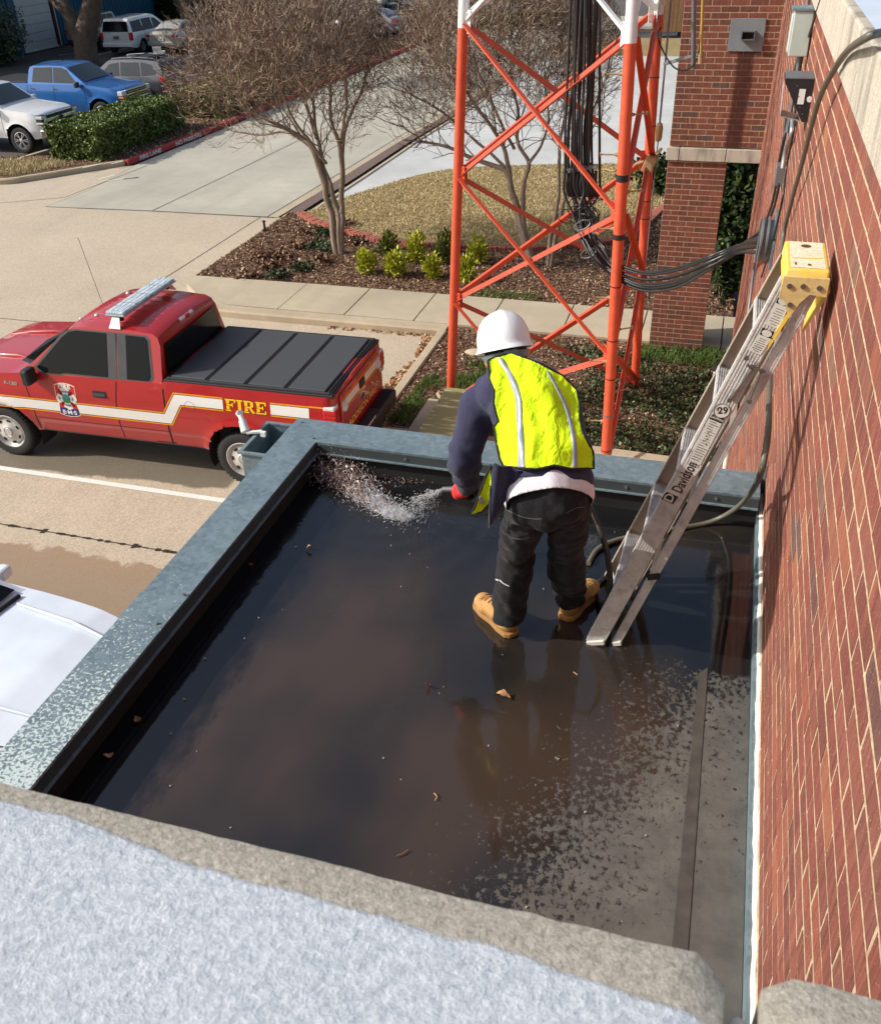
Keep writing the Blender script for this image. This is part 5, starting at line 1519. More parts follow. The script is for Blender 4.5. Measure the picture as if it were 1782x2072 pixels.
cut(me, neck + up_ * .015, (up_))
hbv = BVHTree.FromPolygons([v.co for v in me.vertices], [tuple(p.vertices) for p in me.polygons])
rel(me, PO); finish("hoodie", me, M['navy'], person, thick=.005)
# open front flap of the hoodie hanging on his left
def patch(name, outline, bv, mat, off=.010, depth_fn=None, thick=.003, step=7, wr=.0, binding=None):
    """cloth piece cut to a photo outline and laid on the surface below it"""
    P_ = [Vector((x, y)) for x, y in outline]
    xs = [p.x for p in P_]; ys = [p.y for p in P_]
    def inside(x, y):
        c = False; j = len(P_) - 1
        for i in range(len(P_)):
            if (P_[i].y > y) != (P_[j].y > y) and x < (P_[j].x - P_[i].x) * (y - P_[i].y) / (P_[j].y - P_[i].y) + P_[i].x: c = not c
            j = i
        return c
    bd = []
    for i in range(len(P_)):
        a, b = P_[i], P_[(i + 1) % len(P_)]; n = max(1, int((b - a).length / step))
        for k in range(n): bd.append(a.lerp(b, k / n))
    pts = list(bd); nb = len(bd)
    x = min(xs)
    while x < max(xs):
        y = min(ys)
        while y < max(ys):
            if inside(x, y) and min((Vector((x, y)) - q).length for q in bd) > step * .55: pts.append(Vector((x + random.uniform(-.6, .6), y + random.uniform(-.6, .6))))
            y += step
        x += step
    v2, e2, f2, _, _, _ = delaunay_2d_cdt(pts, [(i, (i + 1) % nb) for i in range(nb)], [], 1, 1e-4)
    co = []
    for p in v2:
        if depth_fn: q = depth_fn(p.x, p.y)
        else: q = drape(bv, [(p.x, p.y)], off)[0]
        co.append(q)
    if depth_fn is None:
        C_0 = Vector(CAM); co = [C_0 + Vector(ray(p.x, p.y)).normalized() * (q - C_0).dot(Vector(ray(p.x, p.y)).normalized()) for p, q in zip(v2, co)]
        co = [q + (C_0 - q).normalized() * .0 for q in co]
        # relax depth along the view ray so silhouettes do not tear
        nb_ = {i: set() for i in range(len(co))}
        for f in f2:
            for a in f:
                for b in f:
                    if a != b: nb_[a].add(b)
        C = Vector(CAM)
        dep = [(q - C).length for q in co]; dep0 = list(dep); hit = [bv.ray_cast(C, (q - C).normalized())[0] is not None for q in co]; dirs = [(q - C).normalized() for q in co]
        for _ in range(14):
            nd = [(sum(dep[j] for j in nb_[i]) / len(nb_[i])) if nb_[i] else dep[i] for i in range(len(co))]
            dep = [(min(nd[i], dep0[i]) if hit[i] else nd[i]) for i in range(len(co))]
        co = [C + dirs[i] * (dep[i] - .011 + (wr * (mnoise.noise(Vector((co[i].x * 14, co[i].y * 14, co[i].z * 6))) + .6 * math.sin(co[i].x * 70 + co[i].z * 45 + 4 * mnoise.noise(co[i] * 6))))) for i in range(len(co))]
    m = MB(); m.add([q - PO for q in co], [tuple(f) for f in f2])
    o = m.build(name, mat, person, smooth=180)
    s_ = o.modifiers.new("sub", 'SUBSURF'); s_.levels = 1; s_.render_levels = 1
    s_ = o.modifiers.new("t", 'SOLIDIFY'); s_.thickness = thick; s_.offset = 0
    if binding:
        m = MB(); m.tube([co[i] - PO for i in range(nb)] + [co[0] - PO], .0045, 5); m.build("binding", binding, person, smooth=60)
    return o, co
zt = lambda x, y: (863.4 + x * .25, 604.4 + y * .25)
vest = [zt(*p) for p in ((495, 500), (555, 468), (690, 438), (800, 480), (915, 522), (985, 560), (1095, 620), (1212, 735), (1235, 850), (1235, 980), (1262, 1090), (1345, 1240), (1350, 1372), (1180, 1380), (1030, 1350), (880, 1382), (750, 1370), (620, 1355), (590, 1300), (565, 1180), (540, 1040), (580, 990), (556, 920), (540, 850), (545, 740), (510, 650))]
vo, vco = patch("safety_vest", vest, hbv, M['hivis'], off=.014, wr=.011, thick=.003, step=7, binding=M['rubber'])
dg = bpy.context.evaluated_depsgraph_get(); vme = vo.evaluated_get(dg).to_mesh()
vbv = BVHTree.FromPolygons([v.co + PO for v in vme.vertices], [tuple(p.vertices) for p in vme.polygons])
def band(name, ctr, wpx, bv, mat, off=.003):
    c = curve_pts([(x, y) for x, y in ctr], 8); L, Rr = [], []
    for i, p in enumerate(c):
        t = (c[min(i + 1, len(c) - 1)] - c[max(i - 1, 0)]).normalized(); n = Vector((-t.y, t.x, 0)); w = wpx[0] + (wpx[1] - wpx[0]) * i / (len(c) - 1)
        L.append((p.x + n.x * w / 2, p.y + n.y * w / 2)); Rr.append((p.x - n.x * w / 2, p.y - n.y * w / 2))
    A, B = drape(bv, L, off), drape(bv, Rr, off); Cc = drape(bv, [(p.x, p.y) for p in c], off); k = len(c)
    m = MB(); m.add([p - PO for p in A + Cc + B], [(i, i + 1, k + i + 1, k + i) for i in range(k - 1)] + [(k + i, k + i + 1, 2 * k + i + 1, 2 * k + i) for i in range(k - 1)])
    o = m.build(name, mat, person, smooth=180); s_ = o.modifiers.new("t", 'SOLIDIFY'); s_.thickness = .0015; s_.offset = 0
    return o
band("reflective_strip", [zt(590, 486), zt(672, 620), zt(740, 800), zt(752, 1000), zt(764, 1200), zt(768, 1366)], (9, 14), vbv, M['tape'])
band("reflective_strip", [zt(972, 590), zt(1058, 740), zt(1130, 900), zt(1170, 1060), zt(1192, 1200), zt(1193, 1372)], (5, 10), vbv, M['tape'])
# hanging pieces: hoodie flap and vest front, each its own curved cloth
def hang(zref, y0, k=0.0):
    def fn(x, y):
        r = Vector(ray(x, y)); t = (y0 + k * (x - 990) * .001 - CAM[1]) / r.y
        q = Vector(CAM) + r * t; q.y += .010 * math.sin(x * .16 + y * .02); return q
    return fn
patch("hoodie_flap", [(1000, 935), (1018, 943), (1060, 952), (1075, 965), (1050, 985), (1024, 1010), (1005, 1040), (992, 1064), (988, 1055), (992, 1000), (994, 960)], None, M['navy'], depth_fn=hang(0, 2.66, 0.9), thick=.006, step=7)
patch("vest_front", [(992, 945), (996, 990), (988, 1022), (975, 1036), (953, 1038), (960, 1028), (966, 1010), (975, 985), (984, 960)], None, M['hivis'], depth_fn=hang(0, 2.98), thick=.003, step=6, binding=M['rubber'])
patch("vest_front_strip", [(968, 1008), (975, 1024), (981, 1022), (972, 1000)], None, M['tape'], depth_fn=lambda x, y: (lambda q: q)(hang(0, 2.972)(x, y)), thick=.002, step=6)
m = MB(); m.tube([hang(0, 2.655, .9)(990, y) - PO for y in (985, 1020, 1058, 1066)], .0022, 5); m.build("zip", M['zinc'], person)
# hood lying on the shoulders
m = MB(); chain(m, [(shL + bk_ * .035 + up_ * .02, .026), (shL.lerp(neck, .45) + bk_ * .045 + up_ * .035, .036), (neck + bk_ * .03 - sh_ * .06, .036), (neck + bk_ * .045, .034)])
me = remesh(m, .007, 4); fold(me, lambda c: mnoise.noise(c * 16) * .006); rel(me, PO); finish("hood", me, M['navy'], person)

# --- boots
for nm, an_, to, he in (("L", ankL, toeL, Vector((-.650, 3.045, 3.94))), ("R", ankR, toeR, Vector((-.442, 3.215, 3.94)))):
    d = (to - he); d.z = 0; d.normalize(); s_ = Vector((-d.y, d.x, 0))
    Fb = frame(s_, d, Vector((0, 0, 1)))
    m = MB()
    ellipsoid(m, he + d * .035 + Vector((0, 0, .018)), (.043, .050, .055), Fb)
    ellipsoid(m, he + d * .19 + Vector((0, 0, .006)), (.051, .075, .040), Fb)
    ellipsoid(m, he + d * .12 + Vector((0, 0, .018)), (.045, .09, .048), Fb)
    chain(m, [(he + d * .035 + Vector((0, 0, .03)), .044), (an_ + Vector((0, 0, .07)), .050)])
    me = remesh(m, .006, 5); fold(me, lambda c: mnoise.noise(c * 22) * .003 + math.sin(c.z * 160 + mnoise.noise(c * 10) * 4) * .0012)
    cut(me, Vector((0, 0, ZR + .018)), Vector((0, 0, -1)))
    rel(me, PO); bo = finish("boot", me, M['boot'], person)
    m = MB()
    out = [(-.040, .0), (-.046, .05), (-.040, .11), (-.050, .19), (-.042, .25), (-.018, .272), (.018, .270), (.042, .245), (.049, .18), (.040, .11), (.044, .05), (.038, .0), (.02, -.018), (-.02, -.018)]
    P_ = [he + s_ * a + d * b for a, b in out]
    m.prism([(p.x - PO.x, p.y - PO.y) for p in P_][::-1], .001, .024); so = m.build("sole", M['sole'], bo, bevel=.004)
    m = MB()
    for kx in range(4):
        c = he + d * (.20 - kx * .028) + Vector((0, 0, .052 + kx * .008)) - PO; m.tube([c - s_ * .028 - Vector((0, 0, .008)), c + Vector((0, 0, .004)), c + s_ * .028 - Vector((0, 0, .008))], .003, 5)
    m.build("lace", M['sole'], bo)

# --- gloves
for wr, hd, g, s_ in ((wrL, handL, gripL, 1), (wrR, handR, gripR, -1)):
    m = MB(); hand_parts(m, wr.lerp(hd, .25), hd, g, s_, 1.22)
    me = remesh(m, .0042, 3); rel(me, PO); go = finish("glove", me, M['glove'], person)
m = MB(); dL = (handL - wrL).normalized()
ellipsoid(m, handL + Vector((-.030, -.028, .006)), (.024, .016, .040)); ellipsoid(m, wrL.lerp(handL, .6) + Vector((-.012, -.018, -.01)), (.032, .022, .030))
me = remesh(m, .005, 3); rel(me, PO); finish("glove_back", me, M['glove_red'], person)
# --- hard hat
hc = head + hup * .028 - hfw * .004
hat = MB()
prof = [(0, .128)] + [(math.sin(t) ** .86, .128 * math.cos(t) ** .92) for t in np.linspace(.12, math.pi / 2 - .001, 16)] + [(1.03, -.012), (1.10, -.020), (1.105, -.0235), (1.07, -.0225), (.99, -.016), (.97, 0), (.94, .04), (.7, .09), (0.0, .12)]
n = 40; vs = []
for r_, h_ in prof:
    for k_ in range(n):
        a = 2 * math.pi * k_ / n; ex, ey = .104 * math.cos(a), .128 * math.sin(a)
        if r_ > 1.0 and math.sin(a) > 0: ey *= 1 + (r_ - 1) * 1.8
        ridge = .005 * math.exp(-(ex * r_ / .016) ** 2) * (1 if h_ > .02 else 0)
        vs.append(hc + hrt * ex * r_ + hfw * ey * r_ + hup * (h_ + ridge))
hat.add([v - PO for v in vs], [(i * n + k_, i * n + (k_ + 1) % n, (i + 1) * n + (k_ + 1) % n, (i + 1) * n + k_) for i in range(len(prof) - 1) for k_ in range(n)])
ho = hat.build("hard_hat", M['hat'], person, smooth=50)
m = MB(); pts = [hc + hrt * .090 * math.cos(a) + hfw * .112 * math.sin(a) - hup * .046 for a in np.linspace(math.pi * 1.02, math.pi * 1.98, 18)]
for i in range(len(pts) - 1): m.bar(pts[i] - PO, pts[i + 1] - PO, .004, .026, up=hup.cross(pts[i + 1] - pts[i])) if False else m.bar(pts[i] - PO, pts[i + 1] - PO, .026, .005, up=(pts[i] - hc).normalized())
m.box(hc - hfw * .116 - hup * .046 - PO, (.05, .012, .032), HR_)
m.build("suspension_band", plain("grey_plastic", hx(132, 146, 150), .4), ho)
ho.children[0].parent = ho

# --- hose in his hands and round to the roof
m = MB()
hs = [handL + Vector((-.06, -.002, -.002)), handL + Vector((.0, 0, 0)), handL + Vector((.10, .012, .002)), handL + Vector((.22, .05, .0)), handR + Vector((.03, .01, .02)), Vector((-.42, 3.30, 4.52)), Vector((-.30, 3.16, 4.40)), Vector((-.255, 3.14, 4.22)), Vector((-.262, 3.2, 4.05)), Vector((-.30, 3.32, 3.94)), Vector((-.34, 3.46, 3.918)), Vector((-.30, 3.56, 3.916)), Vector((-.20, 3.62, 3.916)), Vector((-.08, 3.66, 3.916))]
m.tube(curve_pts(hs, 8), .0128, 10)
tag(m.build("garden_hose", M['hose_dark'], None, smooth=60), "black end of the hose looping beside the worker's leg up to his gloves", "hose")
m = MB(); m.cyl(handL + Vector((-.10, -.006, -.006)), handL + Vector((-.03, 0, 0)), .011, 12, r1=.015)
tag(m.build("hose_nozzle", M['zinc'], None, smooth=40), "short hose nozzle in the worker's gloved left hand", "nozzle")
# ------------------------------------------------------------------ vehicles
def lerp(a, b, t): return a + (b - a) * t
def interp(prof, x):
    if x <= prof[0][0]: return prof[0][1]
    for (a, b), (c, d) in zip(prof[:-1], prof[1:]):
        if x <= c:
            t = (x - a) / (c - a) if c > a else 1
            return b + (d - b) * t
    return prof[-1][1]
M['glass'] = plain("dark_glass", (0.006, 0.007, 0.008, 1), .12, vary=.05, spec=.25)
M['glass_l'] = plain("tinted_glass", (0.04, 0.05, 0.055, 1), .14, vary=.05, spec=.5)
M['tyre'] = plain("tyre", (0.022, 0.022, 0.023, 1), .8, bump=.3, bscale=90)
M['trim'] = plain("black_trim", (0.02, 0.02, 0.022, 1), .55)
M['trim_grey'] = plain("grey_trim", (0.055, 0.060, 0.064, 1), .5)
M['red_lamp'] = plain("red_lamp", hx(196, 26, 30), .15, vary=.25, scale=30, spec=.6)
M['clear_lamp'] = plain("clear_lamp", hx(206, 210, 214), .12, vary=.2, scale=30, spec=.7)
M['amber'] = plain("amber_lamp", hx(220, 130, 50), .2)
M['steel_wheel'] = plain("steel_wheel", hx(198, 196, 190), .4, metal=.3, vary=.1, scale=9)
M['alloy'] = plain("alloy_wheel", hx(190, 192, 196), .3, metal=.6)
M['seam'] = plain("panel_gap", (0.008, 0.004, 0.004, 1), .9)

class Car:
    """loft car body: X forward, Y left, Z up; spec gives profiles in metres"""
    def __init__(s, root, S, paint):
        s.root, s.S, s.paint = root, S, paint
    def halfw(s, x, z):
        S = s.S; w = S['w']
        xr, xf = S['xr'], S['xf']
        tp = S.get('taper', .10)
        for e, d in ((xr, x - xr), (xf, xf - x)):
            r = S['rr'] if e == xr else S['rf']
            if d < r: q = max(0, 1 - d / r); w -= tp * q ** 2.2
        zb = S['sill']; zt = interp(S['top'], x)
        t = (z - zb) / max(.05, zt - zb)
        w -= .055 * max(0, .28 - t) / .28 * S.get('tuck', 1)      # tucks under at the sill
        w -= .05 * max(0, t - .72) / .28 * S.get('shoulder', 1)   # shoulder
        w += .012 * math.sin(math.pi * min(1, max(0, t)))
        for ax in S['axles']:                                      # flared arches
            d = math.hypot(x - ax, z - S['wr'])
            w += .028 * max(0, 1 - abs(d - S['ar']) / .10) if d > S['ar'] - .05 else 0
        return w
    def body(s, name='body'):
        S = s.S; dx = S.get('dx', .05); xs = list(np.arange(S['xr'], S['xf'] + dx * .5, dx)); xs[-1] = S['xf']
        nz = S.get('nz', 18); nt = 8; vs = []; idx = {}
        ring = 2 * (nz + 1) + (nt - 1)
        for i, x in enumerate(xs):
            zb = S['sill'] + S.get('endlift', .06) * (max(0, 1 - (x - S['xr']) / .3) + max(0, 1 - (S['xf'] - x) / .3)); zt = interp(S['top'], x)
            L = [(x, s.halfw(x, lerp(zb, zt, j / nz)), lerp(zb, zt, j / nz)) for j in range(nz + 1)]
            T = []
            w = L[-1][1]
            for k in range(1, nt):
                u = 1 - 2 * k / nt; T.append((x, w * u, zt + S.get('crown', .03) * (1 - u * u)))
            Rr = [(x, -y, z) for _, y, z in reversed(L)]
            vs += L + T + Rr
        vs = [list(v) for v in vs]; fs = []
        # snap side verts next to the wheel arches
        ar, wr = S['ar'], S['wr']
        def inarch(x, z): return any(math.hypot(x - ax, (z - wr)) < ar for ax in S['axles'])
        rows = set(range(nz + 1)) | set(range(ring - nz - 1, ring))
        for i in range(len(xs)):
            for j in rows:
                v = vs[i * ring + j]
                for ax in S['axles']:
                    d = math.hypot(v[0] - ax, v[2] - wr)
                    if abs(d - ar) < dx * .62 and d > 1e-3:
                        f = ar / d; v[0] = ax + (v[0] - ax) * f; v[2] = wr + (v[2] - wr) * f
        for i in range(len(xs) - 1):
            for j in range(ring - 1):
                q = (i * ring + j, i * ring + j + 1, (i + 1) * ring + j + 1, (i + 1) * ring + j)
                c = [sum(vs[a][k] for a in q) / 4 for k in range(3)]
                if (j < nz or j >= ring - nz - 1) and inarch(c[0], c[2]): continue
                fs.append(q)
        n = len(xs)
        fs.append(tuple(range(ring))[::-1]) ; fs.append(tuple(range((n - 1) * ring, n * ring)))
        m = MB(); m.add(vs, [f[::-1] for f in fs]); o = m.build(name, s.paint, s.root, smooth=38)
        s.vs = vs
        return o
    def arches(s):
        S = s.S; m = MB()
        for ax in S['axles']:
            for sg in (1, -1):
                n = 22; vs = []
                for k in range(n + 1):
                    a = math.pi * (-.12) + math.pi * 1.24 * k / n
                    x, z = ax + S['ar'] * math.cos(a), S['wr'] + S['ar'] * math.sin(a)
                    w = s.halfw(x, max(z, S['sill'])) - .004
                    vs += [(x, sg * w, z), (x, sg * (w - .35), z)]
                m.add(vs, [((2 * k, 2 * k + 1, 2 * k + 3, 2 * k + 2) if sg < 0 else (2 * k, 2 * k + 2, 2 * k + 3, 2 * k + 1)) for k in range(n)])
        m.box(((S['xr'] + S['xf']) / 2, 0, S['sill'] + .10), (S['xf'] - S['xr'] - .5, S['w'] * 1.3, .2))
        o = m.build("underbody", M['trim'], s.root, smooth=40); o['kind'] = 'stuff'
    def cabw(s, z):
        G = s.S['cab']; return lerp(G['wb'], G['wt'], min(1, max(0, (z - G['zb']) / (G['zt'] - G['zb']))))
    def cabin(s, name='cab'):
        """greenhouse: hull between belt ring and roof"""
        G = s.S['cab']; n = 10; vs = []
        # profile (x,z) from rear base over the roof to the front base
        pr = G['prof']; dense = [(p.x, p.y) for p in curve_pts(pr, 5)] if G.get('smooth', True) else pr
        N_ = 6
        for x, z in dense:
            w = s.cabw(z)
            zb = G['zb']
            L = [(x, lerp(G['wb'], w, k / N_), lerp(zb, z, k / N_)) for k in range(N_ + 1)]
            cr = G.get('crown', .04)
            T = [(x, w * u, z + cr * (1 - u * u) * min(1, (z - zb) / .3)) for u in (.9, .7, .4, 0, -.4, -.7, -.9)]
            vs += L + T + [(a, -b, c) for a, b, c in reversed(L)]
        ring = 2 * (N_ + 1) + 7
        fs = [(i * ring + j, i * ring + j + 1, (i + 1) * ring + j + 1, (i + 1) * ring + j) for i in range(len(dense) - 1) for j in range(ring - 1)]
        m = MB(); m.add(vs, [f[::-1] for f in fs]); return m.build(name, s.paint, s.root, smooth=35)
    def onside(s, x, z, off, sg=1):
        G = s.S['cab']
        if z > G['zb'] + .001: w = s.cabw(z)
        else: w = s.halfw(x, z)
        return Vector((x, sg * (w + off), z))
    def side_poly(s, name, poly, off, mat, sg=1, thick=.0, parent=None, fine=False, bevel=0, center=None):
        pts = [s.onside(x, z, off, sg) for x, z in poly]
        c = center or (sum(p[0] for p in poly) / len(poly), sum(p[1] for p in poly) / len(poly))
        cc = s.onside(c[0], c[1], off, sg); vs = pts + [cc]; k = len(pts)
        m = MB(); fs = [(i, (i + 1) % k, k) for i in range(k)]
        m.add(vs, fs if sg > 0 else [f[::-1] for f in fs])
        o = m.build(name, mat, parent or s.root)
        return o
    def side_quad(s, name, p0, p1, q0, q1, off, mat, sg=1, n=8, m_=2, parent=None):
        """strip between edge p0->p1 and q0->q1 following the panel"""
        vs = []; fs = []
        for i in range(n + 1):
            t = i / n
            for j in range(m_ + 1):
                u = j / m_; a = (lerp(p0[0], p1[0], t), lerp(p0[1], p1[1], t)); b = (lerp(q0[0], q1[0], t), lerp(q0[1], q1[1], t))
                vs.append(s.onside(lerp(a[0], b[0], u), lerp(a[1], b[1], u), off, sg))
        W_ = m_ + 1
        for i in range(n):
            for j in range(m_): fs.append((i * W_ + j, i * W_ + j + 1, (i + 1) * W_ + j + 1, (i + 1) * W_ + j))
        m = MB(); m.add(vs, fs); return m.build(name, mat, parent or s.root, smooth=60)
    def band(s, name, pts, w, off, mat, sg=1, parent=None):
        """ribbon along a 2D (x,z) polyline on the side"""
        L, Rr = [], []
        P2 = [Vector((p[0], p[1], 0)) for p in pts]
        for i, p in enumerate(P2):
            t0 = (p - P2[i - 1]).normalized() if i > 0 else (P2[1] - p).normalized()
            t1 = (P2[i + 1] - p).normalized() if i < len(P2) - 1 else t0
            n0 = Vector((-t0.y, t0.x, 0)); n1 = Vector((-t1.y, t1.x, 0)); nn = (n0 + n1).normalized(); sc = 1 / max(.35, nn.dot(n0))
            L.append(p + nn * w / 2 * sc); Rr.append(p - nn * w / 2 * sc)
        m = MB(); vs = []; fs = []
        for i in range(len(P2) - 1):
            n = max(1, int((P2[i + 1] - P2[i]).length / .05)); b = len(vs)
            for k in range(n + 1):
                t = k / n
                qa, qb = L[i].lerp(L[i + 1], t), Rr[i].lerp(Rr[i + 1], t)
                for u in range(5): q = qa.lerp(qb, u / 4); vs.append(s.onside(q.x, q.y, off, sg))
            fs += [(b + 5 * k + u, b + 5 * k + u + 1, b + 5 * k + u + 6, b + 5 * k + u + 5) for k in range(n) for u in range(4)]
        m.add(vs, fs); return m.build(name, mat, parent or s.root, smooth=60)
    def wheel(s, ax, sg, style='steel', turn=0):
        S = s.S; r = S['wr']; w = .24 if r > .36 else .2
        y = sg * (S['w'] - .005)
        e = bpy.data.objects.new("wheel", None); col.objects.link(e); e.parent = s.root; e.location = (ax, y, r); e.rotation_euler = (0, 0, turn); e.empty_display_size = .1
        m = MB(); ro = r; ri = r * .66
        prof = [(ri, 0), (ri + .015, .006), (ro - .05, .012), (ro - .018, 0), (ro, -.03), (ro, -w + .03), (ro - .02, -w), (ri, -w)]
        m.lathe([(a, b * sg) for a, b in prof], (0, 0, 0), 'Y', 36)
        if r > .3:
            for k in range(44):
                a = 2 * math.pi * k / 44
                m.box((ro * .997 * math.cos(a), -sg * .035, ro * .997 * math.sin(a)), (.012, .05, .03), Matrix.Rotation(-a + .3, 3, 'Y'))
        m.build("tyre", M['tyre'], e, smooth=35)
        m = MB()
        if style == 'steel':
            m.lathe([(a, b * sg) for a, b in ((ri + .004, -.002), (ri - .012, .004), (ri - .03, -.03), (ri - .055, -.05), (ri - .07, -.02), (.10, -.006), (.085, .004), (.075, .01), (.06, -.01), (0, -.012))], (0, 0, 0), 'Y', 40)
            m.build("rim", M['steel_wheel'], e, smooth=50)
            m = MB()
            for k in range(7):
                a = 2 * math.pi * k / 7; c = (.172 * math.cos(a), sg * -.0105, .172 * math.sin(a))
                m.box(c, (.032, .012, .056), Matrix.Rotation(-a, 3, 'Y'))
            m.build("vent_slot", M['seam'], e, bevel=.008)['kind'] = 'stuff'
            m = MB(); m.lathe([(.062, sg * .004), (.055, sg * .014), (0, sg * .016)], (0, 0, 0), 'Y', 20); m.build("hub_cap", M['steel_wheel'], e, smooth=50)
        else:
            m.lathe([(a, b * sg) for a, b in ((ri + .004, -.002), (ri - .015, .004), (ri - .03, -.05), (ri - .04, -.10))], (0, 0, 0), 'Y', 32)
            m.lathe([(.07, sg * .0), (.05, sg * .01), (0, sg * .012)], (0, 0, 0), 'Y', 16)
            for k in range(6):
                a = 2 * math.pi * k / 6
                d = Vector((math.cos(a), 0, math.sin(a)))
                for da in (-.16, .16):
                    d2 = Vector((math.cos(a + da), 0, math.sin(a + da)))
                    m.bar(d * .05 + Vector((0, -sg * .005, 0)), d2 * (ri - .012) + Vector((0, -sg * .012, 0)), .022, .03, up=(0, 1, 0))
            m.build("rim", M['alloy'], e, smooth=35)
            m = MB(); m.lathe([(ri - .02, sg * -.11), (0, sg * -.11)], (0, 0, 0), 'Y', 20); m.build("brake_disc", M['trim'], e)
        return e
    def top_quad(s, name, c, off, mat, n=8):
        """glass on the cab slope: c = 4 corners (x,y,z) rl,rr,fr,fl"""
        c = [Vector(p) for p in c]; nn = (c[1] - c[0]).cross(c[3] - c[0]).normalized(); m = MB(); vs = []; cr = s.S['cab'].get('crown', .04)
        if nn.z < 0: nn = -nn
        for i in range(n + 1):
            for j in range(n + 1):
                u, v = i / n, j / n; p = (c[0].lerp(c[1], u)).lerp(c[3].lerp(c[2], u), v)
                vs.append(p + nn * off + nn * cr * .55 * (1 - (2 * u - 1) ** 2))
        m.add(vs, [(i * (n + 1) + j, (i + 1) * (n + 1) + j, (i + 1) * (n + 1) + j + 1, i * (n + 1) + j + 1) for i in range(n) for j in range(n)])
        o = m.build(name, mat, s.root, smooth=60); return o

# ---- the red fire department pickup
FPOS = Vector((-5.770, 10.540, 0)); frot = math.atan2(-.0602, -.9981) - R(2.2)
M['red'] = mat_carpaint("fire_red", (0.41, 0.007, 0.009, 1)); M['red'].node_tree.nodes["Principled BSDF"].inputs["Roughness"].default_value = .42
fire = empty("fire_pickup", tuple(FPOS), frot, label="red fire department pickup with light bar, white stripe and black bed cover", cat="pickup truck")
S = dict(xr=-1.36, xf=4.62, w=.975, sill=.47, axles=(0, 3.69), wr=.392, ar=.52, rr=.12, rf=.45, taper=.07, dx=.04, nz=20, crown=.0, tuck=1.0, shoulder=.6, endlift=.04,
         top=[(-1.36, 1.425), (1.02, 1.43), (1.03, 1.40), (3.15, 1.36), (3.35, 1.33), (4.2, 1.27), (4.5, 1.20), (4.62, 1.12)],
         cab=dict(zb=1.36, zt=1.94, wb=.945, wt=.735, smooth=False, crown=.045,
                  prof=[(1.03, 1.37), (1.05, 1.80), (1.085, 1.885), (1.16, 1.925), (1.5, 1.945), (2.1, 1.945), (2.33, 1.925), (2.42, 1.895), (3.10, 1.42), (3.2, 1.37)]))
S['crown'] = .035
C_ = Car(fire, S, M['red'])
C_.body(); C_.arches(); C_.cabin()
for ax in (0, 3.69):
    for sg in (1, -1): C_.wheel(ax, sg, 'steel')
def vs_(*a): return a
# side windows: black surround then glass (driver's side is towards the camera)
for sg in (1, -1):
    w1 = [(2.82, 1.385), (2.93, 1.44), (2.52, 1.80), (2.40, 1.875), (2.28, 1.893), (1.84, 1.893), (1.84, 1.405), (2.50, 1.405), (2.60, 1.385)]
    C_.side_poly("window_surround", [(2.86, 1.368), (2.98, 1.43), (2.55, 1.82), (2.42, 1.895), (2.28, 1.908), (1.70, 1.908), (1.70, 1.385), (2.50, 1.385), (2.58, 1.368)], .004, M['trim_grey'], sg)
    C_.side_poly("side_window", w1, .009, M['glass'], sg)
    C_.side_poly("window_surround", [(1.685, 1.385), (1.685, 1.908), (1.25, 1.900), (1.20, 1.86), (1.16, 1.44), (1.20, 1.385)], .004, M['trim_grey'], sg)
    C_.side_poly("side_window", [(1.55, 1.405), (1.55, 1.890), (1.28, 1.885), (1.235, 1.85), (1.20, 1.45), (1.235, 1.405)], .009, M['glass'], sg)
    # panel gaps
    for pl in ([(3.13, .50), (3.13, 1.0), (3.17, 1.28), (3.10, 1.37)], [(1.80, .50), (1.78, 1.0), (1.72, 1.36)], [(1.72, 1.37), (1.69, 1.90)], [(3.10, 1.35), (1.25, 1.355)] if False else [(1.30, .50), (1.0, .505)], [(1.06, .49), (1.03, .9), (1.03, 1.42)]):
        C_.band("panel_gap", pl, .012 if pl[0][0] != 1.06 else .022, .0025, M['seam'], sg)
    C_.band("rocker_crease", [(3.1, .70), (1.06, .70)], .008, .002, plain("crease_red", (0.10, .003, .004, 1), .5), sg)
    C_.band("sill_edge", [(3.1, .475), (.55, .478)], .016, .003, M['trim_grey'], sg)
    # door handle
    C_.side_quad("handle_cup", (2.11, 1.205), (1.90, 1.205), (2.11, 1.115), (1.90, 1.115), .004, M['trim'], sg)
    hb = C_.side_quad("door_handle", (2.10, 1.185), (1.91, 1.185), (2.10, 1.145), (1.91, 1.145), .024, M['trim_grey'], sg)
    # arch lip
M['refl_white'] = plain("reflective_white", hx(226, 226, 222), .4, vary=.04, scale=40)
M['gold'] = plain("gold_vinyl", hx(236, 156, 30), .4, vary=.05)
M['gold_bright'] = plain("bright_gold_vinyl", hx(250, 196, 20), .35, vary=.06, scale=50)
M['maroon'] = plain("maroon_line", (0.05, .004, .006, 1), .5)
lo = [(4.45, .905), (1.02, .905), (.83, 1.205), (.17, 1.205)]
def offs(pl, d):
    out = []
    P2 = [Vector((a, b, 0)) for a, b in pl]
    for i, p in enumerate(P2):
        t0 = (p - P2[i - 1]).normalized() if i > 0 else (P2[1] - p).normalized(); t1 = (P2[i + 1] - p).normalized() if i < len(P2) - 1 else t0
        n0 = Vector((-t0.y, t0.x, 0)); n1 = Vector((-t1.y, t1.x, 0)); nn = (n0 + n1).normalized(); q = p + nn * d / max(.35, nn.dot(n0)); out.append((q.x, q.y))
    return out
for seg in (lo, [(-.50, 1.205), (-1.03, 1.205)]):
    C_.band("white_stripe", seg, .135, .003, M['refl_white'])
    for d in (.085, -.085):
        C_.band("gold_line", offs(seg, d), .019, .0032, M['gold'])
        C_.band("maroon_line", offs(seg, d * .865), .008, .0034, M['maroon'])
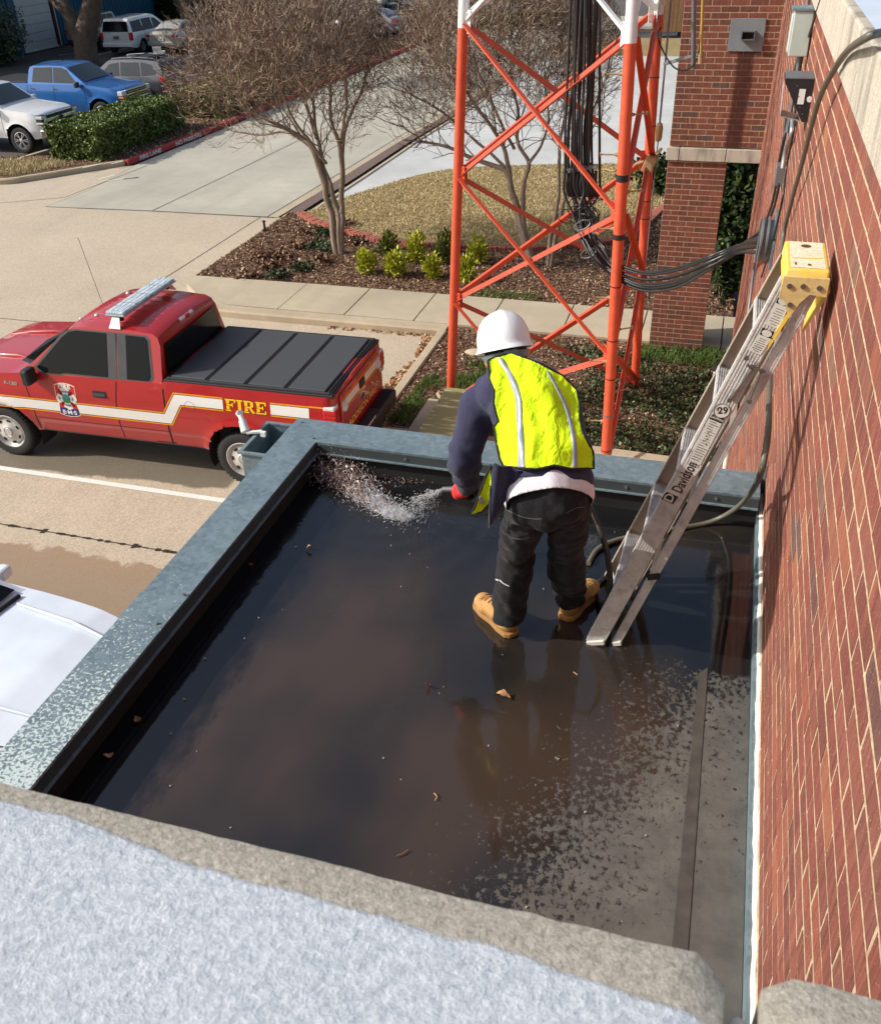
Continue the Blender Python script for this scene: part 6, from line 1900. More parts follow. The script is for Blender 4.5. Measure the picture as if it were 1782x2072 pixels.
C_.band("gold_line", [(-1.03, 1.295), (-1.33, 1.295)], .02, .0032, M['gold'])
# slab-serif FIRE
def glyph(ch):
    st, se = .26, .13
    B = []
    def r(x0, y0, x1, y1): B.append((x0, y0, x1, y1))
    if ch in 'FE':
        r(.08, 0, .08 + st, 1); r(0, 0, .46 if ch == 'F' else .85, .12); r(0, .88, .86, 1); r(.1, .46, .62, .58); r(.74, .70, .86, 1); r(.54, .36, .64, .68)
        if ch == 'E': r(.74, 0, .86, .30)
    if ch == 'I': r(.12, 0, .12 + st, 1); r(0, 0, .5, .12); r(0, .88, .5, 1)
    if ch == 'R': r(.08, 0, .08 + st, 1); r(0, 0, .44, .12); r(0, .88, .62, 1); r(.1, .42, .62, .54); r(.56, .5, .80, .93); B.append(('leg',))
    return B
def slab_text(s, x0, x1, z0, z1, mat, out_mat, surf, parent, skew=0.0, nm="lettering"):
    ws = {'F': .92, 'I': .58, 'R': .98, 'E': .94}
    tot = sum(ws[c] for c in s); sx = (x1 - x0) / tot; x = x0
    for c in s:
        for mt, g, off in ((out_mat, .035, 0.0), (mat, 0.0, .0012)):
            m = MB()
            for q in glyph(c):
                if q[0] == 'leg': poly = [(.40, .46), (.62, .46), (.92, .0), (.68, .0)]
                else: poly = [(q[0], q[1]), (q[2], q[1]), (q[2], q[3]), (q[0], q[3])]
                cx_ = sum(p[0] for p in poly) / 4; cy_ = sum(p[1] for p in poly) / 4
                vs = []
                for a, b in poly:
                    a += g * (1 if a > cx_ else -1) * 1.1; b += g * (1 if b > cy_ else -1)
                    vs.append(surf(x + a * sx, z0 + (z1 - z0) * b, off))
                m.add(vs, [(0, 1, 2, 3)])
            m.build(nm, mt, parent)
        x += ws[c] * sx
sd = lambda x, z, off: C_.onside(x, z, .003 + off, 1)
slab_text("FIRE", .135, -.455, 1.125, 1.290, M['gold_bright'], M['maroon'], sd, fire)
C_.band("fuel_door", [(.66 + .075 * math.cos(t), 1.12 + .075 * math.sin(t)) for t in np.linspace(0, 2 * math.pi, 22)], .004, .0036, plain("fuel_gap", (0.12, .01, .01, 1), .5))
# door shield
sh = [(2.70, 1.235), (2.625, 1.262), (2.54, 1.272), (2.455, 1.262), (2.38, 1.235), (2.38, 1.10), (2.40, 1.00), (2.38, .80), (2.46, .775), (2.54, .768), (2.62, .775), (2.70, .80), (2.68, 1.00), (2.70, 1.10)]
grow = lambda f: [(2.54 + (x - 2.54) * f, 1.02 + (z - 1.02) * f) for x, z in sh]
shield = C_.side_poly("door_shield", grow(1.0), .0036, M['refl_white'])
C_.side_poly("shield_border", grow(.965), .0042, M['gold'], parent=shield); C_.side_poly("shield_border", grow(.935), .0046, plain("shield_red", hx(200, 34, 30), .5), parent=shield)
C_.side_poly("shield_base", [(2.685, .90), (2.395, .90), (2.39, .81), (2.46, .785), (2.54, .78), (2.62, .785), (2.69, .81)], .0052, plain("shield_blue", hx(36, 36, 110), .5), parent=shield)
for a in range(4):
    t = math.pi / 4 + a * math.pi / 2; c0 = (2.54, 1.045)
    def pt_(r_, d): return (c0[0] + r_ * math.cos(t + d) * 1.0, c0[1] + r_ * math.sin(t + d) * 1.05)
    C_.side_poly("cross_arm", [pt_(.03, -.9), pt_(.16, -.42), pt_(.165, 0), pt_(.16, .42), pt_(.03, .9)] if False else [pt_(.02, -1.2), pt_(.155, -.5 + .785), pt_(.165, .0 + .785), pt_(.155, .5 + .785 - .35), pt_(.02, 1.2)], .0058, M['refl_white'], parent=shield)
for a in range(4):
    t = a * math.pi / 2 + math.pi / 2; c0 = (2.54, 1.045)
    q = lambda r_, d: (c0[0] + r_ * math.cos(t + d), c0[1] + r_ * math.sin(t + d) * 1.05)
    C_.side_poly("cross_arm", [q(.03, -.9), q(.14, -.5), q(.15, 0), q(.14, .5), q(.03, .9)], .0060, M['refl_white'], parent=shield)
    t2 = t + math.pi / 4; q2 = lambda r_, d: (c0[0] + r_ * math.cos(t2 + d), c0[1] + r_ * math.sin(t2 + d) * 1.05)
    C_.band("cross_line", [q2(.05, 0), q2(.15, 0)], .012, .0062, M['seam'], parent=shield)
C_.side_poly("seal", [(2.54 + .062 * math.cos(t), 1.045 + .068 * math.sin(t)) for t in np.linspace(0, 2 * math.pi, 20)[:-1]], .0068, plain("seal_green", hx(46, 140, 80), .5, vary=.5, scale=60), parent=shield)
C_.side_poly("seal_sky", [(2.54 + .055 * math.cos(t), 1.06 + .045 * math.sin(t)) for t in np.linspace(0, math.pi, 12)], .0072, plain("seal_blue", hx(70, 150, 190), .5), parent=shield)
def wrap_text(nm, s, size, cx_, cz_, mat, surf, parent, bold=.0, stretch=1.0, arch=0.0, slope=0.0):
    v, f = text_mesh(s, size, 0, bold)
    m = MB(); m.add([surf(cx_ - a * stretch, cz_ + b - arch * (a * stretch) ** 2, 0) for a, b, c in v], [q[::-1] for q in f]); return m.build(nm, mat, parent)
s2 = lambda x, z, off: C_.onside(x, z, .008, 1)
wrap_text("lettering", "FIRE", .085, 2.54, 1.222, M['refl_white'], s2, shield, bold=.003, stretch=1.25, arch=.6)
wrap_text("lettering", "E·M·S", .085, 2.54, .835, M['refl_white'], s2, shield, bold=.003, stretch=1.15)
wrap_text("lettering", "TEXAS", .034, 2.54, .945, M['seam'], s2, shield, bold=.0006)
wrap_text("lettering", "ADDISON", .034, 2.54, 1.145, M['seam'], s2, shield, bold=.0006)
wrap_text("lettering", "B", .05, 2.645, 1.045, M['seam'], s2, shield, bold=.001); wrap_text("lettering", "K", .05, 2.435, 1.045, M['seam'], s2, shield, bold=.001)
wrap_text("model_badge", "F-150", .065, 3.40, 1.185, M['chrome'], lambda x, z, o: C_.onside(x, z, .006, 1), fire, bold=.003, stretch=1.4)
# mirrors
for sg in (1, -1):
    m = MB(); m.box((2.98, sg * 1.07, 1.37), (.12, .20, .21)); m.box((2.98, sg * .99, 1.345), (.07, .12, .07)); m.build("mirror", M['trim'], fire, bevel=.03)
# windscreen, rear glass, cowl, hood
C_.top_quad("windscreen", [(2.47, .70, 1.865), (2.47, -.70, 1.865), (3.10, -.80, 1.42), (3.10, .80, 1.42)], .012, M['glass'])
m = MB(); vs = [(3.06, .84, 1.40), (3.06, -.84, 1.40), (3.34, -.70, 1.375), (3.42, 0, 1.385), (3.34, .70, 1.375)]; m.add([(x, y, z + .03) for x, y, z in vs], [(0, 1, 2, 3, 4)]); 
m.build("cowl", M['trim'], fire)
m = MB()
for i in range(5): m.tube([(3.12 + i * .045, y, 1.435 - i * .004 + .006 * (1 - (y / .8) ** 2)) for y in np.linspace(.72 - i * .02, -.72 + i * .02, 8)], .008, 5)
for yy_ in (.35, -.25): m.tube([(3.22, yy_ + .3, 1.46), (3.0, yy_ - .1, 1.50)], .009, 5)
m.build("cowl_grille", M['rubber'], fire)['kind'] = 'stuff'
for sg in (1, -1):
    m = MB(); m.tube([(3.42, sg * .46, 1.335), (3.6, sg * .45, 1.350), (4.0, sg * .42, 1.318), (4.35, sg * .38, 1.27)], [.02, .035, .035, .015], 8); m.build("hood_crease", M['red'], fire, smooth=60)
m = MB(); vs = [(1.032, .775, 1.47), (1.032, -.775, 1.47), (1.062, -.69, 1.80), (1.062, .69, 1.80)]
C_.top_quad("rear_window", [(1.014, .80, 1.45), (1.014, -.80, 1.45), (1.03, -.70, 1.80), (1.03, .70, 1.80)], .0, M['glass'])
m = MB(); m.box((1.085, 0, 1.893), (.05, .36, .06), Matrix.Rotation(R(-30), 3, 'Y')); lam = m.build("high_brake_lamp", M['clear_lamp'], fire, bevel=.01)
m = MB(); m.box((1.062, 0, 1.903), (.03, .11, .045), Matrix.Rotation(R(-30), 3, 'Y')); m.build("red_lens", M['red_lamp'], lam, bevel=.004)
# roof ribs
for i in range(7):
    y = -.54 + i * .18; m = MB(); m.tube([(1.28, y, 1.93 + .045 * (1 - (y / .735) ** 2)), (1.7, y, 1.948 + .045 * (1 - (y / .735) ** 2)), (2.2, y, 1.945 + .045 * (1 - (y / .735) ** 2) - .004)], .0065, 6); m.build("roof_rib", M['red'], fire, smooth=60)
# light bar
lb = bpy.data.objects.new("light_bar", None); col.objects.link(lb); lb.parent = fire; lb.location = (1.70, 0, 2.10); lb.rotation_euler = (0, 0, 0)
k = NT("lightbar_lens"); pp = k.pos(True); ss = k.sep(pp)
nn_ = k.noise(k.mapping(pp, (30, 6, 10)), 2, 3); k.col(k.ramp(nn_, [(.35, hx(120, 142, 156)[:3]), (.6, hx(196, 214, 224)[:3])])); k.set(rough=.12, spec=.7)
m = MB(); m.box((0, 0, .012), (.27, 1.36, .045)); m.build("lens", k.m, lb, bevel=.02)
m = MB(); m.box((0, 0, -.016), (.285, 1.38, .022)); m.build("tray", M['alu'], lb, bevel=.008)
for x in (-.07, 0, .07): 
    m = MB(); m.bar((x, -.64, .0365), (x, .64, .0365), .012, .004); m.build("lens_rib", M['refl_white'], lb)
for y in (-.01, .33, -.34):
    m = MB(); m.box((0, y, .0365), (.25, .012, .004)); m.build("lens_divider", M['alu'], lb)
for sg in (1, -1):
    m = MB(); m.box((0, sg * .60, -.06), (.11, .05, .10)); m.build("foot", M['trim'], lb)
    m = MB(); vs = [(-.05, sg * .66, -.03), (.05, sg * .66, -.03), (.085, sg * .745, -.17), (-.085, sg * .745, -.17)]; m.add(vs + [(x, y + sg * .006, z) for x, y, z in vs], [(0, 1, 2, 3), (7, 6, 5, 4), (0, 4, 5, 1), (2, 6, 7, 3), (1, 5, 6, 2), (3, 7, 4, 0)]); m.build("strap", M['alu'], lb)
for x, y, r_ in ((2.17, .42, .03), (2.21, -.44, .03), (2.33, .55, .018)):
    m = MB(); zc = 1.945 + .045 * (1 - (y / .735) ** 2); m.lathe([(r_, 0), (r_ * .8, .014), (0, .02)], (x, y, zc - .003), 'Z', 14); m.build("antenna_base", M['white_pvc'], fire, smooth=60)
m = MB(); m.cyl((2.42, -.10, 1.93), (2.62, -.18, 2.72), .0035, 5); m.build("antenna", M['trim'], fire)
# tonneau
k = NT("tonneau_vinyl"); pp = k.pos(True); nn_ = k.noise(pp, 40, 3); k.col((0.055, .060, .066, 1)); k.set(rough=.55, spec=.5); k.bump(nn_, .2, .002)
M['tonneau'] = k.m
m = MB(); m.box((-.17, 0, 1.435), (2.36, 1.86, .045)); m.build("bed_rail_frame", M['trim'], fire, bevel=.012)
for i in range(4):
    x0 = -1.24 + i * .555
    m = MB(); m.box((x0 + .265, 0, 1.468), (.500, 1.70, .030)); m.build("cover_panel", M['tonneau'], fire, bevel=.012)
    if i: 
        for dx_ in (-.026, 0.0):
            m = MB(); m.box((x0 - .009 + dx_, 0, 1.466), (.016, 1.70, .022)); m.build("cover_hinge", M['trim'], fire, bevel=.004)
for sg in (1, -1):
    for o_ in (.875, .905):
        m = MB(); m.bar((-1.30, sg * o_, 1.466), (.98, sg * o_, 1.466), .018, .012); m.build("cover_rail", M['trim_grey'] if o_ < .9 else M['trim'], fire, bevel=.003)
for x in (-1.28, -1.315):
    m = MB(); m.bar((x, -.88, 1.466), (x, .88, 1.466), .012, .014); m.build("cover_rail", M['trim'], fire, bevel=.003)
# tail end
XT = -1.362
def tail_poly(nm, poly, off, mat, parent=None):
    m = MB(); m.add([(XT - off, y, z) for y, z in poly], [tuple(range(len(poly)))]); bm = bmesh.new(); o = m.build(nm, mat, parent or fire); return o
def rect(y0, y1, z0, z1): return [(y0, z0), (y0, z1), (y1, z1), (y1, z0)]
m = MB(); m.box((XT - .012, 0, 1.08), (.03, 1.50, .60)); tg = m.build("tailgate", M['red'], fire, bevel=.012)
XT = -1.39
for a, b in ((.74, .10), (-.13, -.74)): tail_poly("white_stripe", rect(b, a, 1.16, 1.275), .002, M['refl_white'])
tail_poly("gold_line", rect(-.74, .74, 1.295, 1.312), .002, M['gold']); tail_poly("gold_line", rect(-.74, .74, 1.125, 1.14), .002, M['gold'])
m = MB(); m.box((XT - .008, -.01, 1.215), (.02, .19, .10)); m.build("tailgate_handle", M['trim'], fire, bevel=.01)
m = MB(); m.lathe([(.0, -.006), (.06, -.004), (.066, 0)], (XT, 0, 0), 'X', 24)
ov = m.build("oval_badge", M['chrome'], fire, smooth=50); ov.scale = (1, 1.35, .62); ov.location = (0, -.01, 1.03)
m = MB(); m.lathe([(.0, -.009), (.052, -.0085)], (XT, 0, 0), 'X', 24); ov2 = m.build("badge_field", plain("badge_blue", hx(20, 30, 70), .3), fire); ov2.scale = (1, 1.35, .62); ov2.location = (0, -.01, 1.03)
v, f = text_mesh("ADDISON FIRE", .135, 0, .004)
for off, mt, bb_ in ((.0022, M['maroon'], .010), (.003, plain("gold_letter", hx(240, 190, 110), .45), .004)):
    v, f = text_mesh("ADDISON FIRE", .135, 0, bb_); m = MB(); m.add([(XT - off, -a * 1.28 * 1.0, .875 + b) for a, b, c in v], [q for q in f]); m.build("lettering", mt, fire)
for sg in (1, -1):
    m = MB(); m.box((-1.30, sg * .905, 1.14), (.16, .145, .34)); tl = m.build("tail_lamp", M['clear_lamp'], fire, bevel=.02)
    m = MB(); m.box((-1.305, sg * .912, 1.16), (.165, .147, .22)); m.build("red_lens", M['red_lamp'], tl, bevel=.012)
    for z_ in (1.10, 1.155, 1.21):
        m = MB(); m.box((-1.305, sg * .914, z_), (.17, .149, .006)); m.build("lens_rib", plain("dark_red", hx(120, 14, 18), .3), tl)
    m = MB(); m.lathe([(.0, -.045), (.05, -.04), (.068, -.015), (.07, 0)], (XT, sg * .66, 1.19), 'X', 20); m.build("round_lamp", M['clear_lamp'], fire, smooth=50)
m = MB(); m.box((-1.46, 0, .60), (.20, 1.88, .20)); m.build("rear_bumper", M['trim'], fire, bevel=.03)
m = MB()
for i in range(26):
    y = -.85 + i * .068
    if abs(y) > .28: m.box((-1.46, y, .704), (.14, .03, .008))
m.build("bumper_tread", M['rubber'], fire)['kind'] = 'stuff'
m = MB(); m.box((XT - .15, .10, .63), (.006, .33, .165)); pl = m.build("licence_plate", M['refl_white'], fire, bevel=.004)
m = MB(); v, f = text_mesh("129-3311", .065, 0, .001); m.add([(XT - .1545, .10 - a, .615 + b) for a, b, c in v], f); m.build("plate_text", M['ink'], pl)
m = MB(); v, f = text_mesh("TEXAS", .028, 0, .0005); m.add([(XT - .1545, .10 - a, .685 + b) for a, b, c in v], f); m.build("plate_text", M['ink'], pl)

# the cab stands a little taller than the body tables above say
for o in fire.children:
    if o.type == 'MESH' and o.name.split('.')[0] not in ('body', 'bed_rail_frame', 'cover_panel', 'cover_hinge', 'cover_rail', 'tailgate', 'wheel'):
        for v in o.data.vertices:
            if v.co.z > 1.36 and v.co.x > .98: v.co.z = 1.36 + (v.co.z - 1.36) * 1.13
        o.data.update()
for c_ in lam.children:
    for v in c_.data.vertices: v.co.z = 1.36 + (v.co.z - 1.36) * 1.13
lb.location.z = 2.20
# ---- generic parked vehicles
def windows(C, wins, mat, surround=None):
    for sg in (1, -1):
        for w in wins:
            if surround:
                cx_ = sum(p[0] for p in w) / len(w); cz_ = sum(p[1] for p in w) / len(w)
                C.side_poly("window_surround", [(cx_ + (x - cx_) * 1.06, cz_ + (z - cz_) * 1.09) for x, z in w], .004, surround, sg)
            C.side_poly("side_window", w, .010, mat, sg)
def pickup(name, loc, rot, label, paint, glass, grille_style, bed_dark=True):
    root = empty(name, loc, rot, label=label, cat="pickup truck")
    S = dict(xr=-1.25, xf=4.62, w=.985, sill=.45, axles=(0, 3.69), wr=.40, ar=.52, rr=.12, rf=.55, taper=.14, dx=.08, nz=12, crown=.04, shoulder=.8,
             top=[(-1.25, 1.36), (.70, 1.36), (.71, 1.34), (3.1, 1.34), (3.35, 1.32), (4.2, 1.24), (4.5, 1.17), (4.62, 1.05)],
             cab=dict(zb=1.33, zt=1.93, wb=.94, wt=.74, smooth=False, crown=.045,
                      prof=[(.72, 1.34), (.80, 1.80), (.86, 1.89), (1.0, 1.92), (1.6, 1.935), (2.1, 1.93), (2.35, 1.90), (3.10, 1.40), (3.2, 1.34)]))
    C = Car(root, S, paint); C.body(); C.arches(); C.cabin()
    for ax in (0, 3.69):
        for sg in (1, -1): C.wheel(ax, sg, 'alloy')
    windows(C, [[(2.80, 1.40), (2.40, 1.80), (2.22, 1.86), (1.86, 1.87), (1.86, 1.41)], [(1.78, 1.41), (1.78, 1.87), (1.02, 1.85), (.94, 1.42)]], glass, M['trim'])
    C.top_quad("windscreen", [(2.42, .70, 1.865), (2.42, -.70, 1.865), (3.08, -.80, 1.42), (3.08, .80, 1.42)], .012, M['glass_l'])
    C.top_quad("rear_window", [(.735, .76, 1.44), (.735, -.76, 1.44), (.80, -.68, 1.78), (.80, .68, 1.78)], .0, M['glass'])
    for sg in (1, -1):
        for pl in ([(3.12, .48), (3.14, 1.2), (3.05, 1.34)], [(1.82, .48), (1.82, 1.34)], [(.85, .7), (.84, 1.34)], [(.70, .47), (.70, 1.34)]): C.band("panel_gap", pl, .012, .003, M['seam'], sg)
        for x in (1.98, 1.02):
            C.side_quad("door_handle", (x, 1.20), (x - .16, 1.20), (x, 1.165), (x - .16, 1.165), .02, M['trim'] if grille_style == 'bow' else paint, sg)
        m = MB(); m.box((2.92, sg * 1.08, 1.36), (.13, .19, .19)); m.build("mirror", M['trim'] if grille_style == 'bow' else paint, root, bevel=.03)
        m = MB(); m.box((-1.22, sg * .93, 1.1), (.10, .10, .36)); m.build("tail_lamp", M['red_lamp'], root, bevel=.02)
    if bed_dark:
        m = MB(); m.box((-.28, 0, 1.385), (1.86, 1.76, .03)); m.build("bed_cover", M['trim'], root, bevel=.01)
    # front end
    xf = 4.60
    if grille_style == 'bow':
        m = MB(); m.box((xf + .01, 0, .98), (.10, 1.34, .34)); g = m.build("grille", M['trim'], root, bevel=.02)
        for z_ in (1.145, .99, .83): m = MB(); m.box((xf + .055, 0, z_), (.05, 1.40 if z_ != .99 else 1.34, .05 if z_ != .99 else .06)); m.build("grille_bar", M['chrome'], g, bevel=.012)
        for z_ in (1.07, .91): m = MB(); m.box((xf + .055, 0, z_), (.03, 1.2, .022)); m.build("grille_bar", M['alloy'], g)
        m = MB(); m.box((xf + .09, 0, .99), (.02, .26, .07)); m.box((xf + .09, 0, .99), (.021, .12, .10)); m.build("emblem", plain("gold_emblem", hx(190, 160, 90), .3, metal=.7), g, bevel=.008)
        for sg in (1, -1):
            m = MB(); m.box((xf - .05, sg * .79, 1.06), (.22, .28, .17)); h = m.build("headlamp", M['clear_lamp'], root, bevel=.03)
            m = MB(); m.box((xf - .03, sg * .79, .93), (.20, .28, .06)); m.build("turn_lamp", M['amber'], h, bevel=.01)
        m = MB(); m.box((xf + .03, 0, .62), (.22, 1.90, .22)); m.build("bumper", M['chrome'], root, bevel=.05)
    else:
        m = MB(); m.box((xf + .01, 0, 1.0), (.10, 1.30, .36)); g = m.build("grille", M['trim'], root, bevel=.03)
        for z_ in (1.16, 1.0, .85): m = MB(); m.box((xf + .055, 0, z_), (.05, 1.26 if z_ != 1.0 else 1.72, .04 if z_ != 1.0 else .10)); m.build("grille_bar", M['chrome'], g, bevel=.015)
        m = MB(); m.lathe([(.0, .02), (.08, .016), (.085, 0)], (0, 0, 0), 'X', 20); e_ = m.build("oval_badge", plain("badge_navy", hx(24, 34, 70), .25), g, smooth=50); e_.location = (xf + .085, 0, 1.0); e_.scale = (1, 1.4, .62)
        for sg in (1, -1):
            m = MB(); m.box((xf - .08, sg * .82, 1.02), (.26, .24, .30)); h = m.build("headlamp", M['trim'], root, bevel=.03)
            m = MB(); m.box((xf - .06, sg * .83, 1.10), (.25, .235, .10)); m.build("lens", M['clear_lamp'], h, bevel=.02)
            m = MB(); m.box((xf - .06, sg * .83, .93), (.25, .235, .06)); m.build("lens", M['clear_lamp'], h, bevel=.01)
            m = MB(); m.lathe([(.055, 0), (.05, .02), (0, .02)], (xf + .10, sg * .72, .60), 'X', 14); m.build("fog_lamp", M['trim'], root, smooth=40)
        m = MB(); m.box((xf + .0, 0, .62), (.24, 1.92, .26)); m.build("bumper", M['chrome'], root, bevel=.05)
        m = MB(); m.box((xf + .0, 0, .44), (.20, 1.6, .12)); m.build("air_dam", M['trim'], root, bevel=.02)
    return root
M['white_car'] = mat_carpaint("pearl_white", hx(226, 228, 230))
M['blue_car'] = mat_carpaint("metallic_blue", (0.012, 0.13, 0.42, 1), .25)
M['grey_car'] = mat_carpaint("metallic_grey", (0.075, 0.08, 0.09, 1), .4)
M['silver_car'] = mat_carpaint("pale_silver", hx(190, 186, 176), .3)
M['silver_blue'] = mat_carpaint("silver_white", hx(216, 226, 236), .0)
M['beige_car'] = mat_carpaint("pewter", hx(150, 146, 136), .4)
pickup("white_pickup", (-26.06, 27.77, 0), 0.0, "white crew cab pickup with chrome grille parked beyond the kerb nose", M['white_car'], M['glass_l'], 'oval', False)
pickup("blue_pickup", (-26.08, 32.42, 0), 0.0, "bright blue crew cab pickup parked behind the clipped hedge", M['blue_car'], M['glass_l'], 'bow', True)

def wagon(name, loc, rot, label, cat, paint, spec, glass):
    root = empty(name, loc, rot, label=label, cat=cat)
    C = Car(root, spec, paint); C.body(); C.arches(); C.cabin()
    for ax in spec['axles']:
        for sg in (1, -1): C.wheel(ax, sg, 'alloy')
    windows(C, spec['wins'], glass, M['trim'])
    for q, nm in spec['glass']: C.top_quad(nm, q, .012, glass)
    L = spec
    for sg in (1, -1):
        for pl in spec['gaps']: C.band("panel_gap", pl, .012, .003, M['seam'], sg)
        m = MB(); x, z, d = spec['tl']; m.box((x, sg * (spec['w'] - .11), z), d); m.build("tail_lamp", M['red_lamp'], root, bevel=.03)
        m = MB(); m.box((spec['xf'] - .12, sg * (spec['w'] - .20), spec['lampz']), (.28, .26, .12)); m.build("headlamp", M['clear_lamp'], root, bevel=.03)
        m = MB(); m.box((spec['mir'], sg * (spec['w'] + .06), spec['cab']['zb'] + .04), (.12, .16, .13)); m.build("mirror", paint, root, bevel=.03)
    m = MB(); m.box((spec['xr'] + .03, 0, .50), (.16, spec['w'] * 1.86, .20)); m.build("rear_bumper", spec.get('bump', paint), root, bevel=.04)
    m = MB(); m.box((spec['xr'] - .02 - spec.get('platein', 0), 0, spec['platez']), (.02, .33, .16)); pl = m.build("licence_plate", spec.get('plate', M['refl_white']), root)
    m = MB(); v, f = text_mesh("TX 4827", .07, 0, .001); m.add([(spec['xr'] - .032 - spec.get('platein', 0), -a, spec['platez'] + b) for a, b, c in v], f); m.build("plate_text", M['ink'], pl)
    return root, C
sp_suv = dict(xr=-.98, xf=3.62, w=.90, sill=.36, axles=(0, 2.67), wr=.36, ar=.43, rr=.35, rf=.7, taper=.16, dx=.08, nz=12, crown=.04,
    top=[(-.98, .98), (-.80, 1.10), (2.2, 1.06), (2.6, 1.04), (3.3, .93), (3.62, .72)],
    cab=dict(zb=1.05, zt=1.66, wb=.86, wt=.63, crown=.03, prof=[(-.92, 1.06), (-.66, 1.50), (-.50, 1.62), (.3, 1.68), (1.2, 1.66), (1.62, 1.60), (2.28, 1.10), (2.4, 1.05)]),
    wins=[[(1.95, 1.12), (1.52, 1.50), (1.12, 1.56), (1.08, 1.12)], [(1.0, 1.12), (1.02, 1.57), (.22, 1.58), (.16, 1.12)], [(.08, 1.13), (.13, 1.58), (-.34, 1.50), (-.56, 1.28), (-.50, 1.17)]],
    glass=[([(1.66, .58, 1.565), (1.66, -.58, 1.565), (2.26, -.74, 1.12), (2.26, .74, 1.12)], "windscreen"), ([(-.86, .70, 1.18), (-.86, -.70, 1.18), (-.64, -.57, 1.53), (-.64, .57, 1.53)], "rear_window")],
    gaps=[[(2.02, .42), (2.05, 1.05)], [(1.04, .42), (1.04, 1.05)], [(.12, .75), (.12, 1.05)]], tl=(-.84, 1.02, (.26, .22, .17)), lampz=.82, mir=1.88, platez=.80)
ro, C = wagon("grey_suv", (-22.75, 35.9, 0), math.pi + .02, "metallic grey sport utility car with roof rails behind the blue pickup", "suv", M['grey_car'], sp_suv, M['glass_l'])
for sg in (1, -1):
    m = MB(); m.tube(curve_pts([(-.45, sg * .56, 1.64), (-.35, sg * .57, 1.71), (.5, sg * .58, 1.745), (1.35, sg * .57, 1.70), (1.45, sg * .56, 1.65)], 6), .018, 6); m.build("roof_rail", M['alloy'], ro, smooth=60)
m = MB(); m.box((.1, 0, 1.735), (.9, .95, .03)); 
for x in (-.2, .5): m.bar((x, -.6, 1.76), (x, .6, 1.76), .04, .025)
m.build("roof_rack", M['trim'], ro)
sg_ = empty("real_estate_sign", tuple(Vector((-22.5, 36.0, 1.78))), 0.3, label="small white folded sign standing on the grey car's roof", cat="sign")
m = MB(); m.box((0, 0, .14), (.34, .02, .26), Matrix.Rotation(.25, 3, 'X')); m.box((.05, .12, .05), (.4, .25, .1)); m.build("board", M['refl_white'], sg_)
sp_van = dict(xr=-1.0, xf=3.95, w=.97, sill=.34, axles=(0, 3.05), wr=.34, ar=.41, rr=.25, rf=.9, taper=.16, dx=.09, nz=12, crown=.04,
    top=[(-1.0, 1.02), (-.95, 1.10), (2.6, 1.06), (3.2, 1.0), (3.7, .85), (3.95, .62)],
    cab=dict(zb=1.05, zt=1.72, wb=.93, wt=.72, crown=.03, prof=[(-1.0, 1.06), (-.88, 1.50), (-.80, 1.66), (-.5, 1.74), (1.2, 1.75), (1.9, 1.70), (2.9, 1.10), (3.1, 1.05)]),
    wins=[[(2.5, 1.12), (1.95, 1.52), (1.55, 1.60), (1.50, 1.10)], [(1.42, 1.10), (1.46, 1.62), (.45, 1.63), (.42, 1.10)], [(.35, 1.10), (.38, 1.63), (-.62, 1.60), (-.74, 1.12)]],
    glass=[([(1.98, .66, 1.66), (1.98, -.66, 1.66), (2.88, -.80, 1.12), (2.88, .80, 1.12)], "windscreen"), ([(-1.01, .78, 1.14), (-1.01, -.78, 1.14), (-.86, -.70, 1.62), (-.86, .70, 1.62)], "rear_window")],
    gaps=[[(2.45, .42), (2.5, 1.05)], [(1.46, .42), (1.46, 1.05)], [(.40, .8), (.40, 1.05)]], tl=(-.92, .92, (.18, .18, .38)), lampz=.78, mir=2.3, platez=.86, plate=M['zinc'])
wagon("white_minivan", (-32.84, 49.7, 0), math.pi / 2 + .03, "white minivan seen from behind in the far parking row", "minivan", M['white_car'], sp_van, M['glass'])
sp_sed = dict(xr=-1.02, xf=3.66, w=.90, sill=.30, axles=(0, 2.8), wr=.33, ar=.40, rr=.4, rf=.8, taper=.18, dx=.09, nz=12, crown=.05,
    top=[(-1.02, .90), (-.85, 1.03), (-.2, 1.04), (2.0, .98), (2.6, .94), (3.3, .82), (3.66, .62)],
    cab=dict(zb=.97, zt=1.42, wb=.84, wt=.58, crown=.03, prof=[(-.55, .98), (-.05, 1.26), (.30, 1.40), (.9, 1.45), (1.35, 1.40), (2.1, 1.02), (2.25, .97)]),
    wins=[[(1.85, 1.04), (1.32, 1.33), (.98, 1.37), (.95, 1.04)], [(.88, 1.04), (.91, 1.37), (.35, 1.33), (-.05, 1.15), (.0, 1.06)]],
    glass=[([(1.36, .52, 1.365), (1.36, -.52, 1.365), (2.05, -.70, 1.04), (2.05, .70, 1.04)], "windscreen"), ([(-.45, .66, 1.05), (-.45, -.66, 1.05), (.25, -.50, 1.355), (.25, .50, 1.355)], "rear_window")],
    gaps=[[(1.95, .4), (1.98, .97)], [(.92, .4), (.92, .97)]], tl=(-.90, .86, (.24, .34, .12)), lampz=.66, mir=1.75, platez=.72)
wagon("silver_sedan", (-30.55, 50.5, 0), math.pi / 2 - .02, "pale silver sedan with a light roof beside the white minivan", "car", M['silver_car'], sp_sed, M['glass_l'])
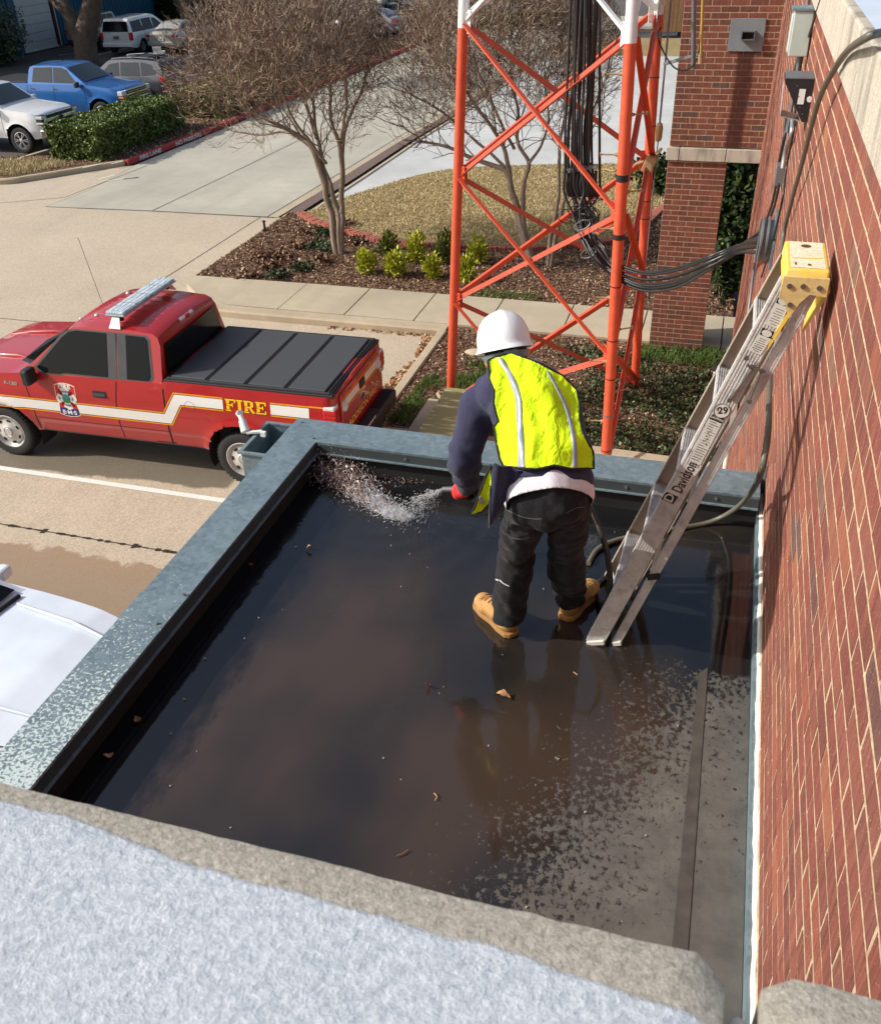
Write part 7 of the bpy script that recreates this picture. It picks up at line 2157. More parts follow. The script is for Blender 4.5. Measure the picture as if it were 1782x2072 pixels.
sp_jeep = dict(xr=-.75, xf=3.3, w=.93, sill=.48, axles=(0, 2.75), wr=.40, ar=.50, rr=.12, rf=.3, taper=.08, dx=.09, nz=12, crown=.02, shoulder=.4,
    top=[(-.75, 1.12), (2.0, 1.12), (2.1, 1.10), (3.2, 1.04), (3.3, .95)],
    cab=dict(zb=1.10, zt=1.80, wb=.90, wt=.78, crown=.02, smooth=False, prof=[(-.75, 1.11), (-.68, 1.70), (-.60, 1.80), (1.5, 1.82), (1.62, 1.78), (1.98, 1.14), (2.02, 1.10)]),
    wins=[[(1.75, 1.18), (1.50, 1.70), (1.0, 1.72), (1.0, 1.18)], [(.92, 1.18), (.92, 1.72), (.25, 1.72), (.25, 1.18)], [(.17, 1.18), (.17, 1.72), (-.5, 1.70), (-.58, 1.18)]],
    glass=[([(1.62, .70, 1.76), (1.62, -.70, 1.76), (1.95, -.78, 1.18), (1.95, .78, 1.18)], "windscreen"), ([(-.755, .74, 1.2), (-.755, -.74, 1.2), (-.69, -.68, 1.66), (-.69, .68, 1.66)], "rear_window")],
    gaps=[[(1.85, .5), (1.85, 1.1)], [(.96, .5), (.96, 1.1)]], tl=(-.72, 1.0, (.08, .14, .22)), lampz=.85, mir=1.7, platez=.75, bump=M['trim'])
wagon("pewter_offroader", (-35.9, 50.6, 0), math.pi / 2 + .02, "boxy pewter off-road car half hidden behind the oak trunk", "suv", M['beige_car'], sp_jeep, M['glass'])
# silver car nosed in under the parapet at lower left (bonnet, windscreen corner, mirror)
sp_near = dict(xr=-1.0, xf=3.75, w=.93, sill=.33, axles=(0, 2.85), wr=.34, ar=.41, rr=.4, rf=1.3, taper=.20, dx=.05, nz=14, crown=.055,
    top=[(-1.0, .95), (-.85, 1.05), (1.6, 1.03), (2.2, 1.02), (2.9, .98), (3.4, .90), (3.75, .72)],
    cab=dict(zb=1.0, zt=1.5, wb=.86, wt=.60, crown=.03, prof=[(-.6, 1.0), (-.1, 1.34), (.2, 1.46), (.8, 1.50), (1.2, 1.44), (1.95, 1.06), (2.1, 1.02)]),
    wins=[[(1.80, 1.07), (1.22, 1.38), (.88, 1.42), (.85, 1.07)], [(.78, 1.07), (.81, 1.42), (.2, 1.38), (-.1, 1.2), (.0, 1.08)]],
    glass=[([(1.24, .54, 1.425), (1.24, -.54, 1.425), (1.98, -.76, 1.07), (1.98, .76, 1.07)], "windscreen")],
    gaps=[[(1.9, .4), (1.95, 1.0)], [(.8, .4), (.8, 1.0)], [(2.02, 1.0), (3.2, .93)]], tl=(-.9, .9, (.2, .3, .14)), lampz=.72, mir=1.62, platez=.7)
nc, C = wagon("silver_car", (-8.18, 5.0, 0), -.055, "pale silver car whose bonnet shows past the roof edge at lower left", "car", M['silver_blue'], sp_near, M['glass'])
for sg in (1, -1):
    m = MB(); m.tube([(2.15, sg * .60, 1.055 + .02), (2.8, sg * .56, 1.03 + .018), (3.3, sg * .50, .96 + .016)], [.012, .02, .012], 8); m.build("bonnet_crease", M['silver_blue'], nc, smooth=60)
m = MB(); m.tube([(2.06, y, 1.045 + .05 * (1 - (y / .8) ** 2)) for y in np.linspace(-.72, .72, 12)], .022, 8); m.build("cowl_seal", M['rubber'], nc, smooth=60)
# far cars seen in slivers behind the crape myrtles
far = [("red_car", (-37.8, 73.5), 1.5, mat_carpaint("car_red", hx(178, 30, 30)), "red car farthest left in the distant row behind the bare tree"),
       ("white_car", (-35.2, 74.5), 1.5, M['white_car'], "white car beside the red car in the distant row"),
       ("red_hatchback", (-31.5, 71.0), 1.6, mat_carpaint("car_orange_red", hx(196, 60, 48)), "orange-red car behind the crown of the left bare tree"),
       ("silver_wagon", (-27.0, 74.0), 1.55, M['silver_car'], "silver car at the top behind the twigs"),
       ("violet_grey_car", (-20.4, 57.6), 3.0, mat_carpaint("car_violet_grey", hx(120, 116, 128), .3), "violet grey car parked behind the crape myrtle twigs"),
       ("dark_car", (-16.0, 75.0), 1.6, mat_carpaint("car_dark", hx(60, 62, 66), .3), "dark car far behind the tower")]
for nm, (x, y), rz, mt, lb_ in far: wagon(nm, (x, y, 0), rz, lb_, "car", mt, sp_sed, M['glass'])
# ------------------------------------------------------------------ trees and plants
M['bark'] = plain("myrtle_bark", hx(138, 122, 108), .85, vary=.25, scale=5, bump=.4, bscale=30, dirt=(hx(96, 76, 64), .6), obj=False)
M['twig'] = mat_chip("myrtle_twig", [(0, hx(78, 62, 52)[:3]), (.5, hx(128, 106, 90)[:3]), (.8, hx(172, 150, 130)[:3]), (1, hx(228, 212, 190)[:3])])
M['oak_bark'] = plain("oak_bark", hx(96, 84, 72), .95, vary=.35, scale=4, bump=1.0, bscale=16, dirt=(hx(54, 46, 40), .7), obj=False)

def seg_mesh(name, P0, P1, r0, r1, mat, parent, sides=3):
    P0, P1 = np.array(P0), np.array(P1); n = len(P0); d = P1 - P0; d /= np.linalg.norm(d, axis=1)[:, None] + 1e-9
    a = np.cross(d, np.array([0.3, 0.9, 0.2])); a /= np.linalg.norm(a, axis=1)[:, None] + 1e-9; b = np.cross(d, a)
    V = []
    for P, r in ((P0, np.array(r0)), (P1, np.array(r1))):
        for k in range(sides):
            t = 2 * math.pi * k / sides; V.append(P + (a * math.cos(t) + b * math.sin(t)) * r[:, None])
    V = np.stack(V, 1).reshape(-1, 3)
    base = (np.arange(n) * 2 * sides)[:, None]
    F = [np.concatenate([base + k, base + (k + 1) % sides, base + sides + (k + 1) % sides, base + sides + k], 1) for k in range(sides)]
    return np_mesh(name, V, np.stack(F, 1).reshape(-1, 4), mat, parent, smooth=True)

def myrtle(label, base, limbs, centre, rad, seed, levels=6, dens=1.0, group=None, low=1.7):
    """limbs: list of (points, radii) from the ground to the fork; crown grows inside an ellipsoid"""
    r_ = np.random.default_rng(seed); root = empty("crape_myrtle", base, label=label, cat="tree", group=group)
    B = np.array(base); tr = MB(); tips = []
    for pts, rad_ in limbs:
        c = curve_pts([Vector(p) for p in pts], 6); n = len(c)
        rs = [rad_[0] + (rad_[1] - rad_[0]) * i / (n - 1) for i in range(n)]
        c = [p + Vector((mnoise.noise(p * 2.2), mnoise.noise(p * 2.2 + Vector((7, 0, 0))), 0)) * .05 * min(1, i / 4) for i, p in enumerate(c)]
        tr.tube([p - Vector(base) for p in c], rs, 9); tips.append((np.array(c[-1]), np.array((c[-1] - c[-3]).normalized()), rs[-1]))
        for i in range(int(n * .6), n - 1, 3): tips.append((np.array(c[i]), np.array((c[-1] - c[-3]).normalized()), rs[i] * .5))
    C = np.array(centre); RD = np.array(rad)
    cur = [(p, d, r, 0) for p, d, r in tips]; S0, S1, A, Bq = [], [], [], []; thick = ([], [], [], []); 
    lens = [.62, .60, .52, .42, .34, .27, .22]; kids = [3.2, 3.0, 3.0, 2.7, 2.4, 2.2, 2.0]
    for lv in range(levels):
        nxt = []
        for p, d, r, _ in cur:
            k = int(kids[lv] * dens + r_.random())
            for j in range(k):
                out = (p - C) / RD; out[2] *= .5
                nd = d * .62 + r_.normal(size=3) * .46 + out * .32 + np.array([0, 0, .36])
                nd /= np.linalg.norm(nd); L = lens[lv] * r_.uniform(.6, 1.25); q = p; rr0 = r * r_.uniform(.55, .78)
                ns = 3
                for s_ in range(ns):
                    nd = nd + r_.normal(size=3) * .22 + np.array([0, 0, .06]); nd /= np.linalg.norm(nd); q2 = q + nd * L / ns
                    e = (q2 - C) / RD
                    if (e ** 2).sum() > 1.08 or q2[2] < low + .25 * r_.random(): break
                    ra, rb = rr0 * (1 - .25 * s_ / ns), rr0 * (1 - .25 * (s_ + 1) / ns)
                    if lv < 2: thick[0].append(q - B); thick[1].append(q2 - B); thick[2].append(ra); thick[3].append(rb)
                    else: S0.append(q - B); S1.append(q2 - B); A.append(max(ra, .0046)); Bq.append(max(rb, .0034))
                    q = q2
                else:
                    nxt.append((q, nd, max(rr0 * .75, .003), 0))
        cur = nxt
        if len(cur) > 2200: 
            idx = r_.choice(len(cur), 2200, replace=False); cur = [cur[i] for i in idx]
    tr.build("trunk", M['bark'], root, smooth=60)
    if thick[0]: seg_mesh("limbs", *thick, M['bark'], root, 6)['kind'] = 'stuff'
    o = seg_mesh("crown", S0, S1, A, Bq, M['twig'], root, 3); o['kind'] = 'stuff'
    return root
T1y = 18.93
def w1(x, y, dy=0): return tuple(aty(x, y, T1y + dy))
myrtle("bare crape myrtle with a broad twiggy crown standing alone left of the tower", (-8.18, 18.93, .08),
       [([w1(683, 522), w1(668, 430), w1(648, 345), w1(632, 300), w1(600, 270), w1(540, 240, -.2), w1(490, 215, -.4)], (.085, .026)),
        ([w1(690, 522), w1(683, 440), w1(672, 390), w1(652, 330, .1), w1(640, 260, .1), w1(628, 180, .2)], (.07, .028)),
        ([w1(692, 520), w1(690, 400), w1(690, 300, -.1), w1(672, 240, -.2), w1(668, 150, -.3)], (.065, .024)),
        ([w1(691, 430), w1(692, 330, .1), w1(700, 250, .2), w1(728, 190, .4), w1(745, 140, .5)], (.05, .02)),
        ([w1(632, 300), w1(585, 268, .3), w1(530, 272, .5), w1(470, 265, .6)], (.032, .016)),
        ([w1(640, 280), w1(610, 190, .5), w1(560, 110, .9)], (.035, .018)),
        ([w1(660, 330), w1(600, 250, -.6), w1(560, 170, -1.0)], (.035, .018)),
        ([w1(690, 290), w1(700, 200, -.6), w1(690, 90, -.9)], (.034, .018))],
       (-9.15, 18.93, 3.95), (2.35, 2.3, 2.15), 11, dens=1.0, low=1.9)
T2y = 19.03
def w2(x, y, dy=0): return tuple(aty(x, y, T2y + dy))
myrtle("bare crape myrtle with many curved trunks growing inside the view of the tower", (-3.65, 19.05, .08),
       [([w2(1082, 545), w2(1060, 470), w2(1040, 400), w2(1027, 350), w2(1000, 335, .1), w2(950, 318, .2), w2(900, 295, .3), w2(850, 285, .3)], (.085, .024)),
        ([w2(1080, 545), w2(1050, 450), w2(1035, 372), w2(1030, 340), w2(1010, 280), w2(975, 230, -.2), w2(940, 180, -.4)], (.07, .024)),
        ([w2(1075, 520), w2(1058, 440), w2(1060, 370), w2(1070, 330), w2(1048, 290), w2(1045, 220, .3), w2(1030, 130, .4)], (.06, .022)),
        ([w2(1108, 548), w2(1115, 470), w2(1128, 400), w2(1132, 300), w2(1146, 220), w2(1150, 130, .2)], (.05, .02)),
        ([w2(1112, 548), w2(1132, 440), w2(1150, 370), w2(1168, 320), w2(1190, 250, .3), w2(1220, 180, .5)], (.05, .02)),
        ([w2(1070, 330), w2(1095, 290, .1), w2(1108, 240, .2), w2(1100, 160, .5)], (.032, .016)),
        ([w2(1030, 345), w2(980, 300, .5), w2(900, 230, .9), w2(830, 190, 1.0)], (.035, .018)),
        ([w2(1040, 300), w2(1000, 220, -.6), w2(960, 120, -1.0)], (.034, .018))],
       (-4.75, 19.05, 3.95), (2.55, 2.3, 2.15), 23, dens=.95, low=2.0)
# two farther bare trees whose crowns close the gap at the top
def bare(x, y, h, cr, seed, label):
    limbs = []
    r_ = random.Random(seed)
    for i in range(5):
        a = i * 1.25 + r_.uniform(-.3, .3); limbs.append(([(x, y, 0), (x + .15 * math.cos(a), y + .15 * math.sin(a), h * .25), (x + .9 * math.cos(a), y + .9 * math.sin(a), h * .5), (x + 1.6 * math.cos(a), y + 1.6 * math.sin(a), h * .72)], (.07, .025)))
    myrtle(label, (x, y, 0), limbs, (x, y, h * .68), (cr, cr, h * .42), seed, levels=5, dens=1.0, low=h * .25)
bare(-11.6, 27.5, 5.2, 2.5, 5, "bare crape myrtle on the far edge of the drive behind the left one") if False else None
bare(-18.7, 40.0, 5.6, 3.2, 7, "bare crape myrtle in the fire lane strip behind the yellow-green hedge")
bare(-18.6, 48.0, 5.6, 3.2, 8, "farthest bare crape myrtle in the strip along the fire lane")
bare(-13.5, 58.5, 6.2, 4.2, 9, "bare tree on the tan verge behind the left part of the tower")
bare(-8.5, 59.5, 6.0, 4.0, 10, "bare tree on the tan verge right behind the tower")

def oak(name, base, pts_list, label, crown, ncards, seed, leaf):
    root = empty(name, base, label=label, cat="tree"); m = MB()
    for pts, r0, r1 in pts_list:
        c = curve_pts([Vector(p) for p in pts], 6); n = len(c); m.tube([p - Vector(base) for p in c], [r0 + (r1 - r0) * i / (n - 1) for i in range(n)], 14)
    m.build("trunk", M['oak_bark'], root, smooth=60)
    r_ = np.random.default_rng(seed); cs = []
    for (cx_, cy_, cz_, rr_) in crown:
        k = ncards // len(crown); u = r_.normal(size=(k, 3)); u /= np.linalg.norm(u, axis=1)[:, None]; u *= (r_.random(k) ** .4)[:, None] * np.array([rr_, rr_, rr_ * .7]); cs.append(u + np.array([cx_ - base[0], cy_ - base[1], cz_]))
    o = cards("crown", np.concatenate(cs), np.full(sum(len(c) for c in cs), .16), leaf, root); o['kind'] = 'stuff'
M['oak_leaf'] = mat_chip("oak_leaf", [(0, (0.018, .030, .012)), (.6, (.035, .055, .02)), (1, (.07, .09, .03))], .6)
def w3(x, y, yw): return tuple(aty(x, y, yw))
oak("live_oak", (-32.6, 45.3, 0), [([w3(178, 132, 45.3), w3(172, 80, 45.3), w3(180, 40, 45.3), w3(188, 0, 45.3), w3(200, -90, 45.0)], .62, .40),
                                    ([w3(172, 100, 45.3), w3(160, 70, 45.3), w3(135, 20, 45.3), w3(105, -10, 45.5), w3(60, -70, 45.8)], .46, .26),
                                    ([w3(184, 30, 45.3), w3(205, -30, 45.8), w3(240, -90, 47)], .3, .18)],
    "large forked oak trunk between the garage door and the white minivan", [(-33, 46, 7.5, 4.2), (-36, 44, 7.5, 4), (-33, 49, 8, 4.5), (-37, 40, 8, 4)], 11000, 31, M['oak_leaf'])
oak("live_oak", (-33.3, 58.5, 0), [([w3(395, 62, 58), w3(385, 30, 58), w3(370, 0, 58), w3(345, -60, 58)], .75, .5), ([w3(402, 62, 58), w3(406, 30, 58), w3(405, -10, 58), w3(420, -80, 58)], .5, .35)],
    "thick dark oak trunk at the top beside the far brick building", [(-33, 58, 8, 5), (-37, 60, 8.5, 4.5), (-29, 61, 8, 4.5)], 9000, 32, M['oak_leaf'])

def leafmat(name, stops): return mat_chip(name, stops, .55)
M['hedge_leaf'] = leafmat("hedge_leaf", [(0, (.038, .058, .013)), (.5, (.10, .15, .032)), (.85, (.19, .25, .065)), (1, (.40, .45, .20))])
M['hedge_yel'] = leafmat("hedge_leaf_yellow", [(0, (.06, .08, .015)), (.5, (.14, .17, .03)), (1, (.30, .30, .08))])
M['dark_leaf'] = leafmat("dark_leaf", [(0, (.010, .022, .008)), (.5, (.025, .050, .014)), (.9, (.06, .09, .025)), (1, (.16, .16, .04))])
M['ivy'] = leafmat("ivy_leaf", [(0, (.016, .030, .012)), (.5, (.040, .062, .022)), (.9, (.085, .11, .045)), (1, (.22, .25, .14))])
M['nandina'] = leafmat("nandina_leaf", [(0, (.18, .22, .02)), (.5, (.40, .44, .03)), (1, (.66, .62, .10))])
M['blade'] = leafmat("grass_blade", [(0, (.035, .075, .012)), (.6, (.075, .15, .02)), (1, (.16, .24, .05))])
M['tan_blade'] = leafmat("dormant_blade", [(0, hx(158, 138, 98)[:3]), (.5, hx(192, 172, 130)[:3]), (.82, hx(218, 200, 158)[:3]), (1, hx(136, 146, 78)[:3])])
M['chip'] = mat_chip("mulch_chip", [(0, hx(66, 48, 38)[:3]), (.5, hx(120, 92, 74)[:3]), (.85, hx(164, 132, 106)[:3]), (1, hx(226, 204, 174)[:3])])
M['dead_leaf'] = mat_chip("dead_leaf", [(0, hx(120, 84, 56)[:3]), (.6, hx(176, 134, 96)[:3]), (1, hx(214, 180, 140)[:3])])
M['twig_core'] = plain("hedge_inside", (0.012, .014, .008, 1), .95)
def hedge(name, label, x0, x1, y0, y1, h, n, mat, size=.055, seed=1):
    root = empty(name, ((x0 + x1) / 2, (y0 + y1) / 2, 0.1), label=label, cat="hedge")
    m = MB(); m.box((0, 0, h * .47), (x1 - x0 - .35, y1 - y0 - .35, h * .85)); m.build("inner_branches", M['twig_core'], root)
    r_ = np.random.default_rng(seed); ax, ay = (x1 - x0) / 2, (y1 - y0) / 2
    faces = [(2 * ax * h, 0), (2 * ax * h, 1), (2 * ay * h, 2), (2 * ay * h, 3), (4 * ax * ay, 4)]; tot = sum(f[0] for f in faces); P_ = []
    for a, k in faces:
        c = int(n * a / tot); u, v = r_.uniform(-1, 1, c), r_.uniform(0, 1, c); dd = r_.exponential(.07, c)
        if k == 0: q = np.stack([u * ax, -ay + dd, v * h], 1)
        if k == 1: q = np.stack([u * ax, ay - dd, v * h], 1)
        if k == 2: q = np.stack([-ax + dd, u * ay, v * h], 1)
        if k == 3: q = np.stack([ax - dd, u * ay, v * h], 1)
        if k == 4: q = np.stack([u * ax, r_.uniform(-1, 1, c) * ay, h - dd], 1)
        P_.append(q)
    P_ = np.concatenate(P_)
    w = np.array([mnoise.noise(Vector((p[0] * 2.2 + seed, p[1] * 2.2, p[2] * 2.6))) for p in P_]); w2_ = np.array([mnoise.noise(Vector((p[0] * 6 + seed, p[1] * 6, p[2] * 6))) for p in P_])
    s = 1 + (w * .12 + w2_ * .07)[:, None] * np.array([1, .5, .8]); P_ = P_ * s
    rnd = np.maximum(0, np.abs(P_[:, 0]) / ax - .8) * np.maximum(0, P_[:, 2] / h - .8); P_[:, 2] -= rnd * 3.0 * .2
    o = cards("leaves", P_, r_.uniform(.6, 1.3, len(P_)) * size, mat, root, normal_up=.3); o['kind'] = 'stuff'
hedge("clipped_hedge", "dense clipped green hedge between the white pickup and the red kerb", -20.55, -18.75, 25.75, 31.1, 1.02, 30000, M['hedge_leaf'], .062, 3)
hedge("clipped_hedge", "yellow-green hedge farther along the red kerb behind bare twigs", -19.9, -18.3, 32.6, 38.5, 1.0, 16000, M['hedge_yel'], .07, 4)
hedge("clipped_hedge", "low olive hedge across the far street at the top", -28, -10, 61.2, 62.0, .8, 9000, M['hedge_yel'], .12, 5)
hedge("dark_hedge", "dark hedge at the foot of the far brick building", -39, -31, 63.0, 64.4, 1.6, 7000, M['dark_leaf'], .14, 6)
def bush(name, label, c, rad, n, mat, size, seed, cat="shrub", group=None, up=False, stems=True):
    root = empty(name, c, label=label, cat=cat, group=group); r_ = np.random.default_rng(seed)
    u = r_.normal(size=(n, 3)); u /= np.linalg.norm(u, axis=1)[:, None]; u *= (r_.random(n) ** .45)[:, None]
    w = np.array([mnoise.noise(Vector(p * 2.4 + seed)) for p in u]); u *= (1 + w * .9)[:, None]
    P_ = u * np.array([rad[0], rad[1], rad[2] * .5]) + np.array([0, 0, rad[2] * .52]); P_[:, 2] = np.maximum(P_[:, 2], .01)
    ups = u + np.array([0, 0, .8]) if up else None
    o = cards("foliage", P_, r_.uniform(.6, 1.4, n) * size, mat, root, ups=ups, aspect=2.2 if up else 1.5); o['kind'] = 'stuff'
    if stems:
        m = MB()
        for i in range(6): a = r_.uniform(0, 6.28); m.tube([(0, 0, -.03), (rad[0] * .3 * math.cos(a), rad[1] * .3 * math.sin(a), rad[2] * .4), (rad[0] * .5 * math.cos(a), rad[1] * .5 * math.sin(a), rad[2] * .75)], .012, 5)
        m.build("stems", M['bark'], root)['kind'] = 'stuff'
nd = [((742, 552), .30, .50, "leftmost of the low yellow-green shrubs in the mulch bed"), ((802, 557), .36, .55, "yellow-green shrub beside the pale stone, left front of the bed"), ((786, 527), .30, .62, "tallest yellow shrub left, just behind the one by the stone"), ((842, 530), .30, .62, "upright green shrub in the middle of the back row"),
      ((875, 562), .28, .48, "yellow-green shrub in the middle of the front row"), ((897, 532), .26, .55, "green shrub touching the left tower leg in the back row"), ((942, 568), .30, .55, "yellow shrub in front just right of the left tower leg"), ((966, 530), .30, .50, "green shrub behind, right of the left tower leg"), ((905, 512), .22, .5, "small shrub behind the left tower leg against the edging")]
for i, ((x, y), r_, h, lb_) in enumerate(nd):
    p = atz(x, y, .1); bush("nandina_shrub", lb_, (p.x, p.y, .09), (r_ * .66, r_ * .66, h), 750, M['nandina'] if i % 3 != 2 else M['hedge_yel'], .045, 50 + i, group="low shrubs in the mulch bed", up=True)
m = MB(); p = atz(790, 548, .1); ellipsoid(m, (0, 0, .05), (.10, .07, .07)); o = m.build("garden_stone", M['stone'], None, smooth=60); o.location = (p.x, p.y, .09); tag(o, "small pale stone beside a yellow-green shrub", "stone")
lowp = [(570, 520), (640, 500), (590, 535), (610, 545), (655, 475), (540, 540), (720, 490), (625, 470), (560, 560), (660, 505), (680, 470), (700, 455), (600, 500), (500, 560), (530, 520), (650, 530)]
_g = (1, 4, 9, 3, 8); _ord = ['first', 'second', 'third', 'fourth', 'fifth', 'sixth', 'seventh', 'eighth', 'ninth', 'tenth', 'eleventh', 'twelfth']
for i, (x, y) in enumerate(lowp):
    p = atz(x, y, .1); g_ = i in (1, 4, 9, 3, 8)
    bush("low_plant", _ord[sum(1 for j_ in _g if lowp[j_][0] < x or (lowp[j_][0] == x and j_ < i))] + " low dark green plant from the left in the bed beside the drive" if g_ else _ord[sum(1 for j_ in range(16) if j_ not in _g and (lowp[j_][0] < x or (lowp[j_][0] == x and j_ < i)))] + " low brown winter plant from the left in the bed beside the drive", (p.x, p.y, .09), (.26, .24, .16), 260, M['ivy'] if g_ else M['chip'], .05, 90 + i, cat="plant", group="low green plants at the left end of the bed" if g_ else "brown winter plants at the left end of the bed", stems=False)
bush("tall_shrub", "tall dark evergreen shrub seen through the opening beside the pier", (.12, 17.9, .05), (.75, .8, 3.6), 16000, M['dark_leaf'], .075, 70)
bush("evergreen_shrub", "small glossy green shrub behind the pier at the lawn edge", (-1.75, 25.4, .1), (.8, .6, .9), 1500, M['dark_leaf'], .09, 71)
bush("weeping_shrub", "grey-green shrub in front of the white garage door", (-37.8, 46.4, 0), (.85, .85, 2.5), 2600, leafmat("grey_leaf", [(0, (.06, .08, .055)), (1, (.22, .25, .18))]), .09, 72)
bush("dark_shrub", "dark shrub at the garage corner", (-37.9, 44.5, 0), (1.4, 1.4, 1.3), 2500, M['dark_leaf'], .13, 73)
# ground cover, turf, chips
def scatter(name, label, poly, n, mat, size, z, cat, hgt=None, dens=None, aspect=1.5, normal_up=1.2, seed=5):
    r_ = np.random.default_rng(seed); xs = [p[0] for p in poly]; ys = [p[1] for p in poly]
    q = np.stack([r_.uniform(min(xs), max(xs), n * 3), r_.uniform(min(ys), max(ys), n * 3)], 1); ins = np.zeros(len(q), bool); j = len(poly) - 1
    for i in range(len(poly)):
        c = ((poly[i][1] > q[:, 1]) != (poly[j][1] > q[:, 1])) & (q[:, 0] < (poly[j][0] - poly[i][0]) * (q[:, 1] - poly[i][1]) / (poly[j][1] - poly[i][1] + 1e-12) + poly[i][0]); ins ^= c; j = i
    q = q[ins][:n]
    if dens is not None: q = q[[r_.random() < dens(a, b) for a, b in q]]
    zz_ = z + (r_.random(len(q)) * hgt if hgt else np.zeros(len(q)))
    P_ = np.column_stack([q, zz_])
    o = cards(name, P_, r_.uniform(.5, 1.5, len(P_)) * size, mat, None, normal_up=normal_up, aspect=aspect); tag(o, label, cat, kind='stuff'); return o
nearbed = [(-4.5, 11.5), (.33, 11.5), (.33, 15.3), (-4.5, 15.3)]
scatter("mulch_chips", "loose wood mulch chips in the bed below the tower", nearbed, 16000, M['chip'], .020, .105, "mulch", hgt=.02, aspect=2.4, seed=1)
scatter("mulch_chips", "loose wood mulch chips in the bed with the shrubs", bedA, 34000, M['chip'], .022, .095, "mulch", hgt=.02, aspect=2.6, seed=2)
nz = lambda a, b: mnoise.noise(Vector((a * 1.1, b * 1.1, 3.3)))
scatter("ivy_ground_cover", "dark green ivy-like ground cover around the tower's right legs", nearbed, 30000, M['ivy'], .034, .11, "ground cover", hgt=.07, dens=lambda a, b: max(0, min(1, .25 + (a + 1.9) * .42 + nz(a, b) * 1.6 - max(0, b - 14.2) * .3 + max(0, 12.6 - b) * .35)), seed=3)
grasspoly = [(-4.45, 11.6), (-3.9, 11.5), (-3.1, 12.4), (-2.9, 13.5), (-3.6, 14.0), (-4.3, 13.2)]
o = None
def blades(name, label, poly, n, mat, h, z, seed, dens=None, w=.006):
    r_ = np.random.default_rng(seed); xs = [p[0] for p in poly]; ys = [p[1] for p in poly]
    q = np.stack([r_.uniform(min(xs), max(xs), n * 3), r_.uniform(min(ys), max(ys), n * 3)], 1); ins = np.zeros(len(q), bool); j = len(poly) - 1
    for i in range(len(poly)):
        c = ((poly[i][1] > q[:, 1]) != (poly[j][1] > q[:, 1])) & (q[:, 0] < (poly[j][0] - poly[i][0]) * (q[:, 1] - poly[i][1]) / (poly[j][1] - poly[i][1] + 1e-12) + poly[i][0]); ins ^= c; j = i
    q = q[ins][:n]
    if dens: q = q[[r_.random() < dens(a, b) for a, b in q]]
    n = len(q); H = r_.uniform(.5, 1.3, n) * h; a = r_.uniform(0, 6.28, n); lean = r_.normal(size=(n, 2)) * h * .55
    b0 = np.column_stack([q, np.full(n, z)]); s_ = np.column_stack([np.cos(a), np.sin(a), np.zeros(n)]) * w
    t = b0 + np.column_stack([lean, H]); V = np.stack([b0 - s_, b0 + s_, t], 1).reshape(-1, 3)
    o = np_mesh(name, V, np.arange(3 * n).reshape(n, 3), mat); tag(o, label, "grass", kind='stuff'); return o
blades("green_grass", "fresh green grass tufts round the left tower leg", grasspoly, 9000, M['blade'], .10, .10, 4, dens=lambda a, b: max(0, min(1, .55 + nz(a * 2, b * 2) * 1.6)))
blades("lawn_grass", "short dormant tan grass on the lawn", lawn_poly, 60000, M['tan_blade'], .045, .10, 6, w=.010)
blades("weeds", "small green weeds at the foot of the brick pier", [(-1.2, 14.6), (.3, 14.6), (.3, 15.25), (-1.2, 15.25)], 1200, M['blade'], .16, .1, 7)
blades("weeds", "small green weed patches along the walk's mulch edge", [(-4.6, 16.9), (-3.2, 16.9), (-3.2, 17.3), (-4.6, 17.3)], 500, M['blade'], .10, .1, 8)
blades("dry_grass", "straw coloured dry grass in the strip before the white pickup", [(-24, 23.2), (-20.5, 23.6), (-19.3, 25.2), (-20.6, 25.6), (-24, 24.6)], 5000, M['tan_blade'], .14, .11, 9, w=.012)
scatter("mulch_chips", "mulch and litter in the fire lane strip", stripbed[:3] + stripbed[3:9], 16000, M['chip'], .04, .12, "mulch", hgt=.03, aspect=2.2, seed=12)
scatter("dry_leaves", "drift of dead leaves along the kerb behind the fire pickup", [(-5.0, 12.6), (-4.68, 12.6), (-4.68, 15.0), (-4.95, 15.0), (-4.80, 14.0)], 420, M['dead_leaf'], .045, .012, "leaves", hgt=.03, aspect=1.4, seed=13)
scatter("dry_leaves", "thin line of dead leaves in the kerb corner behind the walk", [(-6.8, 14.98), (-4.7, 14.98), (-4.7, 15.1), (-6.8, 15.1)], 90, M['dead_leaf'], .04, .012, "leaves", hgt=.02, aspect=1.4, seed=14)
m = MB(); p = atz(537, 474, .0); m.cyl((p.x, p.y, .0), (p.x, p.y, .30), .028, 12); m.cyl((p.x, p.y, .30), (p.x, p.y, .33), .04, 12); tag(m.build("bollard", M['black_metal'], None, smooth=40), "short black path light post at the bed's kerb", "bollard")
m = MB(); a, b = atz(36, 324, .06), atz(106, 303, .06); m.bar(a, b, .16, .13); tag(m.build("wheel_stop", M['conc_kerb'], None, bevel=.02), "concrete wheel stop in front of the white pickup", "wheel stop")
for i, (x, y, r_) in enumerate(((965, 715, .22), (905, 815, .14), (1010, 700, .1))):
    m = MB(); p = atz(x, y, .1); ellipsoid(m, (0, 0, .0), (r_, r_ * .6, .06)); o = m.build("flat_stone", M['conc_kerb'], None, smooth=60); o.location = (p.x, p.y, .11); tag(o, ["larger flat grey stone behind the worker's hat", "flat grey stone in the green grass by the kerb", "small flat stone in the mulch by the tower"][i], "stone")

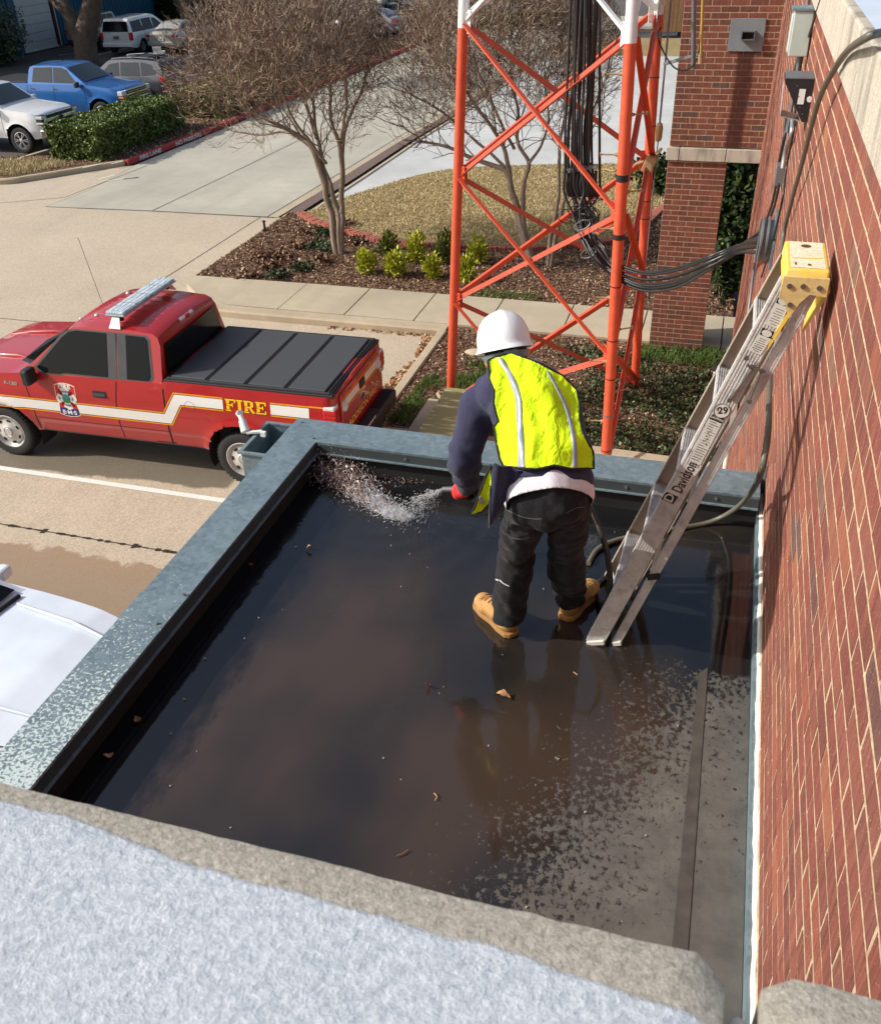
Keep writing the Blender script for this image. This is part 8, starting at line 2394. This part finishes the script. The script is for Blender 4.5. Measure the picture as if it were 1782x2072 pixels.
# ------------------------------------------------------------------ far buildings
bl = empty("metal_building", (-39.5, 52, 0), label="blue ribbed metal building with a white roll-up door", cat="building")
M['blue_wall'] = plain("blue_cladding", hx(38, 96, 124), .55, vary=.15, scale=1.2)
m = MB()
m.box((-4.1, -4.6, 3.2), (9, 16.2, 6.4)); m.box((-4.1, 9.9, 3.2), (9, 13.5, 6.4)) 
m.build("wall", M['blue_wall'], bl)
y = -12.6; ribm = None
while y < 16.5:
    if not (-3.4 < y < .4):
        if ribm is None: m = MB(); m.box((0, 0, 3.2), (.05, .06, 6.4)); ribm = m.build("rib", M['blue_wall'], bl); o = ribm
        else: o = ribm.copy(); col.objects.link(o); o.parent = bl
        o.location = (.43, y, 0)
    y += .30
m = MB(); m.box((-4.1, 1.9, 6.45), (9.4, 29.6, .15)); m.build("roof", M['zinc'], bl)
door = bpy.data.objects.new("roll_up_door", None); col.objects.link(door); door.parent = bl; door.location = (.41, -1.5, 0)
m0 = None
M['door_white'] = plain("door_white", hx(206, 208, 206), .6, vary=.06)
for i in range(8):
    if m0 is None: m = MB(); m.box((0, 0, .225), (.05, 2.95, .435)); m0 = m.build("door_panel", M['door_white'], door, bevel=.012); o = m0
    else: o = m0.copy(); col.objects.link(o); o.parent = door
    o.location = (0, 0, i * .45)
m = MB(); m.box((-.04, 0, 1.8), (.03, 3.0, 3.6)); m.build("door_back", M['seam'], door)
m = MB(); m.box((.05, 1.62, 1.9), (.10, .16, 3.8)); m.build("frame_post", plain("maroon_post", hx(84, 36, 36), .7), door)
m = MB(); m.box((.06, 1.76, 1.9), (.08, .07, 3.8)); m.box((.04, 0, .03), (.1, 3.1, .06)); m.build("white_trim", M['door_white'], door)
fb = empty("far_brick_building", (-37, 72, 0), label="low brown brick building with white posts at the top left", cat="building")
m = MB(); m.box((-3, 0, 2), (8, 12, 4)); m.build("wall", plain("far_brick", hx(112, 76, 66), .9, vary=.2, scale=12), fb)
m = MB(); m.box((1.05, -4.9, 1.6), (.12, .12, 3.2)); m.build("post", M['door_white'], fb)
m = MB(); m.box((1.05, -2.2, 1.6), (.12, .12, 3.2)); m.build("post", M['door_white'], fb)
m = MB(); m.box((-3, 0, 4.1), (8.6, 12.6, .2)); m.build("roof", M['zinc'], fb)
for a, b in (((-36.8, 48.8), (-34.6, 53.0)), ((-34.55, 47.9), (-34.4, 52.5)), ((-31.5, 47.8), (-31.4, 52.2)), ((-28.6, 47.6), (-28.5, 52))):
    strip("parking_stripe", [a, b], .1, -.05, M['paint_white'])['kind'] = 'structure'
# brown cart behind the tower's right leg
ct = empty("utility_cart", (-4.2, 56.0, 0), label="brown wooden crate cart on small wheels beyond the white drive", cat="cart")
pc = atz(1358, 72, 0); ct.location = (pc.x - .1, pc.y, 0)
M['ply'] = plain("plywood", hx(120, 88, 60), .8, vary=.2, scale=5)
for i in range(7):
    m = MB(); m.box((-.72 + i * .24, 0, 1.15), (.225, .9, 1.8)); m.build("board", M['ply'], ct)
m = MB(); m.box((0, 0, 2.08), (1.8, 1.0, .08)); m.build("lid", M['ply'], ct)
for x in (-.6, .6): m = MB(); m.lathe([(.16, -.05), (.16, .05), (0, .05)], (x, -.4, .16), 'Y', 16); m.build("wheel", M['tyre'], ct, smooth=40)

# ------------------------------------------------------------------ litter on the roof
def leaf_obj(px_, py_, s_, rz, label, k=0):
    p = atz(px_, py_, ZR + .006); m = MB(); vs = []; n = 7
    for i in range(n + 1):
        t = i / n; w = s_ * .30 * math.sin(math.pi * t) * (1 + .3 * math.sin(i * 2.3 + k)); z = .012 * math.sin(math.pi * t * 1.3 + k) + .006
        vs += [(s_ * (t - .5), -w, z + .010), (s_ * (t - .5), 0, z), (s_ * (t - .5), w, z + .008)]
    m.add(vs, [(3 * i + a, 3 * i + a + 1, 3 * i + a + 4, 3 * i + a + 3) for i in range(n) for a in (0, 1)])
    o = m.build("fallen_leaf", M['dead_leaf'], None, smooth=60); o.location = p; o.rotation_euler = (0, 0, rz); tag(o, label, "leaf", "dead leaves on the wet roof")
for i, (x, y, s_, lb_) in enumerate(((1018, 1411, .060, "curled tan leaf in the worker's reflection"), (865, 1390, .030, "small tan leaf near the middle of the wet roof"), (280, 1459, .05, "brown leaf near the left parapet"), (221, 1531, .035, "small brown leaf at the lower left of the roof"), (508, 1145, .03, "reddish leaf speck below the left coping joint"), (624, 1112, .03, "pale leaf left of the splash in the puddle"))):
    leaf_obj(x, y, s_, i * 1.3, lb_, i)
for i, pl in enumerate((((878, 1605), (884, 1612), (880, 1620)), ((803, 1732), (815, 1728), (826, 1720)), ((1160, 1360), (1168, 1366)))):
    m = MB(); m.tube([atz(x, y, ZR + .008) for x, y in pl], .0022, 5); tag(m.build("twig_bit", M['dead_leaf'], None), ["small hooked twig on the wet roof centre", "thin curved twig above the bottom coping", "green stem bit beside the ladder feet"][i], "twig")
r_ = random.Random(9); m = MB()
for i in range(60):
    x, y = r_.uniform(-1.9, .34), r_.uniform(1.0, 4.1); q = r_.uniform(.0015, .004); m.box((x, y, ZR + q + .008 * 0), (q * 2, q * 1.5, q * 2), Matrix.Rotation(r_.uniform(0, 3), 3, 'Z'))
tag(m.build("grit", plain("pale_grit", hx(170, 160, 150), .8), None), "pale specks of grit scattered on the roof", "grit", kind='stuff')

# ------------------------------------------------------------------ the jet of water and its splash
M['water_white'] = plain("aerated_water", hx(226, 228, 232), .2, vary=.06, spec=.8)
k = NT("muddy_splash"); g_ = k.island(); k.col(k.ramp(g_, [(0, hx(82, 58, 50)[:3]), (.4, hx(142, 112, 100)[:3]), (.8, hx(192, 166, 154)[:3]), (1, hx(234, 222, 216)[:3])])); k.set(rough=.2, spec=.8); M['mud_water'] = k.m
k.set(alpha=.8)
M['water_white'].node_tree.nodes['Principled BSDF'].inputs['Alpha'].default_value = .72
r_ = np.random.default_rng(77)
P0, P1, A, Bq = [], [], [], []
N0 = np.array(handL + Vector((-.10, -.006, -.006))); I0 = np.array(atz(826, 1048, ZR))
for i in range(900):
    t = r_.random() ** .8; s = r_.normal(size=3) * np.array([.05, .05, .03]) * (.15 + t); tgt = I0 + r_.normal(size=3) * np.array([.07, .07, 0])
    p = N0 + (tgt - N0) * t + np.array([0, 0, .03 * math.sin(math.pi * t)]) + s * .35; d = (tgt - N0); d /= np.linalg.norm(d); L = r_.uniform(.008, .045) * (.6 + .6 * t)
    P0.append(p); P1.append(p + d * L); w = r_.uniform(.0008, .0020); A.append(w); Bq.append(w * .5)
o = seg_mesh("water_jet", P0, P1, A, Bq, M['water_white'], None, 4); tag(o, "white spray of water from the nozzle to the roof", "water", kind='stuff')
path = [np.array(p) for p in curve_pts([atz(826, 1050, ZR), atz(790, 1040, ZR), atz(750, 1018, ZR), atz(712, 990, ZR), atz(680, 962, ZR), atz(670, 938, ZR), atz(690, 920, ZR), atz(730, 918, ZR), atz(780, 935, ZR), atz(840, 962, ZR)], 12)]
P0, P1, A, Bq, W0, W1, WA, WB = [], [], [], [], [], [], [], []
for i in range(12000):
    u = r_.random() ** 1.05; k_ = u * (len(path) - 1); a = int(k_); b = min(a + 1, len(path) - 1); c = path[a] + (path[b] - path[a]) * (k_ - a)
    spread = .012 + .060 * min(1, u * 2.2) * (1 if u < .8 else .7); hh = .015 + .085 * math.sin(math.pi * min(1, u * 1.25)) ** 1.2
    c = c + r_.normal(size=3) * np.array([spread, spread, 0]); c[2] = ZR + .004 + r_.exponential(hh * .38)
    out = c - I0; out[2] = 0; out /= np.linalg.norm(out) + 1e-6
    d = out * .6 + r_.normal(size=3) * .55 + np.array([0, 0, .5]); d /= np.linalg.norm(d); L = r_.exponential(.005) + .003; w = r_.uniform(.0008, .0024) * (1 if u > .2 else .8)
    if u < .27 * (.7 + .6 * r_.random()) or r_.random() < .07: W0.append(c); W1.append(c + d * L); WA.append(w); WB.append(w * .5)
    else: P0.append(c); P1.append(c + d * L); A.append(w); Bq.append(w * .5)
for i in range(420):     # flung droplets up the parapet corner
    c = np.array(atz(665, 935, ZR)) + r_.normal(size=3) * np.array([.13, .10, 0]); c[0] = max(c[0], -2.0); c[1] = min(c[1], 4.12); c[2] = ZR + abs(r_.normal()) * .07
    w = r_.uniform(.0008, .0028); P0.append(c); P1.append(c + np.array([0, 0, w * 2.5])); A.append(w); Bq.append(w)
tag(seg_mesh("water_splash", P0, P1, A, Bq, M['mud_water'], None, 5), "muddy brown splash thrown up toward the parapet corner", "water", kind='stuff')
tag(seg_mesh("white_foam", W0, W1, WA, WB, M['water_white'], None, 5), "white foam where the jet strikes the puddle", "water", kind='stuff')
# sheets of flung water: ragged curved ribbons
m = MB()
for i in range(110):
    u = .10 + .85 * r_.random(); k_ = u * (len(path) - 1); a = int(k_); c = Vector(path[a]) + Vector(r_.normal(size=3)) * .05; c.z = ZR + .004
    out = Vector(path[a]) - Vector(I0); out.z = 0; out.normalize(); s_ = Vector((-out.y, out.x, 0)); L = r_.uniform(.03, .10); H = r_.uniform(.02, .09) * math.sin(math.pi * min(1, u * 1.1)) + .01
    pts = [c + out * (L * t) + s_ * (.012 * math.sin(t * 5 + i)) + Vector((0, 0, H * math.sin(math.pi * t * .8))) for t in np.linspace(0, 1, 6)]; m.tube(pts, [.004, .0034, .003, .0024, .003, .0014], 4)
tag(m.build("water_strands", M['mud_water'], None, smooth=60), "ragged strands of muddy water in the splash", "water", kind='stuff')
# low swell of muddy water behind the splash
m = MB(); vs = []; nx, ny = 60, 22; q0, q1 = atz(640, 1000, ZR), atz(900, 930, ZR)
for i in range(nx + 1):
    for j in range(ny + 1):
        u, v = i / nx, j / ny; k_ = (.35 + .65 * u) * (len(path) - 1); a = min(int(k_), len(path) - 2); c = path[a] + (path[a + 1] - path[a]) * (k_ - a)
        out = c - np.array(atz(790, 985, ZR)); out[2] = 0; out /= np.linalg.norm(out); p = c + out * (v - .5) * .17
        h = .020 * math.sin(math.pi * v) ** 2 * math.sin(math.pi * u) ** .6 + .007 * mnoise.noise(Vector((p[0] * 30, p[1] * 30, 0))) * math.sin(math.pi * v) * math.sin(math.pi * u)
        vs.append((min(p[0], 9), min(p[1], 4.15), ZR - .002 + h))
m.add(vs, [(i * (ny + 1) + j, (i + 1) * (ny + 1) + j, (i + 1) * (ny + 1) + j + 1, i * (ny + 1) + j + 1) for i in range(nx) for j in range(ny)])
k = NT("churned_water"); p_ = k.pos(); n_ = k.noise(p_, 34, 6, .7); k.col(k.ramp(n_, [(.4, (.035, .022, .018)), (.56, (.12, .08, .07)), (.7, (.38, .30, .28))])); k.set(rough=.15, spec=.7); k.bump(n_, .8, .01)
tag(m.build("water_swell", k.m, None, smooth=180), "low swell of churned brown water pushed by the jet", "water", kind='stuff')

# foam body under the white spray
def ribbon_sheet(name, label, u0, u1, width, hgt, mat, seed):
    m = MB(); vs = []; nx, ny = 50, 16
    for i in range(nx + 1):
        for j in range(ny + 1):
            u, v = u0 + (u1 - u0) * i / nx, j / ny; k_ = u * (len(path) - 1); a = min(int(k_), len(path) - 2); f = k_ - a; c = Vector(path[a]).lerp(Vector(path[a + 1]), f)
            t = Vector(path[a + 1]) - Vector(path[a]); t.z = 0; t.normalize(); n = Vector((-t.y, t.x, 0)); p = c + n * (v - .5) * width * (.4 + .6 * math.sin(math.pi * min(1, (i / nx) * 1.6 + .1)) )
            h = hgt * math.sin(math.pi * v) * math.sin(math.pi * min(1, i / nx + .08)) * (1 + .9 * mnoise.noise(Vector((p.x * 40, p.y * 40, seed)))) + .010 * mnoise.noise(Vector((p.x * 90, p.y * 90, seed))) * math.sin(math.pi * v)
            vs.append((p.x, min(p.y, 4.15), ZR + .001 + max(0, h)))
    m.add(vs, [(i * (ny + 1) + j, (i + 1) * (ny + 1) + j, (i + 1) * (ny + 1) + j + 1, i * (ny + 1) + j + 1) for i in range(nx) for j in range(ny)])
    tag(m.build(name, mat, None, smooth=180), label, "water", kind='stuff')
def foam(name, stops, thr):
    k = NT(name); p_ = k.pos(); n_ = k.noise(p_, 75, 6, .75); n2 = k.noise(p_, 22, 3, .6); k.col(k.ramp(n_, stops)); k.set(rough=.25, spec=.6)
    k.set(alpha=k.math('MULTIPLY', k.math('SUBTRACT', k.math('ADD', n_, k.math('MULTIPLY', n2, .6)), thr), 4, clamp=True)); k.bump(n_, .8, .008); return k.m
ribbon_sheet("foam_sheet", "white foam sheet under the jet's impact", .0, .36, .085, .022, foam("foam_white", [(.3, hx(170, 172, 178)[:3]), (.6, hx(240, 242, 246)[:3])], .72), 2)
ribbon_sheet("muddy_foam", "brown foam sheet curling toward the parapet", .25, .98, .16, .030, foam("foam_brown", [(.3, hx(70, 48, 42)[:3]), (.5, hx(150, 120, 110)[:3]), (.7, hx(226, 208, 198)[:3])], .80), 5)
